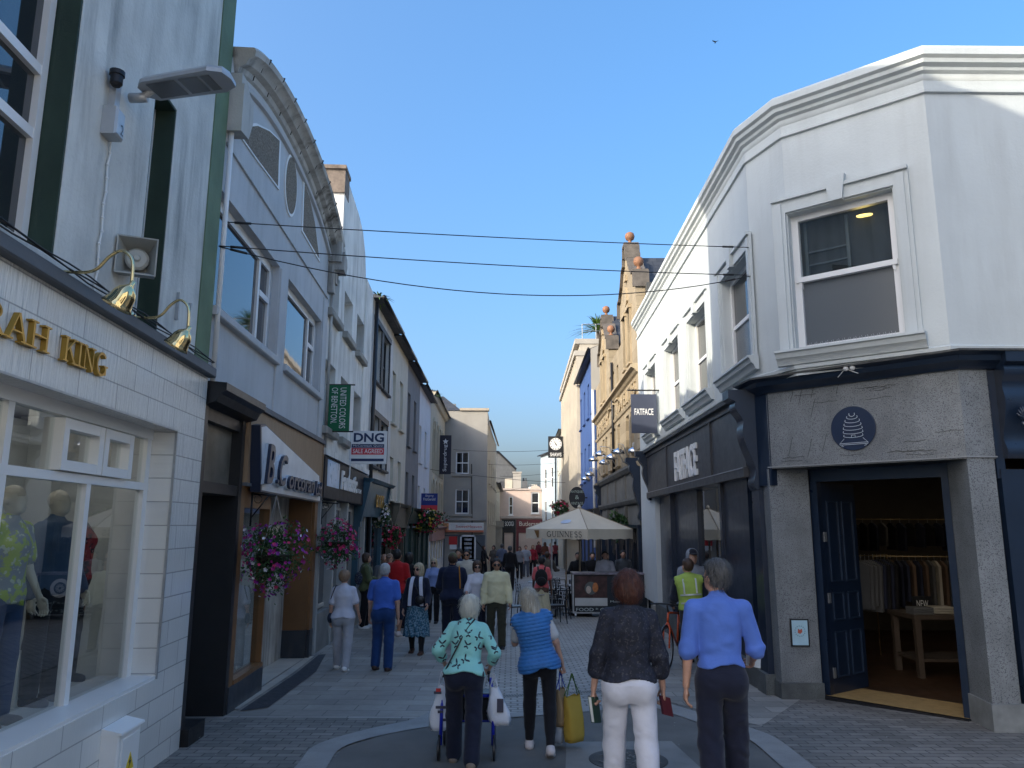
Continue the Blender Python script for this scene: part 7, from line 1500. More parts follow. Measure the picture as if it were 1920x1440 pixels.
# ---------------------------------------------------------------- who is in the street
JEAN = cloth('denim_blue', (.030, .065, .16)); NVT = cloth('navy_trousers', (.010, .013, .030), bump=.2); WHT = cloth('white_cotton', (.62, .63, .70), bump=.25); LGT = cloth('pale_grey_trousers', (.38, .39, .43)); BLKC = cloth('black_cloth', (.010, .010, .013), bump=.2)
def butterfly_mat():
    m, t, b = newmat('mint_butterfly_knit'); p = opos(t); vo = nn(t, 'ShaderNodeTexVoronoi', feature='F1'); vo.inputs['Randomness'].default_value = .55; t.links.new(vmul(t, p, (8.2, .01, 8.2)), vo.inputs['Vector']); vo.inputs['Scale'].default_value = 1
    df = nn(t, 'ShaderNodeVectorMath', operation='SUBTRACT'); t.links.new(vmul(t, p, (8.2, .01, 8.2)), df.inputs[0]); t.links.new(vo.outputs['Position'], df.inputs[1])
    sp_ = nn(t, 'ShaderNodeSeparateColor'); t.links.new(vo.outputs['Color'], sp_.inputs[0]); ro = nn(t, 'ShaderNodeVectorRotate', rotation_type='Y_AXIS'); t.links.new(df.outputs[0], ro.inputs['Vector']); t.links.new(mth(t, 'MULTIPLY_ADD', sp_.outputs[0], 2.6, -1.3), ro.inputs['Angle'])
    s = nn(t, 'ShaderNodeSeparateXYZ'); t.links.new(ro.outputs[0], s.inputs[0]); x = mth(t, 'ABSOLUTE', s.outputs[0]); z = s.outputs[2]
    def el(cx, cz, rx, rz, sh): 
        zz = mth(t, 'SUBTRACT', mth(t, 'SUBTRACT', z, cz), mth(t, 'MULTIPLY', x, sh)); xx = mth(t, 'SUBTRACT', x, cx); return mth(t, 'ADD', mth(t, 'POWER', mth(t, 'DIVIDE', xx, rx), 2.), mth(t, 'POWER', mth(t, 'DIVIDE', zz, rz), 2.))
    d = mth(t, 'MINIMUM', el(.16, .02, .15, .085, .75), el(.09, -.12, .085, .07, -.5)); d = mth(t, 'MINIMUM', d, el(0., -.03, .022, .17, 0.)); k = mth(t, 'LESS_THAN', d, 1.)
    n = noise(t, p, 60, 3); c = mix(t, mth(t, 'MULTIPLY', k, ramp(t, n, .30, .42)), mix(t, n, (.24, .56, .52), (.30, .66, .61)), (.018, .022, .04)); t.links.new(c, b.inputs[0]); b.inputs['Roughness'].default_value = .9; b.inputs['Sheen Weight'].default_value = .2
    bn = nn(t, 'ShaderNodeBump'); bn.inputs['Strength'].default_value = .3; bn.inputs['Distance'].default_value = .004; t.links.new(noise(t, p, 260, 2), bn.inputs['Height']); t.links.new(bn.outputs[0], b.inputs['Normal']); return m
def blotch(name, c1, c2, c3, s1=30, s2=70):
    m, t, b = newmat(name); p = opos(t); c = mix(t, ramp(t, noise(t, p, s1, 3), .48, .52), c1, c2); c = mix(t, ramp(t, noise(t, p, s2, 2), .60, .64), c, c3); t.links.new(c, b.inputs[0]); b.inputs['Roughness'].default_value = .8; return m
MINT = butterfly_mat()
# 1. woman with the walking frame
A1p = person('elderly woman in mint butterfly cardigan bending forward over a blue rollator', (868, 1436), 1112, 4, w=1.12, fem=True, cell=.0095, lean=17, side=2, leg=(13, 8, -10, 16), armL=(32, 0, 62, 32), armR=(32, 0, 62, 32), head=(-3, -6), topm=MINT, sleeve='three', hem=.52, topk=1.6, flare=.012, botm=NVT, botr=1.5, shoem=mat('beige_shoe', (.22, .17, .13), .7), hair='white', hairst='bob', hairk=1.35, extra=dict(topname='cardigan', grip={-1: .8, 1: .8}))
strap(A1p, 'bag_strap', [(.045, -.058, .845), (.0, -.085, .77), (-.05, -.088, .66), (-.10, -.075, .55), (-.125, -.03, .50)], .008, BLACK)
# 2. woman in the blue gilet
PUF = cloth('blue_gilet', (.035, .16, .42), rough=.5, bump=.1); TEE = cloth('white_patterned_tee', (.50, .50, .50))
A2p = person('blonde woman in quilted blue gilet and black leggings carrying shopping bags', (1012, 1410), 1098, 2, w=1.02, fem=True, cell=.0095, lean=3, side=-10, leg=(11, 3, -12, 14), armL=(16, 35, 50), armR=(14, 2, 14), head=(-18, 2), topm=TEE, sleeve='short', hem=.50, topk=1.2, botm=BLKC, bot='leggings', shoem=mat('white_trainer', (.62, .55, .53), .6), hair='ash', hairst='long', hairk=1.3, vest=(PUF, .005, .0075, .475), foldk=1, extra=dict(vestname='quilted_gilet', grip={1: 1.1}))
# 3. woman in white trousers
DBL = blotch('navy_print_blouse', (.008, .010, .02), (.014, .018, .035), (.05, .05, .06), 18, 55)
A3p = person('auburn haired woman in dark floral blouse and white trousers holding a book', (1185, 1532), 1066, 2, w=1.06, fem=True, cell=.0095, lean=2, side=1, leg=(9, 6, -9, 10), armL=(15, 0, 10), armR=(15, 2, 16), head=(4, 0), topm=DBL, sleeve='three', hem=.545, topk=1.5, flare=.010, botm=WHT, botr=.9, shoem=BLACK, hair='red', hairst='big', hairk=1.2, foldk=.8, extra=dict(topname='blouse', grip={-1: .9, 1: .7}), butt=1.0)
# 4. man in the blue shirt
SHB = cloth('sky_blue_shirt', (.085, .175, .56), rough=.75)
A4p = person('tall man in light blue shirt with rolled sleeves and dark trousers seen from behind', (1363, 1530), 1046, 4, w=.97, cell=.0095, lean=1, leg=(-9, 14, 10, 4), armL=(10, -2, 8), armR=(16, 4, 62), head=(-32, 0), topm=SHB, sleeve='rolled', hem=.575, topk=1.2, flare=.004, botm=NVT, botr=1.25, shoem=mat('navy_trainer', (.015, .025, .09), .6), hair='grey', hairst='short', hairk=1.25, foldk=1.5, extra=dict(grip={-1: .35, 1: .6}))
m = MB(); W4 = A4p['wp']; m.tube([W4(A4p['hw']((-.034, .046, .926))), W4(A4p['hw']((-.048, -.002, .922)))], .003, 5); m.tube([W4(A4p['hw']((.034, .046, .926))), W4(A4p['hw']((.048, -.002, .922)))], .003, 5); part(A4p['th'], 'spectacles', m, DARKM, True)
MID = dict(cell=.014)
# 5-8 the left hand walkers
A5 = person('woman in white T-shirt and pale grey trousers walking away with a navy shoulder bag', (640, 1256), 1068, 4, w=1.1, fem=True, **MID, side=-1, leg=(10, 2, -9, 8), armL=(12, -10, 25), armR=(14, 8, 20), topm=cloth('white_tee', (.55, .56, .64)), sleeve='short', hem=.52, topk=1.7, flare=.006, botm=LGT, botr=1.0, shoem=WHITE, hair='ginger', hairst='short', hairk=1.5)
A6 = person('silver haired man in royal blue shirt and denim trousers walking away', (716, 1257), 1055, 3, w=1.12, **MID, leg=(10, 22, -4, 2), armL=(11, 4, 12), armR=(10, -6, 10), topm=cloth('royal_blue_polo', (.05, .13, .50)), sleeve='short', hem=.57, topk=1.8, flare=.002, botm=cloth('deep_denim', (.012, .045, .15)), botr=1.2, shoem=mat('brown_shoe', (.05, .025, .018), .5), hair='silver', hairst='short')
A7 = person('woman in olive green jacket standing by the blue shop front with a tote', (683, 1178), 1036, 80, w=1.0, fem=True, **MID, leg=(2, 0, -3, 2), armL=(8, 20, 60), armR=(8, 15, 40), topm=cloth('olive_jacket', (.10, .12, .055)), sleeve='long', hem=.50, topk=2.4, botm=BLKC, botr=.8, shoem=WHITE, hair='brown', hairst='bob', extra=dict(topname='jacket'))
A8 = person('dark haired man in bright red T-shirt and shorts', (741, 1192), 1029, 10, w=1.15, **MID, leg=(8, 2, -6, 6), armL=(12, 5, 20), armR=(10, 0, 15), topm=cloth('red_tee', (.40, .012, .015)), sleeve='short', hem=.50, topk=1.8, botm=NVT, bot='shorts', shoem=mat('white_trainer', (.62, .55, .53)), hair='black', hairst='short', skin=SKT)
A9 = person('man in a tan cap half hidden behind the red shirt', (726, 1180), 1036, 175, w=1.0, **MID, topm=cloth('stone_tee', (.3, .28, .24)), botm=NVT, hair='ginger', hairst='short', hatm=cloth('tan_cap', (.2, .13, .09)))
A10 = person('woman with long dark wavy hair just beyond the red shirted man', (764, 1178), 1036, 20, w=1.0, fem=True, **MID, topm=BLKC, sleeve='long', botm=NVT, hair='black', hairst='shoulder', hairk=1.4)
A11 = person('bald man standing in shade by the blue shop window', (716, 1172), 1038, 150, w=1.0, **MID, topm=cloth('grey_tee', (.10, .11, .12)), botm=NVT, hairst=None, skin=SKT)
SKRT = blotch('blue_leaf_skirt', (.02, .10, .17), (.16, .28, .36), (.015, .03, .06), 34, 60)
A12 = person('smiling blonde woman with white scarf and blue patterned skirt walking towards the camera', (780, 1226), 1055, 186, w=1.18, fem=True, cell=.012, lean=0, leg=(8, 3, -7, 8), armL=(14, 6, 48), armR=(13, 5, 15), head=(20, -4), topm=cloth('navy_cardigan', (.010, .014, .032)), sleeve='long', hem=.52, topk=1.7, botm=SKRT, bot='skirt', shoem=mat('brown_sandal', (.05, .02, .015), .5), hair='blond', hairst='shoulder', hairk=1.3, glasses=True, extra=dict(legm=BLKC, topname='cardigan'))
SCF = cloth('white_scarf', (.62, .64, .74))
for sx in (-1, 1):
    pp = [A12['wp'](A12['up'](q)) for q in ((sx * .03, -.035, .848), (sx * .045, .035, .842), (sx * .052, .082, .79), (sx * .060, .095, .70), (sx * .068, .092, .60), (sx * .070, .085, .53))]; F = dens3(pp); mb_ = MB()
    for i in range(len(F) - 1):
        a, b = Vector(F[i]), Vector(F[i + 1]); u_ = Vector(A12['wp'](A12['up']((.1, 0, .7)))) - Vector(A12['wp'](A12['up']((0, 0, .7)))); u_ = u_.normalized() * .032; n_ = Vector((0, -.012, 0)); mb_.add([a - u_, a + u_, b + u_, b - u_, a - u_ + n_, a + u_ + n_, b + u_ + n_, b - u_ + n_], [(0, 1, 2, 3), (4, 5, 6, 7), (0, 4, 7, 3), (1, 5, 6, 2), (0, 1, 5, 4), (3, 2, 6, 7)])
    part(A12['th'], 'scarf', mb_, SCF)
A13 = person('blonde woman in pale blue blouse with sunglasses further up the street', (811, 1168), 1046, 182, w=1.0, fem=True, **MID, leg=(8, 4, -6, 8), armL=(14, 10, 70), armR=(12, 10, 60), topm=cloth('pale_blue_blouse', (.22, .30, .56)), sleeve='elbow', hem=.55, topk=1.6, botm=BLKC, botr=.8, hair='blond', hairst='shoulder', glasses=True)
A14 = person('tall man in navy jacket and olive cap with an orange strap seen from behind', (846, 1212), 1033, 4, w=1.2, cell=.012, leg=(7, 2, -5, 6), armL=(14, 12, 45), armR=(18, 10, 60), head=(-8, 0), topm=cloth('navy_jacket', (.012, .018, .045)), sleeve='long', hem=.50, topk=2.2, flare=.004, botm=NVT, botr=1.2, hair='brown', hairst='short', hatm=cloth('olive_cap', (.08, .085, .045)), extra=dict(topname='jacket'))
strap(A14, 'shoulder_strap', [(.07, .03, .852), (.078, -.03, .85), (.088, -.075, .80), (.098, -.098, .70), (.10, -.10, .62)], .012, cloth('orange_webbing', (.40, .17, .02)))
A15 = person('dark haired woman in white top and sunglasses carrying a navy jacket', (893, 1212), 1051, 172, w=1.0, fem=True, **MID, leg=(6, 2, -6, 6), armL=(14, 10, 40), armR=(14, 15, 60), topm=cloth('white_top', (.60, .61, .68)), sleeve='elbow', hem=.54, topk=1.7, botm=NVT, hair='brown', hairst='bob', hairk=1.4, glasses=True)
A16 = person('man in pale yellow shirt, olive trousers and sunglasses walking towards the camera', (930, 1216), 1046, 176, w=1.12, cell=.012, leg=(7, 4, -6, 4), armL=(11, 6, 22), armR=(12, 0, 15), skin=SKT, topm=cloth('yellow_shirt', (.66, .62, .40)), sleeve='long', hem=.50, topk=2.4, flare=.006, botm=cloth('olive_trousers', (.045, .045, .03)), botr=1.2, hair='black', hairst='short', glasses=True, foldk=1.5)
A17 = person('person in coral pink T-shirt and cream skirt wearing a black backpack', (1016, 1172), 1042, 6, w=1.05, fem=True, **MID, leg=(6, 2, -5, 4), armL=(11, 4, 14), armR=(13, 0, 10), skin=SKD, topm=cloth('coral_tee', (.60, .12, .13)), sleeve='short', hem=.54, topk=1.8, botm=cloth('cream_skirt', (.52, .48, .33)), bot='skirt', extra=dict(legm=SKD), hair='black', hairst='short')
A18 = person('man in white shirt and sunglasses beyond the olive cap', (873, 1172), 1030, 186, w=1.1, **MID, topm=cloth('cream_shirt', (.45, .43, .37)), sleeve='long', topk=1.7, botm=NVT, hair='black', hairst='short', glasses=True, skin=SKT)
A19 = person('man in dark blue walking with the white shirted man', (858, 1168), 1028, 200, w=1.1, **MID, topm=cloth('dark_blue_top', (.012, .02, .06)), sleeve='long', topk=1.7, botm=NVT, hair='black', hairst='short', skin=SKT)
# hi-vis cyclist, hooded man
HIV = cloth('hi_vis_yellow', (.34, .46, .10), sheen=0)
A20 = person('cyclist in yellow hi-vis waistcoat bending beside the orange bicycle', (1302, 1262), 1046, 8, w=1.05, cell=.012, lean=6, side=-4, leg=(3, 2, -3, 4), armL=(12, 28, 40), armR=(12, 20, 50), head=(-25, -8), topm=cloth('navy_sweat', (.012, .016, .03)), sleeve='long', hem=.55, topk=1.8, botm=BLKC, hair='brown', hairst='short', vest=(HIV, .002, 0., .50), extra=dict(vestname='hi_vis_waistcoat'))
SIL = mat('reflective_silver', (.45, .48, .50), .35, .3, bump=0)
mb_ = MB(); W_ = lambda q: A20['wp'](A20['up'](q))
for z in (.60, .67): mb_.tube([W_((x, -.105 + .9 * x * x * 4, z)) for x in np.linspace(-.09, .09, 9)], .016, 4)
for sx in (-1, 1): mb_.tube([W_((sx * .055, -.090, .68)), W_((sx * .055, -.092, .74)), W_((sx * .055, -.075, .81))], .016, 4)
part(A20['th'], 'reflective_bands', mb_, SIL)
A21 = person('young man in grey hood and navy cap facing the cyclist', (1306, 1240), 1026, 178, w=1.0, **MID, leg=(2, 0, -2, 0), topm=cloth('grey_hoody', (.22, .24, .28)), sleeve='long', topk=2.2, botm=BLKC, hair='black', hairst=None, hatm=cloth('navy_cap', (.01, .012, .02)), hood=cloth('grey_hoody', (.22, .24, .28)))
# far crowd
FARS = [('in a long black coat with hands together', (907, 1082), 1022, 120, BLKC, 'long', BLKC, 'brown', 'bob', True), ('woman in brown print top beside the black coat', (925, 1084), 1022, 200, cloth('brown_print', (.10, .085, .07)), 'short', BLKC, 'black', 'bob', True),
        ('large man in black jacket ahead of the pink house', (956, 1108), 1023, 8, BLKC, 'long', BLKC, 'grey', 'short', False), ('grey haired man in slate blue shirt behind the large man', (941, 1088), 1019, 10, cloth('slate_blue', (.10, .12, .17)), 'short', NVT, 'grey', 'short', False),
        ('woman in grey patterned dress mid street', (974, 1086), 1024, 185, cloth('grey_print', (.22, .22, .23)), 'short', BLKC, 'brown', 'bob', True), ('man in grey shirt and braces far up the street', (986, 1082), 1022, 182, cloth('pale_grey_shirt', (.30, .33, .38)), 'short', cloth('grey_trs', (.10, .11, .14)), 'brown', 'short', False),
        ('woman in crimson jumper walking down the street', (999, 1080), 1021, 180, cloth('crimson', (.26, .015, .03)), 'long', BLKC, 'ginger', 'bob', True), ('long auburn haired woman in jeans far away', (1022, 1064), 1016, 5, cloth('rust_top', (.14, .05, .035)), 'long', JEAN, 'red', 'long', True),
        ('girl with pink skirt and striped top', (1032, 1062), 1018, 10, cloth('pale_pink', (.5, .28, .3)), 'short', cloth('pink_skirt', (.45, .12, .14)), 'blond', 'bob', True), ('person in dark red top with a rucksack', (1041, 1062), 1015, 5, cloth('dark_red', (.12, .02, .03)), 'short', NVT, 'black', 'short', False),
        ('person in turquoise top by the umbrella', (1050, 1062), 1014, 5, cloth('turquoise', (.05, .34, .36)), 'short', NVT, 'brown', 'bob', True), ('woman in lilac top near the pillar', (950, 1056), 1012, 180, cloth('lilac', (.35, .28, .48)), 'short', JEAN, 'blond', 'bob', True),
        ('person in black entering the far black shop', (959, 1054), 1012, 0, BLKC, 'long', BLKC, 'black', 'short', False), ('person in white blouse at the far red shop', (984, 1054), 1014, 10, cloth('white_blouse_far', (.6, .6, .62)), 'short', BLKC, 'brown', 'bob', True),
        ('person in dark red coat in the far crowd', (1010, 1058), 1015, 170, cloth('dark_red', (.12, .02, .03)), 'long', BLKC, 'black', 'bob', True)]
for lab, ft, tp, fc, tm_, sl_, bm_, hr, hs_, fm in FARS:
    person(lab if lab.split()[0] in ('woman', 'man', 'girl', 'person') else 'person ' + lab, ft, tp, fc, w=1.08 if not fm else 1.0, fem=fm, cell=.026, leg=(8, 4, -7, 6), armL=(14, 8, 35), armR=(12, 4, 20), topm=tm_, sleeve=sl_, hem=.50, topk=1.8, botm=bm_, hair=hr, hairst=hs_)
# ================================================================ things carried and things standing in the street
def bag(label, top, w_, h_, d_, m_, cat='bag', name='shopping_bag', tilt=0, strapm=None, bulge=.12, hl=.12, yaw=0, grp=None, flat=False):
    """a soft carrier bag hanging from the point top"""
    t = thing(name, label, cat, (top[0], top[1], top[2] - hl - h_), grp); cy_, sy_ = math.cos(R(yaw)), math.sin(R(yaw)); n = 20; vs = []; rows = 9
    for k in range(rows):
        q = k / (rows - 1); sx = w_ / 2 * ((.42 + .62 * math.sin(min(1, q * 1.25) * math.pi / 2) ** 1.3) if not flat else 1); sd = d_ / 2 * ((.25 + .75 * math.sin(min(1., q * 1.5) * math.pi / 2)) if not flat else (.35 + .65 * min(1, q * 2)))
        if k == rows - 1: sx *= .86 if not flat else .95; sd *= .8
        for i in range(n):
            a = 2 * math.pi * i / n; e = .45; cx = abs(math.cos(a)) ** e * (1 if math.cos(a) > 0 else -1); cyy = abs(math.sin(a)) ** e * (1 if math.sin(a) > 0 else -1)
            wob = 1 + bulge * (.5 * math.sin(i * 2.3 + k * 1.7 + len(label)) + .45 * math.sin(i * .9 + k * .8)); x = sx * cx * wob; y = sd * cyy * wob; z = top[2] - hl - h_ * q + .01 * math.sin(i * 1.9) * (k == 0)
            x += tilt * q * h_; vs.append((top[0] + x * cy_ - y * sy_, top[1] + x * sy_ + y * cy_, z))
    fs = [(k * n + i, k * n + (i + 1) % n, (k + 1) * n + (i + 1) % n, (k + 1) * n + i) for k in range(rows - 1) for i in range(n)] + [tuple(range((rows - 1) * n, rows * n))]
    part(t, 'bag_body', MB().add(vs, fs), m_, True); mb_ = MB()
    for s in (-1, 1): mb_.tube(dens3([vs[2 if s > 0 else 12], (top[0] + s * .012, top[1], top[2] - .02), (top[0], top[1], top[2]), (top[0] - s * .0, top[1] + .01, top[2] - .02), vs[8 if s > 0 else 18]]), .005, 5)
    part(t, 'handles', mb_, strapm or m_, True); return t, vs
def hand_pt(I, side, f=.06):
    s_, e_, w__ = I['AL'] if side < 0 else I['AR']; d = (w__ - e_) / np.linalg.norm(w__ - e_); return Vector(I['wp'](w__ + d * f))
# ---- rollator
hl, hr_ = hand_pt(A1p, -1, .045), hand_pt(A1p, 1, .045); zr = gz(7.6)
ro = thing('rollator', 'blue framed walking frame with four wheels pushed by the woman in mint', 'rollator', ((hl.x + hr_.x) / 2, 7.75, zr)); RB = mat('rollator_blue', (.015, .03, .42), .3, .2, bump=0, coat=.5)
fr = MB(); wh = []; 
for sx, h_ in ((-1, hl), (1, hr_)):
    xx = h_.x + sx * .045; y0 = 7.50; y1 = 8.02
    fr.tube([(xx, y0 + .02, zr + .13), (xx, y0 + .10, zr + .5), (h_.x + sx * .01, h_.y + .10, h_.z - .08)], .0165, 8).tube([(xx, y1, zr + .16), (xx, y0 + .12, zr + .58)], .016, 8).tube([(xx, y0 + .06, zr + .3), (xx, y1 - .12, zr + .3)], .012, 6)
    wh += [(xx + sx * .012, y0, 'r'), (xx, y1, 'f')]
xa, xb = hl.x - .045, hr_.x + .045
fr.tube([(xa, 7.62, zr + .54), (xb, 7.62, zr + .54)], .014, 8).tube([(xa, 7.86, zr + .34), (xb, 7.86, zr + .34)], .013, 8).tube([(xa, 7.95, zr + .24), (xb, 7.95, zr + .24)], .013, 8); part(ro, 'frame', fr, RB, True)
for h_ in (hl, hr_): part(ro, 'handle', MB().tube([(h_.x, h_.y - .05, h_.z - .005), (h_.x, h_.y + .09, h_.z - .02)], .017, 8).tube([(h_.x, h_.y + .08, h_.z - .02), (h_.x, h_.y + .03, h_.z - .1)], .007, 6), BLACK, True)
part(ro, 'seat', MB().bbox(WORLD, xa + .03, xb - .03, 7.62, 7.85, zr + .52, zr + .56, .01), BLACK); part(ro, 'basket', MB().box(WORLD, xa + .05, xb - .05, 7.64, 7.86, zr + .32, zr + .5), mat('mesh_black', (.02, .02, .022), .9))
for x, y, k in wh:
    w_ = part(ro, 'wheel', MB().lathe((x - .014, y, zr + .1), [(.055, .0), (.088, .002), (.1, .008), (.1, .02), (.088, .026), (.055, .028)], 24, (1, 0, 0)), BLACK, 'auto')
    part(w_, 'hub', MB().lathe((x - .016, y, zr + .1), [(.0, 0), (.055, .004), (.055, .028), (0, .032)], 14, (1, 0, 0)), mat('hub_grey', (.12, .12, .13), .5, bump=0)); part(ro, 'fork', MB().tube([(x, y, zr + .1), (x, y + .02, zr + .22)], .014, 6), BLACK, True)
PLB = mat('white_carrier_plastic', (.68, .71, .78), .35, bump=.3, bs=35, var=.04)
t, vs = bag('white plastic carrier with red and black print on the left rollator handle', hl + Vector((-.05, .02, -.03)), .16, .40, .09, PLB, bulge=.22, tilt=-.06); m = MB()
for k, (z, w__) in enumerate(((-.20, .07), (-.33, .10), (-.37, .05), (-.44, .09))): m.box(WORLD, hl.x - .12 + .02 * k, hl.x - .12 + .02 * k + w__, hl.y - .038, hl.y - .034, hl.z + z - .02, hl.z + z + .004)
part(t, 'print', m, mat('print_ink', (.05, .05, .08), .5)); part(t, 'red_print', MB().box(WORLD, hl.x - .10, hl.x - .055, hl.y - .04, hl.y - .034, hl.z - .20, hl.z - .17), REDL)
t, vs = bag('white plastic carrier with a small dark square on the right rollator handle', hr_ + Vector((.05, .02, -.03)), .19, .33, .10, PLB, tilt=.2, bulge=.2); part(t, 'print', MB().box(WORLD, hr_.x + .08, hr_.x + .14, hr_.y - .042, hr_.y - .036, hr_.z - .36, hr_.z - .24), mat('print_ink', (.05, .05, .08)))
# ---- shopping bags of the blue gilet
hp = hand_pt(A2p, 1, .055); KR = mat('kraft_paper', (.30, .21, .115), .8, bump=.2, var=.1); YB = mat('yellow_jute', (.42, .28, .04), .8, bump=.4, bs=120); GP = mat('grey_polythene', (.42, .46, .52), .3, bump=.4, bs=30)
bag('brown paper carrier bag held by the woman in the blue gilet', hp + Vector((-.04, .02, 0)), .15, .34, .11, KR, hl=.16, yaw=62, flat=True, strapm=mat('blue_cord', (.02, .06, .4), .6), bulge=.02)
bag('mustard yellow shopping bag, outermost of the three in her right hand', hp + Vector((.07, -.01, -.02)), .20, .42, .13, YB, hl=.20, yaw=40, flat=True, bulge=.03, tilt=.06, strapm=mat('green_handle', (.05, .12, .03), .7))
bag('limp translucent grey plastic bag hanging lowest beside her legs', hp + Vector((-.06, .06, -.20)), .17, .34, .12, GP, hl=.12, yaw=70)
# ---- book and wallet
hp = hand_pt(A3p, -1, .06); bk = thing('book', 'hardback book with dark green cover in the left hand of the woman in white trousers', 'book', tuple(hp)); 
F = Fr((hp.x + .01, hp.y - .02), u=(math.cos(R(65)), math.sin(R(65))), side=1); z = hp.z
def slab_(F, s0, s1, d0, d1, z0, z1, sk): return MB().hexa([F.w(s0 + sk, d0, z0), F.w(s1 + sk, d0, z0 - .03), F.w(s1 + sk, d1, z0 - .03), F.w(s0 + sk, d1, z0)], [F.w(s0, d0, z1), F.w(s1, d0, z1 - .03), F.w(s1, d1, z1 - .03), F.w(s0, d1, z1)])
part(bk, 'pages', slab_(F, -.08, .07, -.011, .011, z - .13, z + .06, .07), mat('paper_edge', (.72, .74, .72), .8, bump=0)); part(bk, 'cover', slab_(F, -.083, .075, .011, .014, z - .135, z + .065, .07).add(slab_(F, -.083, .075, -.014, -.011, z - .135, z + .065, .07).v, slab_(F, -.083, .075, -.014, -.011, z - .135, z + .065, .07).f), mat('green_cover', (.02, .07, .035), .4, bump=0))
hp = hand_pt(A3p, 1, .06); F = Fr((hp.x, hp.y - .025), u=(math.cos(R(35)), math.sin(R(35))), side=1); solo('purse', slab_(F, -.05, .05, -.012, .012, hp.z - .08, hp.z + .06, .03), mat('wine_leather', (.10, .02, .03), .4), 'wine red folded purse in the right hand of the woman in white trousers', 'purse', tuple(hp))
hp = hand_pt(A4p, 1, .07); F = Fr((hp.x + .02, hp.y), u=(1, .3), side=1); solo('leaflet', slab_(F, -.06, .07, -.003, .003, hp.z - .01, hp.z + .17, -.02), mat('leaflet', (.6, .62, .62), .7), 'white printed leaflet held up by the man in the light blue shirt', 'leaflet', tuple(hp))
# ---- shoulder bags, backpack, jacket
def pouch(I, pos_, r, m_, label, name='handbag', cat='bag', straps=(), sm=None):
    c = Vector(I['wp'](I['up'](pos_))); t = thing(name, label, cat, tuple(c)); S = I['S']; part(t, 'bag_body', MB().ball(c, (r[0] * S, r[1] * S, r[2] * S), 14, 9), m_, True)
    for k, st_ in enumerate(straps): part(t, 'strap', MB().tube(dens3([I['wp'](I['up'](q)) for q in st_]), .010, 6), sm or m_, True)
    return t
NVL = mat('navy_leather', (.012, .018, .04), .45, bump=.2); BKL = mat('black_leather', (.01, .01, .012), .4, bump=.2)
pouch(A5, (-.135, -.01, .52), (.030, .07, .055), NVL, 'navy leather shoulder bag on the left side of the woman in white T-shirt', straps=[[(-.132, -.01, .56), (-.13, -.05, .68), (-.085, -.04, .83), (-.085, .03, .82), (-.13, .04, .66), (-.132, .02, .56)]])
pouch(A7, (.10, -.10, .66), (.055, .03, .085), blotch('floral_tote', (.015, .02, .05), (.02, .03, .07), (.35, .38, .25), 20, 50), 'dark floral tote bag hanging behind the olive green jacket', name='tote_bag', straps=[[(.08, -.10, .73), (.07, -.07, .83), (.12, -.09, .73)]])
pouch(A12, (-.055, .12, .60), (.055, .03, .05), BKL, 'black crossbody handbag on the woman with the patterned skirt', straps=[[(-.06, .11, .62), (.0, .10, .74), (.07, .02, .845)]])
pouch(A13, (-.10, .06, .58), (.055, .03, .05), BKL, 'black handbag of the woman in pale blue blouse')
t = pouch(A15, (-.12, .10, .60), (.075, .05, .13), cloth('navy_jacket_folded', (.012, .014, .035)), 'dark navy jacket folded over the arm of the woman in white top', 'carried_jacket', 'jacket')
c = Vector(A17['wp'](A17['up']((0, -.115, .69)))); S = A17['S']; t = thing('backpack', 'black backpack worn over the coral pink T-shirt', 'backpack', tuple(c)); mb_ = MB().ball(c, (.095 * S, .055 * S, .125 * S), 18, 12); part(t, 'pack_body', mb_, BLKC, True); part(t, 'front_pocket', MB().ball(c + Vector((0, -.05 * S, -.045 * S)), (.07 * S, .03 * S, .06 * S), 14, 8), BLKC, True)
for sx in (-1, 1): part(t, 'shoulder_strap', MB().tube(dens3([A17['wp'](A17['up'](q)) for q in ((sx * .045, -.09, .76), (sx * .052, -.05, .835), (sx * .058, .03, .825), (sx * .07, .06, .74), (sx * .085, -.02, .64))]), .020, 6), BLKC, True)
# ================================================================ bicycle
bx, by = gnd(1276, 1264); bz = gz(by); bi = thing('bicycle', 'orange framed bicycle leaning beside the man in the hi-vis waistcoat', 'bicycle', (bx, by, bz)); OR = mat('bike_orange', (.55, .07, .01), .3, bump=0, coat=.5); by += .3; bx -= .15
FBk = Fr((bx, by), u=(.48, .88), side=1); wr = .335
def bp(s, z, d=0): return FBk.w(s, d, bz + z)
for s, nm in ((0, 'front'), (1.02, 'rear')):
    m = MB(); m.tube([bp(s + wr * math.cos(R(k)), wr + wr * math.sin(R(k))) for k in range(0, 361, 12)], .022, 6, False); w_ = part(bi, 'wheel', m, BLACK, True); m = MB().tube([bp(s + (wr - .028) * math.cos(R(k)), wr + (wr - .028) * math.sin(R(k))) for k in range(0, 361, 12)], .009, 5, False)
    for k in range(0, 360, 20): m.tube([bp(s, wr), bp(s + (wr - .03) * math.cos(R(k)), wr + (wr - .03) * math.sin(R(k)))], .0018, 3)
    part(w_, 'rim_and_spokes', m, STEEL, True)
m = MB(); BBk, ST_, HT, HB = bp(.60, .30), bp(.72, .80), bp(.16, .86), bp(.12, .72)
for a, b in ((BBk, ST_), (BBk, HB), (ST_, HT), (BBk, bp(1.02, wr)), (ST_, bp(1.02, wr)), (HT, HB)): m.tube([a, b], .018, 8)
for d in (-.05, .05): m.tube([HB, bp(.06, .62, d), bp(0, wr, d)], .014, 6)
part(bi, 'frame', m, OR, True); part(bi, 'handlebar', MB().tube([HT, bp(.12, .98)], .014, 6).tube([bp(.16, .98, -.30), bp(.10, 1.0, -.12), bp(.10, 1.0, .12), bp(.16, .98, .30)], .013, 6), BLACK, True)
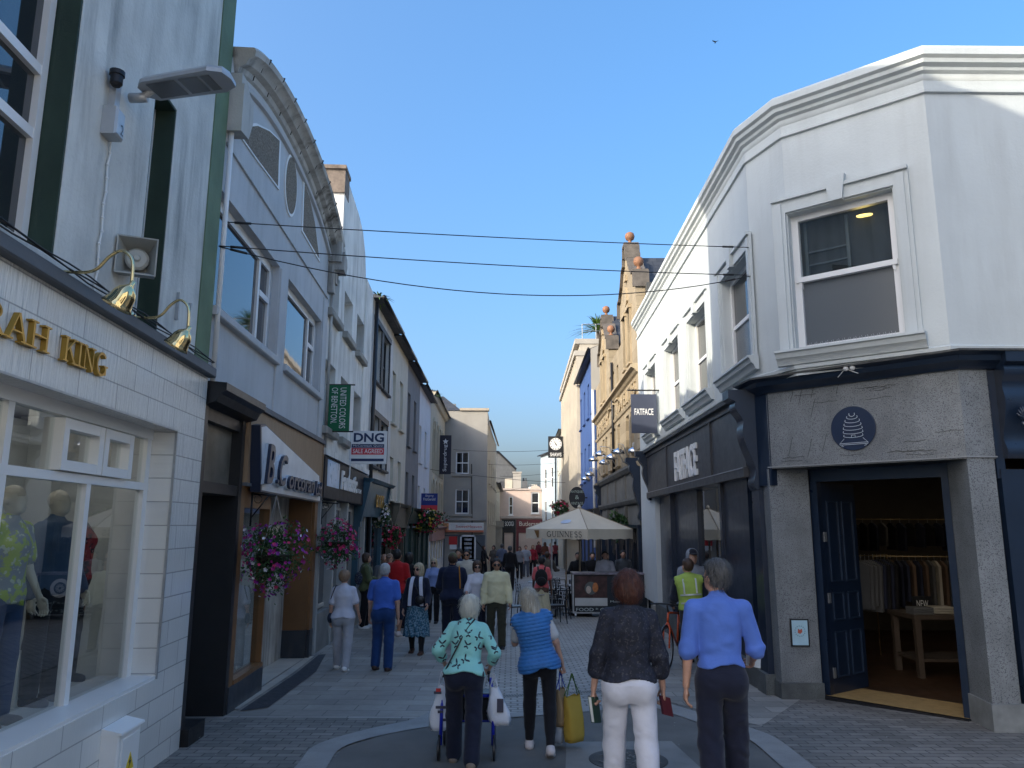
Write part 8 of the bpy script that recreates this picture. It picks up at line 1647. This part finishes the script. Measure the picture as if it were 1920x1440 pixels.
part(bi, 'saddle', MB().ball(bp(.74, .93), (.06, .13, .035), 12, 8).tube([ST_, bp(.74, .91)], .013, 6), BLACK, True); part(bi, 'crank_and_chain', MB().tube([bp(.60, .30, .04), bp(.60, .13, .05)], .01, 5).lathe(bp(.6, .3, .03), [(.08, 0), (.08, .01), (0, .01)], 18, (FBk.n[0], FBk.n[1], 0)), DARKM)
# ================================================================ hanging baskets
LF1 = mat('basket_leaf', (.035, .085, .022), .6, var=.5, vs=14, bump=0)
PK1 = mat('petal_magenta', (.34, .012, .19), .6, var=.3, vs=20, bump=0); PK2 = mat('petal_pink', (.50, .03, .12), .6, var=.3, vs=20, bump=0); PK3 = mat('petal_purple', (.22, .02, .30), .6, var=.3, vs=20, bump=0); PKW = mat('petal_white', (.70, .68, .75), .6, bump=0)
def foliage(th, c, r, nl, flw, seed, ls=.035, fs=.028, trail=.25):
    r_ = random.Random(seed); c = Vector(c); m = MB()
    def pt(u0=.45):
        while True:
            d = Vector((r_.gauss(0, 1), r_.gauss(0, 1), r_.gauss(0, 1))).normalized(); k = r_.uniform(u0, 1.0) * (1 + .16 * math.sin(5 * d.x + 3 * d.z + seed) + .1 * math.sin(9 * d.y + 7 * d.z)); p = Vector((d.x * r[0], d.y * r[1], d.z * r[2])) * k
            if p.z < 0: p.z -= trail * abs(r_.gauss(0, .5)) * r[2]; p.x *= .92
            return c + p, d
    for _ in range(nl):
        p, d = pt(.35); a = (d + Vector((r_.uniform(-1, 1), r_.uniform(-1, 1), r_.uniform(-1, 1))) * .9).normalized(); s = a.cross(Vector((r_.uniform(-1, 1), r_.uniform(-1, 1), r_.uniform(-1, 1)))).normalized(); l = ls * r_.uniform(.6, 1.5)
        m.add([p, p + a * l * .6 + s * l * .42, p + a * l * 1.5, p + a * l * .6 - s * l * .42], [(0, 1, 2, 3)])
    tag(part(th, 'foliage', m, LF1, fix=False), kind='stuff')
    for m_, n in flw:
        mf = MB()
        for _ in range(n):
            p, d = pt(.9); 
            if d.y > .35: p, d = pt(.9)
            a = (d + Vector((r_.uniform(-.5, .5), r_.uniform(-.5, .5), r_.uniform(-.5, .5)))).normalized(); u = a.orthogonal().normalized(); v = a.cross(u); q = fs * r_.uniform(.7, 1.25); p = p + d * .02
            vs = [p] + [p + (u * math.cos(k * math.pi / 5) + v * math.sin(k * math.pi / 5)) * (q if k % 2 == 0 else q * .72) + a * q * .35 for k in range(10)]; mf.add(vs, [(0, 1 + k, 1 + (k + 1) % 10) for k in range(10)])
        tag(part(th, 'flowers', mf, m_, fix=False), kind='stuff')
def basket(px, py, Y, r, label, flw, seed, F, nl=1500, brk=None, **kw):
    c = Vector(atY(px, py, Y)); t = thing('hanging_basket', label, 'hanging basket', tuple(c), 'flower baskets hung along the shopfronts'); foliage(t, c, r, nl, flw, seed, **kw)
    part(t, 'pot', MB().lathe(c + Vector((0, 0, -r[2] * .35)), [(.0, 0), (r[0] * .35, .03), (r[0] * .55, r[2] * .3), (r[0] * .58, r[2] * .35)], 16), mat('basket_liner', (.03, .03, .02), .9), True)
    s = (Y - F.A[1]) / F.u[1]; w0 = Vector(F.w(s, .05, c.z + r[2] + .35)); top = Vector((c.x, c.y, c.z + r[2] + .33)); w1 = Vector(F.w(s, .05, c.z + r[2] + .05)); m = MB().tube([w0, top], .012, 6).tube([w1, w0.lerp(top, .7)], .009, 6).tube([w0 + Vector((0, 0, .05)), w1 - Vector((0, 0, .1))], .014, 6)
    m.tube([w0.lerp(top, .25) + Vector((0, 0, -.06 + .05 * math.cos(k * .7))) + Vector(((.05 * math.sin(k * .7)), 0, 0)) for k in range(9)], .006, 5); part(t, 'bracket', m, DARKM, True)
    m = MB(); [m.tube([top, (c.x + r[0] * .5 * math.cos(k * 2.1), c.y + r[1] * .5 * math.sin(k * 2.1), c.z)], .004, 4) for k in range(3)]; part(t, 'chains', m, STEEL); return t
basket(512, 1040, 9.75, (.40, .36, .40), 'large near hanging basket of magenta and white petunias', [(PK1, 120), (PK3, 90), (PK2, 30), (PKW, 26)], 3, L1, nl=2600, ls=.026, fs=.026)
basket(632, 1016, 14.2, (.42, .36, .36), 'second hanging basket with pink and magenta petunias in front of the grey shop', [(PK2, 100), (PK1, 60), (PKW, 10)], 5, L2, nl=2000, ls=.028, fs=.034)
basket(730, 1006, 23.2, (.38, .34, .32), 'third hanging basket of crimson flowers by the blue shopfront', [(mat('petal_crimson', (.40, .02, .06), .6, var=.3, vs=20, bump=0), 110), (PKW, 14)], 8, L3, nl=1100, ls=.05, fs=.05)
basket(712, 962, 22.0, (.30, .3, .30), 'pale flowered basket below the blue fascia consoles', [(PKW, 50), (mat('petal_cream', (.5, .45, .3), .6, bump=0), 40)], 11, L3, nl=800, ls=.05, fs=.045)
c = Vector(atY(790, 975, 32)); t = thing('flower_box', 'long window box of trailing red and yellow flowers under the estate agent board', 'flower box', tuple(c)); foliage(t, c, (.95, .5, .42), 1700, [(mat('petal_crimson', (.4, .02, .06)), 110), (mat('petal_yellow', (.5, .38, .05), .6, bump=0), 70)], 21, ls=.07, fs=.06); part(t, 'trough', MB().box(WORLD, c.x - .7, c.x + .5, c.y - .2, c.y + .2, c.z - .15, c.z + .05), DARKM)
for i, (x, y, Y, lab) in enumerate(((1010 + 15, 975 - 8, 52, 'small red flowered basket over the far black canopy'), (1052, 952, 42, 'red flowers hanging at the black antique shop'), (1165, 985, 24.5, 'trailing greenery inside the pub front'))):
    if i == 0: continue
    c = Vector(atY(x, y, Y)); t = thing('flower_basket', lab, 'hanging basket', tuple(c)); foliage(t, c, (.45, .4, .35), 500, [(mat('petal_crimson', (.4, .02, .06)), 60)] if i < 2 else [], 30 + i, ls=.09, fs=.08)
# ================================================================ umbrella, drinks cart, cafe furniture
uc = (1.93, 22.0); ug = gz(22.0); CAN = mat('umbrella_canvas', (.62, .56, .45), .85, var=.05, bump=.2, bs=300); zc_ = 1.86; zt_ = 2.45; hr2 = 1.52
um = thing('parasol', 'large cream pub parasol with GUINNESS lettering on its valance', 'parasol', (*uc, ug)); cr = [(uc[0] + hr2 * math.cos(R(a)), uc[1] + hr2 * math.sin(R(a))) for a in (-87, 3, 93, 183)]
m = MB(); tip = (uc[0], uc[1], zt_)
def cl(i, t): a, b = cr[i], cr[(i + 1) % 4]; return (a[0] + (b[0] - a[0]) * t, a[1] + (b[1] - a[1]) * t)
for i in range(4):
    n = 8
    for j in range(n):
        a, b = cl(i, j / n), cl(i, (j + 1) / n); rows = 6
        for k in range(rows):
            def P_(q, t_, f_): sag = -.05 * math.sin(t_ * math.pi) * math.sin(f_ * math.pi); return (tip[0] + (q[0] - tip[0]) * t_, tip[1] + (q[1] - tip[1]) * t_, tip[2] + (zc_ - tip[2]) * t_ + sag)
            t0, t1 = k / rows, (k + 1) / rows; m.quad(P_(a, t0, j / n), P_(a, t1, j / n), P_(b, t1, (j + 1) / n), P_(b, t0, (j + 1) / n))
part(um, 'canopy', m, CAN, True)
for i in range(4):
    a, b = cr[i], cr[(i + 1) % 4]; FV = Fr(a, b, 1); n = 14; L_ = FV.L; vs = [FV.w(L_ * j / n, .012 * math.sin(j * 1.3) * k_, zc_ - k_ * .27 + .012 * math.sin(j * 2.1) * k_) for k_ in (0, .5, 1) for j in range(n + 1)]; N_ = n + 1
    part(um, 'valance', MB().add(vs, [(k * N_ + j, k * N_ + j + 1, (k + 1) * N_ + j + 1, (k + 1) * N_ + j) for k in (0, 1) for j in range(n)]), CAN, True)
FV = Fr(cr[3], cr[0], 1); dd_ = .03
m = MB(); serif(m, FV, 'GUINNESS', FV.L * .36, FV.L * .93, zc_ - .215, zc_ - .065, dd_, .002); part(um, 'lettering', m, BLACK)
m = MB(); hx_ = FV.L * .20; m.prism(FV, [(hx_ - .10, zc_ - .04), (hx_ + .08, zc_ - .04), (hx_ + .06, zc_ - .24), (hx_ + .01, zc_ - .24)], dd_, dd_ + .002); part(um, 'harp_mark', m, mat('harp_brown', (.20, .10, .03), .7, bump=0))
m = MB(); ep = []
for k in range(24):
    t_, f_ = .60 + .10 * math.sin(R(k * 15)), .52 + .13 * math.cos(R(k * 15)); q = cl(3, f_); ep.append((tip[0] + (q[0] - tip[0]) * t_, tip[1] + (q[1] - tip[1]) * t_ - .01, tip[2] + (zc_ - tip[2]) * t_ - .05 * math.sin(t_ * math.pi) * math.sin(f_ * math.pi) + .012))
m.quad(*ep); part(um, 'pale_blue_mark', m, mat('mark_blue', (.45, .53, .66), .7, bump=0))
part(um, 'pole', MB().cyl(uc, .028, ug, zt_, 12), mat('pole_wood', (.32, .25, .17), .5)); part(um, 'base', MB().cyl(uc, .32, ug, ug + .09, 20), DARKM); m = MB()
for q in cr: m.tube([tip, (q[0], q[1], zc_ + .0)], .014, 5); m.tube([(uc[0], uc[1], zc_ - .35), (uc[0] + (q[0] - uc[0]) * .5, uc[1] + (q[1] - uc[1]) * .5, (zt_ + zc_) / 2 - .03)], .012, 5)
part(um, 'ribs', m, mat('pole_wood', (.32, .25, .17))); part(um, 'finial', MB().lathe((uc[0], uc[1], zt_), [(.05, 0), (.05, .04), (.02, .08), (0, .09)], 12), CAN, True)
for (px, Y) in ((1036, 21.4), (1063, 22.6), (1120, 23.5)):
    x = (px - 960) * (Y * .983 - .2) / FPX; t = thing('post', ['thin grey metal post standing left of the drinks cart', 'pale timber post under the cream parasol', 'slim post behind the drinks cart'][(1036, 1063, 1120).index(px)], 'post', (x, Y, gz(Y))); part(t, 'shaft', MB().cyl((x, Y), .022, gz(Y), 1.75, 10), STEEL if px == 1036 else mat('pole_wood', (.32, .25, .17))); part(t, 'foot', MB().cyl((x, Y), .12, gz(Y), gz(Y) + .03, 14), DARKM)
# cart
x0, y0 = gnd(1075, 1158); x1 = (1212 - 960) * (y0 * .983) / FPX; cz = gz(y0); CF2 = Fr((x0, y0), u=(1, 0), side=1); cw = x1 - x0; zt2 = CF2.px(1080, 1074)[1]; zb_ = CF2.px(1080, 1148)[1]
ca = thing('drinks_cart', 'wheeled black drinks counter with food pictures and a round white badge', 'drinks cart', (x0 + cw / 2, y0, cz)); part(ca, 'counter_body', MB().box(CF2, 0, cw, -.6, -.03, zb_ + .02, zt2 - .05), BLACK)
part(ca, 'counter_top', MB().bbox(CF2, -.03, cw + .03, -.66, .05, zt2 - .05, zt2, .01), mat('counter_grey', (.22, .20, .24), .4, var=.5, vs=6)); part(ca, 'corner_rail', MB().box(CF2, -.02, .02, -.02, .02, zb_ - .02, zt2 - .05).box(CF2, cw - .02, cw + .02, -.02, .02, zb_ - .02, zt2 - .05).box(CF2, 0, cw, -.02, .015, zb_ - .03, zb_), STEEL)
HC_ = zt2 - .05 - zb_; part(ca, 'picture_panel', MB().box(CF2, .05, cw * .46, -.03, -.01, zb_ + HC_ * .38, zt2 - .08), mat('food_picture', (.05, .02, .02), .5, var=.9, vs=5)); part(ca, 'white_panel', MB().box(CF2, .05, cw * .46, -.03, -.012, zb_ + HC_ * .17, zb_ + HC_ * .38), mat('panel_white', (.5, .52, .52), .5)); part(ca, 'navy_panel', MB().box(CF2, cw * .46, cw - .03, -.03, -.011, zb_ + HC_ * .2, zt2 - .08), mat('cart_navy', (.008, .015, .025), .4, bump=0)); part(ca, 'strip', MB().box(CF2, .03, cw - .03, -.03, -.009, zb_ + .01, zb_ + HC_ * .165), mat('cart_navy', (.008, .015, .025)))
m = MB().lathe(CF2.w(cw * .24, -.008, zb_ + HC_ * .64), [(.0, .004), (.17, .002), (.17, 0)], 24, (0, -1, 0)); part(ca, 'plate_picture', m, mat('plate_dark', (.10, .12, .12), .3, bump=0)); m = MB().ball(CF2.w(cw * .21, .0, zb_ + HC_ * .6), (.07, .01, .10), 12, 8); part(ca, 'food_picture', m, mat('food_cream', (.5, .42, .36), .5, var=.2, vs=30)); part(ca, 'food_picture', MB().ball(CF2.w(cw * .30, .0, zb_ + HC_ * .66), (.08, .01, .13), 12, 8), mat('food_orange', (.45, .16, .05), .5, var=.3, vs=20))
bc = CF2.w(cw * .68, -.006, zb_ + HC_ * .66); m = MB()
for k in range(36): a, b = R(k * 10), R(k * 10 + 10); m.add([(bc[0] + r__ * math.cos(q), bc[1], bc[2] + r__ * math.sin(q)) for r__, q in ((.15, a), (.24, a), (.24, b), (.15, b))], [(0, 1, 2, 3)]); 
for k in range(12): a = R(k * 30); m.tube([(bc[0] + .04 * math.cos(a), bc[1], bc[2] + .04 * math.sin(a)), (bc[0] + .11 * math.cos(a), bc[1], bc[2] + .11 * math.sin(a))], .010, 5)
part(ca, 'round_badge', m, WHITE); m = MB(); letters(m, CF2, 'Make it Tasty', cw * .50, cw * .86, zb_ + HC_ * .245, zb_ + HC_ * .315, -.008, .003); letters(m, CF2, 'FOOD * COFFEE * WINE', .08, cw * .95, zb_ + .03, zb_ + HC_ * .12, -.006, .003); part(ca, 'lettering', m, mat('cart_letter', (.5, .58, .58), .5, bump=0))
for x in (.06, cw - .06):
    for d in (0, -.55): w_ = part(ca, 'castor', MB().lathe(CF2.w(x - .02, d, cz + .06), [(.06, 0), (.06, .04), (0, .04)], 14, (1, 0, 0)), STEEL); part(w_, 'fork', MB().box(CF2, x - .03, x + .03, d - .02, d + .02, cz + .08, zb_ + .02), STEEL)
# furniture
def chair():
    t = thing('cafe_chair', 'black metal cafe chair at the street tables', 'chair', (0, 0, 0), 'black cafe chairs at the street tables'); B = BLACK
    part(t, 'seat', MB().bbox(WORLD, -.2, .2, -.2, .2, .43, .46, .01), B)
    for x, y in ((-.19, -.19), (.19, -.19)): part(t, 'leg', MB().tube([(x * 1.1, y * 1.1, 0), (x, y, .44)], .013, 6), B)
    for x in (-.19, .19): part(t, 'leg', MB().tube([(x * 1.1, .23, 0), (x, .19, .44), (x * .98, .23, .86)], .013, 6), B)
    m = MB(); [m.tube([(-.185, .20 + .015 * k, .58 + .09 * k), (.185, .20 + .015 * k, .58 + .09 * k)], .014, 6) for k in range(4)]; part(t, 'backrest', m, mat('chair_rail_pale', (.30, .31, .33), .4)); return t
def table(lab):
    t = thing('cafe_table', lab, 'table', (0, 0, 0), 'cafe tables in the street'); part(t, 'tabletop', MB().lathe((0, 0, .72), [(0, 0), (.36, 0), (.37, .012), (.36, .025), (0, .025)], 24), mat('table_grey', (.25, .26, .28), .35)); part(t, 'column', MB().cyl((0, 0), .03, .04, .72, 10), BLACK); part(t, 'foot', MB().lathe((0, 0, 0), [(0, 0), (.24, 0), (.22, .02), (.03, .05)], 16), BLACK); return t
ch0 = chair(); tb0 = table('small round grey cafe table among black chairs'); used = [0, 0]
def place(src, x, y, rz, k, label=None, zo=0):
    o = src if used[k] == 0 else copy_tree(src); used[k] += 1; o.location = (x, y, gz(y) + zo); o.rotation_euler = (0, 0, R(rz))
    if label: o['label'] = label
    return o
for (x, y) in ((.62, 19.6), (.95, 22.2), (1.75, 23.6), (.9, 25.4), (2.3, 26.2), (2.6, 23.8)):
    place(tb0, x, y, 0, 1)
    for a in ((20, 200) if (x, y) == (.62, 19.6) else (70, 190, 310)): place(ch0, x + .52 * math.cos(R(a)), y + .52 * math.sin(R(a)), a - 90, 0)
st0 = thing('bar_stool', 'tall black metal bar stool beside the drinks cart', 'bar stool', (0, 0, 0), 'black bar stools by the drinks cart'); part(st0, 'seat', MB().lathe((0, 0, .74), [(0, 0), (.16, 0), (.17, .02), (0, .03)], 16), BLACK)
for k in range(4): a = R(45 + 90 * k); part(st0, 'leg', MB().tube([(.22 * math.cos(a), .22 * math.sin(a), 0), (.12 * math.cos(a), .12 * math.sin(a), .75)], .014, 6), BLACK)
part(st0, 'foot_ring', MB().tube([(.185 * math.cos(R(k)), .185 * math.sin(R(k)), .27) for k in range(45, 406, 90)], .010, 5), BLACK); part(st0, 'backrest', MB().tube([(-.14, .12, .75), (-.13, .16, 1.0), (.13, .16, 1.0), (.14, .12, .75)], .012, 6), BLACK)
for i, (x, y) in enumerate(((1.38, 20.9), (1.32, 21.7), (1.05, 21.2))): o = st0 if i == 0 else copy_tree(st0); o.location = (x, y, gz(y)); o.rotation_euler = (0, 0, R(20 + 80 * i))
# waiter and customers
person('bearded waiter in white T-shirt standing behind the drinks cart', (0, 0), 0, 178, H=1.76, gloc=(2.68, 22.4), w=1.05, cell=.015, armL=(12, 15, 50), armR=(12, 15, 50), topm=cloth('white_tee', (.55, .56, .64)), sleeve='short', topk=1.7, botm=NVT, hair='black', hairst='short')
person('man in grey T-shirt by the pub window behind the cart', (0, 0), 0, 175, H=1.78, gloc=(3.35, 23.4), w=1.0, cell=.018, topm=cloth('grey_tee', (.10, .11, .12)), sleeve='short', topk=1.7, botm=BLKC, hair='black', hairst='short')
for i, (x, y, f, c_, lab) in enumerate(((2.05, 24.1, 200, BLKC, 'dark clothed customer seated nearest the umbrella pole'), (2.95, 24.2, 150, cloth('grey_check', (.12, .13, .15)), 'customer in grey check seated at the pub tables'), (2.6, 25.0, 185, BLKC, 'black clothed customer seated at the far table'), (1.2, 25.9, 20, cloth('brown_print', (.10, .085, .07)), 'customer in brown seated with back to the street'))):
    I = person(lab, (0, 0), 0, f, H=1.70, gloc=(x, y), w=1.05, cell=.02, seat=True, leg=(82, 84, 82, 84), armL=(14, 25, 60), armR=(14, 25, 60), topm=c_, sleeve='long', topk=1.7, botm=NVT, hair=('black', 'brown', 'black', 'brown')[i], hairst='short')
    place(ch0, x, y - (.05 if f > 90 else -.05), f + 180, 0)
# ================================================================ shop window mannequins and stock on the left
MQ = mat('mannequin_cream', (.58, .53, .45), .4, bump=0)
for i, (px, X, lab, tm_, bm_, sl_) in enumerate(((22, -3.62, 'headless cream mannequin in neon yellow patterned blouse and jeans', blotch('neon_blouse', (.42, .52, .05), (.25, .28, .32), (.6, .65, .5), 12, 22), JEAN, 'short'), (108, -3.72, 'mannequin in denim jacket behind the shop glass', cloth('denim_jacket', (.06, .10, .17)), BLKC, 'long'), (178, -3.95, 'mannequin in dark red patterned top, innermost in the window', blotch('red_print_top', (.30, .03, .05), (.02, .02, .04), (.4, .2, .25), 14, 30), BLKC, 'long'))):
    cc_ = FPX * X / (px - 960); Y = cc_ / .983; I = person('x', (0, 0), 0, (95, 100, 110)[i], H=1.68, gloc=(X, Y), w=.92, fem=True, cell=.021 if i else .016, skin=MQ, topm=tm_, sleeve=sl_, hem=.48, topk=2.0, botm=bm_, botr=.8, hairst=None, armL=(12, 5, 20), armR=(12, 0, 10)); t = I['th']
    t.name = 'mannequin'; t['label'] = lab.replace('headless ', 'bald '); t['category'] = 'mannequin'; t.location.z = .56
    for c_ in list(t.children):
        if c_.name.split('.')[0] in ('eyes', 'lips'):
            for k in list(c_.children): bpy.data.objects.remove(k)
            bpy.data.objects.remove(c_)
for k in range(6): solo('display_block', MB().box(L0, 1.1 + k * .28, 1.16 + k * .28, -.75, -.69, .56, .98 + .05 * (k % 2)), UPVC, 'slim white upright block at the bottom of the tiled shop window', 'display block', L0.w(1.13 + k * .28, -.7, .56), 'white display blocks in the shop window')
t = thing('handbag', 'dark grey handbag lying on the window display floor', 'bag', L0.w(.9, -.55, .56)); part(t, 'bag_body', MB().bbox(L0, .75, 1.05, -.65, -.45, .56, .80, .04), mat('bag_grey', (.08, .08, .085), .6)); part(t, 'handle', MB().tube([L0.w(.82, -.55, .8), L0.w(.85, -.55, .92), L0.w(.95, -.55, .92), L0.w(.98, -.55, .8)], .01, 6), BLACK, True)
# shoe shop stock
SHC = [mat('shoe_navy', (.02, .03, .08), .4), mat('shoe_black', (.01, .01, .01), .3), mat('shoe_red', (.35, .03, .03), .4), mat('shoe_cream', (.5, .45, .38), .5)]
shg = 'shoes displayed in the brown shop window'
for k in range(12):
    s = (1.6 + .2 * k) if k < 5 else 3.1 + .32 * (k - 5); d = -.3 if k < 5 else -1.2; z = .11 if k < 5 else .38; c = L1.w(s, d, z); m = MB().ball((c[0], c[1] - .05, c[2] + .045), (.04, .06, .05), 10, 6).ball((c[0] + .02, c[1] + .04, c[2] + .03), (.038, .09, .03), 10, 6)
    solo('shoe', m, SHC[k % 4], 'single ' + ['navy', 'black', 'red', 'cream'][k % 4] + (' shoe on the low shelf of the front brown window' if k < 5 else ' shoe on the recessed window shelf'), 'shoe', c, shg, True)
t = thing('waste_bin', 'dark street bin with a yellow mark outside the sweet shop', 'bin', (*gnd(895, 1072), gz(53))); x, y = (-2.05, 45.9); t.location = (x, y, gz(y)); part(t, 'bin_body', MB().bbox(camframe(x, y), -.25, .25, -.4, 0, gz(y), gz(y) + 1.0, .04), BLACK); part(t, 'yellow_mark', MB().box(camframe(x, y), -.1, .1, 0, .01, gz(y) + .3, gz(y) + .6), YEL)
# ================================================================ give every separate piece of a part a mesh of its own
SING = dict(shop_pilasters='shop_pilaster', pilasters='pilaster', consoles='console', shopfront_piers='shopfront_pier', hinges='hinge', arch_surrounds='arch_surround', blocked_openings='blocked_opening', ribs='rib', quoins='quoin', sweet_boxes='sweet_box', window_strips='window_strip',
            chimney_pots='chimney_pot', letters='letter', letter_rims='letter_rim', lettering='letter', shop_name_lettering='letter', large_lettering='letter', small_lettering='letter', sale_lettering='letter', carved_letters='letter', shutter_panels='shutter_panel', inner_walls='inner_wall', window_reveal='window_reveal', sill_band='sill_band', shop_walls='shop_wall', gable_windows='gable_window',
            panel_mouldings='panel_moulding', cornice_joints='cornice_joint', eyes='eye', iris='iris', reflective_bands='reflective_band', plinth='plinth', granite_plinth='granite_plinth', shop_window_frame='shop_window_frame', floor_and_roof_slab='slab', hands_and_marks='clock_mark', print='print', fascia='fascia', side_shopfront='side_shopfront', cornice='cornice', corner_rail='corner_rail', gable_carving='gable_carving', door_surround='door_surround', hanger_hooks='hanger_hook', chains='chain', handles='handle', shop_back_wall='shop_back_wall', display_shelf='display_shelf', frame='frame', shop_floor='shop_floor', display_floor_and_partition='partition', boarded_wall='boarded_wall', recessed_window_frame='recessed_window_frame', spectacles='spectacle_arm', emblem_ring='emblem_mark', bird_spikes='bird_spike', beehive_lines='beehive_line', bolts='bolt', corner_infill='corner_infill')
def islands(me):
    n = len(me.vertices); par = np.arange(n); e = np.empty(len(me.edges) * 2, np.int64); me.edges.foreach_get('vertices', e); e = e.reshape(-1, 2); lab = np.arange(n)
    while True:
        m = np.minimum(lab[e[:, 0]], lab[e[:, 1]]); new = lab.copy(); np.minimum.at(new, e[:, 0], m); np.minimum.at(new, e[:, 1], m); new = new[new]
        if (new == lab).all(): return lab
        lab = new
def split_part(o, nm, pad=.004):
    me = o.data; lab = islands(me); ids, inv_ = np.unique(lab, return_inverse=True); k = len(ids)
    if k < 2 or k > 600: return
    co = np.empty(len(me.vertices) * 3); me.vertices.foreach_get('co', co); co = co.reshape(-1, 3)
    lo = np.full((k, 3), 1e9); hi = np.full((k, 3), -1e9); np.minimum.at(lo, inv_, co); np.maximum.at(hi, inv_, co); g = np.arange(k)
    ov = ((lo[:, None] - pad <= hi[None]) & (hi[:, None] + pad >= lo[None])).all(-1)
    while True:
        new = np.where(ov, g[None], k).min(1); new = np.minimum(new, g)
        if (new == g).all(): break
        g = new
    gs, gi = np.unique(g, return_inverse=True)
    if len(gs) < 2: return
    if len(gs) > 100: o['kind'] = 'stuff'; return
    faces = [tuple(p.vertices) for p in me.polygons]; sm_ = me.polygons[0].use_smooth; fg = [gi[inv_[f[0]]] for f in faces]
    for q in range(len(gs)):
        fs = [f for f, a in zip(faces, fg) if a == q]; us = sorted({v for f in fs for v in f}); mp = {v: i for i, v in enumerate(us)}
        m2 = bpy.data.meshes.new(nm); m2.from_pydata(co[us].tolist(), [], [tuple(mp[v] for v in f) for f in fs]); [m2.materials.append(x) for x in me.materials]; m2.update()
        if sm_: autosmooth(m2)
        if q == 0: o.data = m2; o.name = nm
        else: c = link(bpy.data.objects.new(nm, m2)); c.parent = o.parent
for o in list(bpy.data.objects):
    if o.type != 'MESH' or o.parent is None or o.get('kind') == 'stuff': continue
    b = o.name.split('.')[0]
    if b in SING and (not o.children or b == 'shop_window_frame'):
        if o.parent.name.split('.')[0] in ('person', 'cafe_chair', 'bar_stool', 'clothes_rail') and b not in ('eyes', 'reflective_bands'): continue
        split_part(o, SING[b])
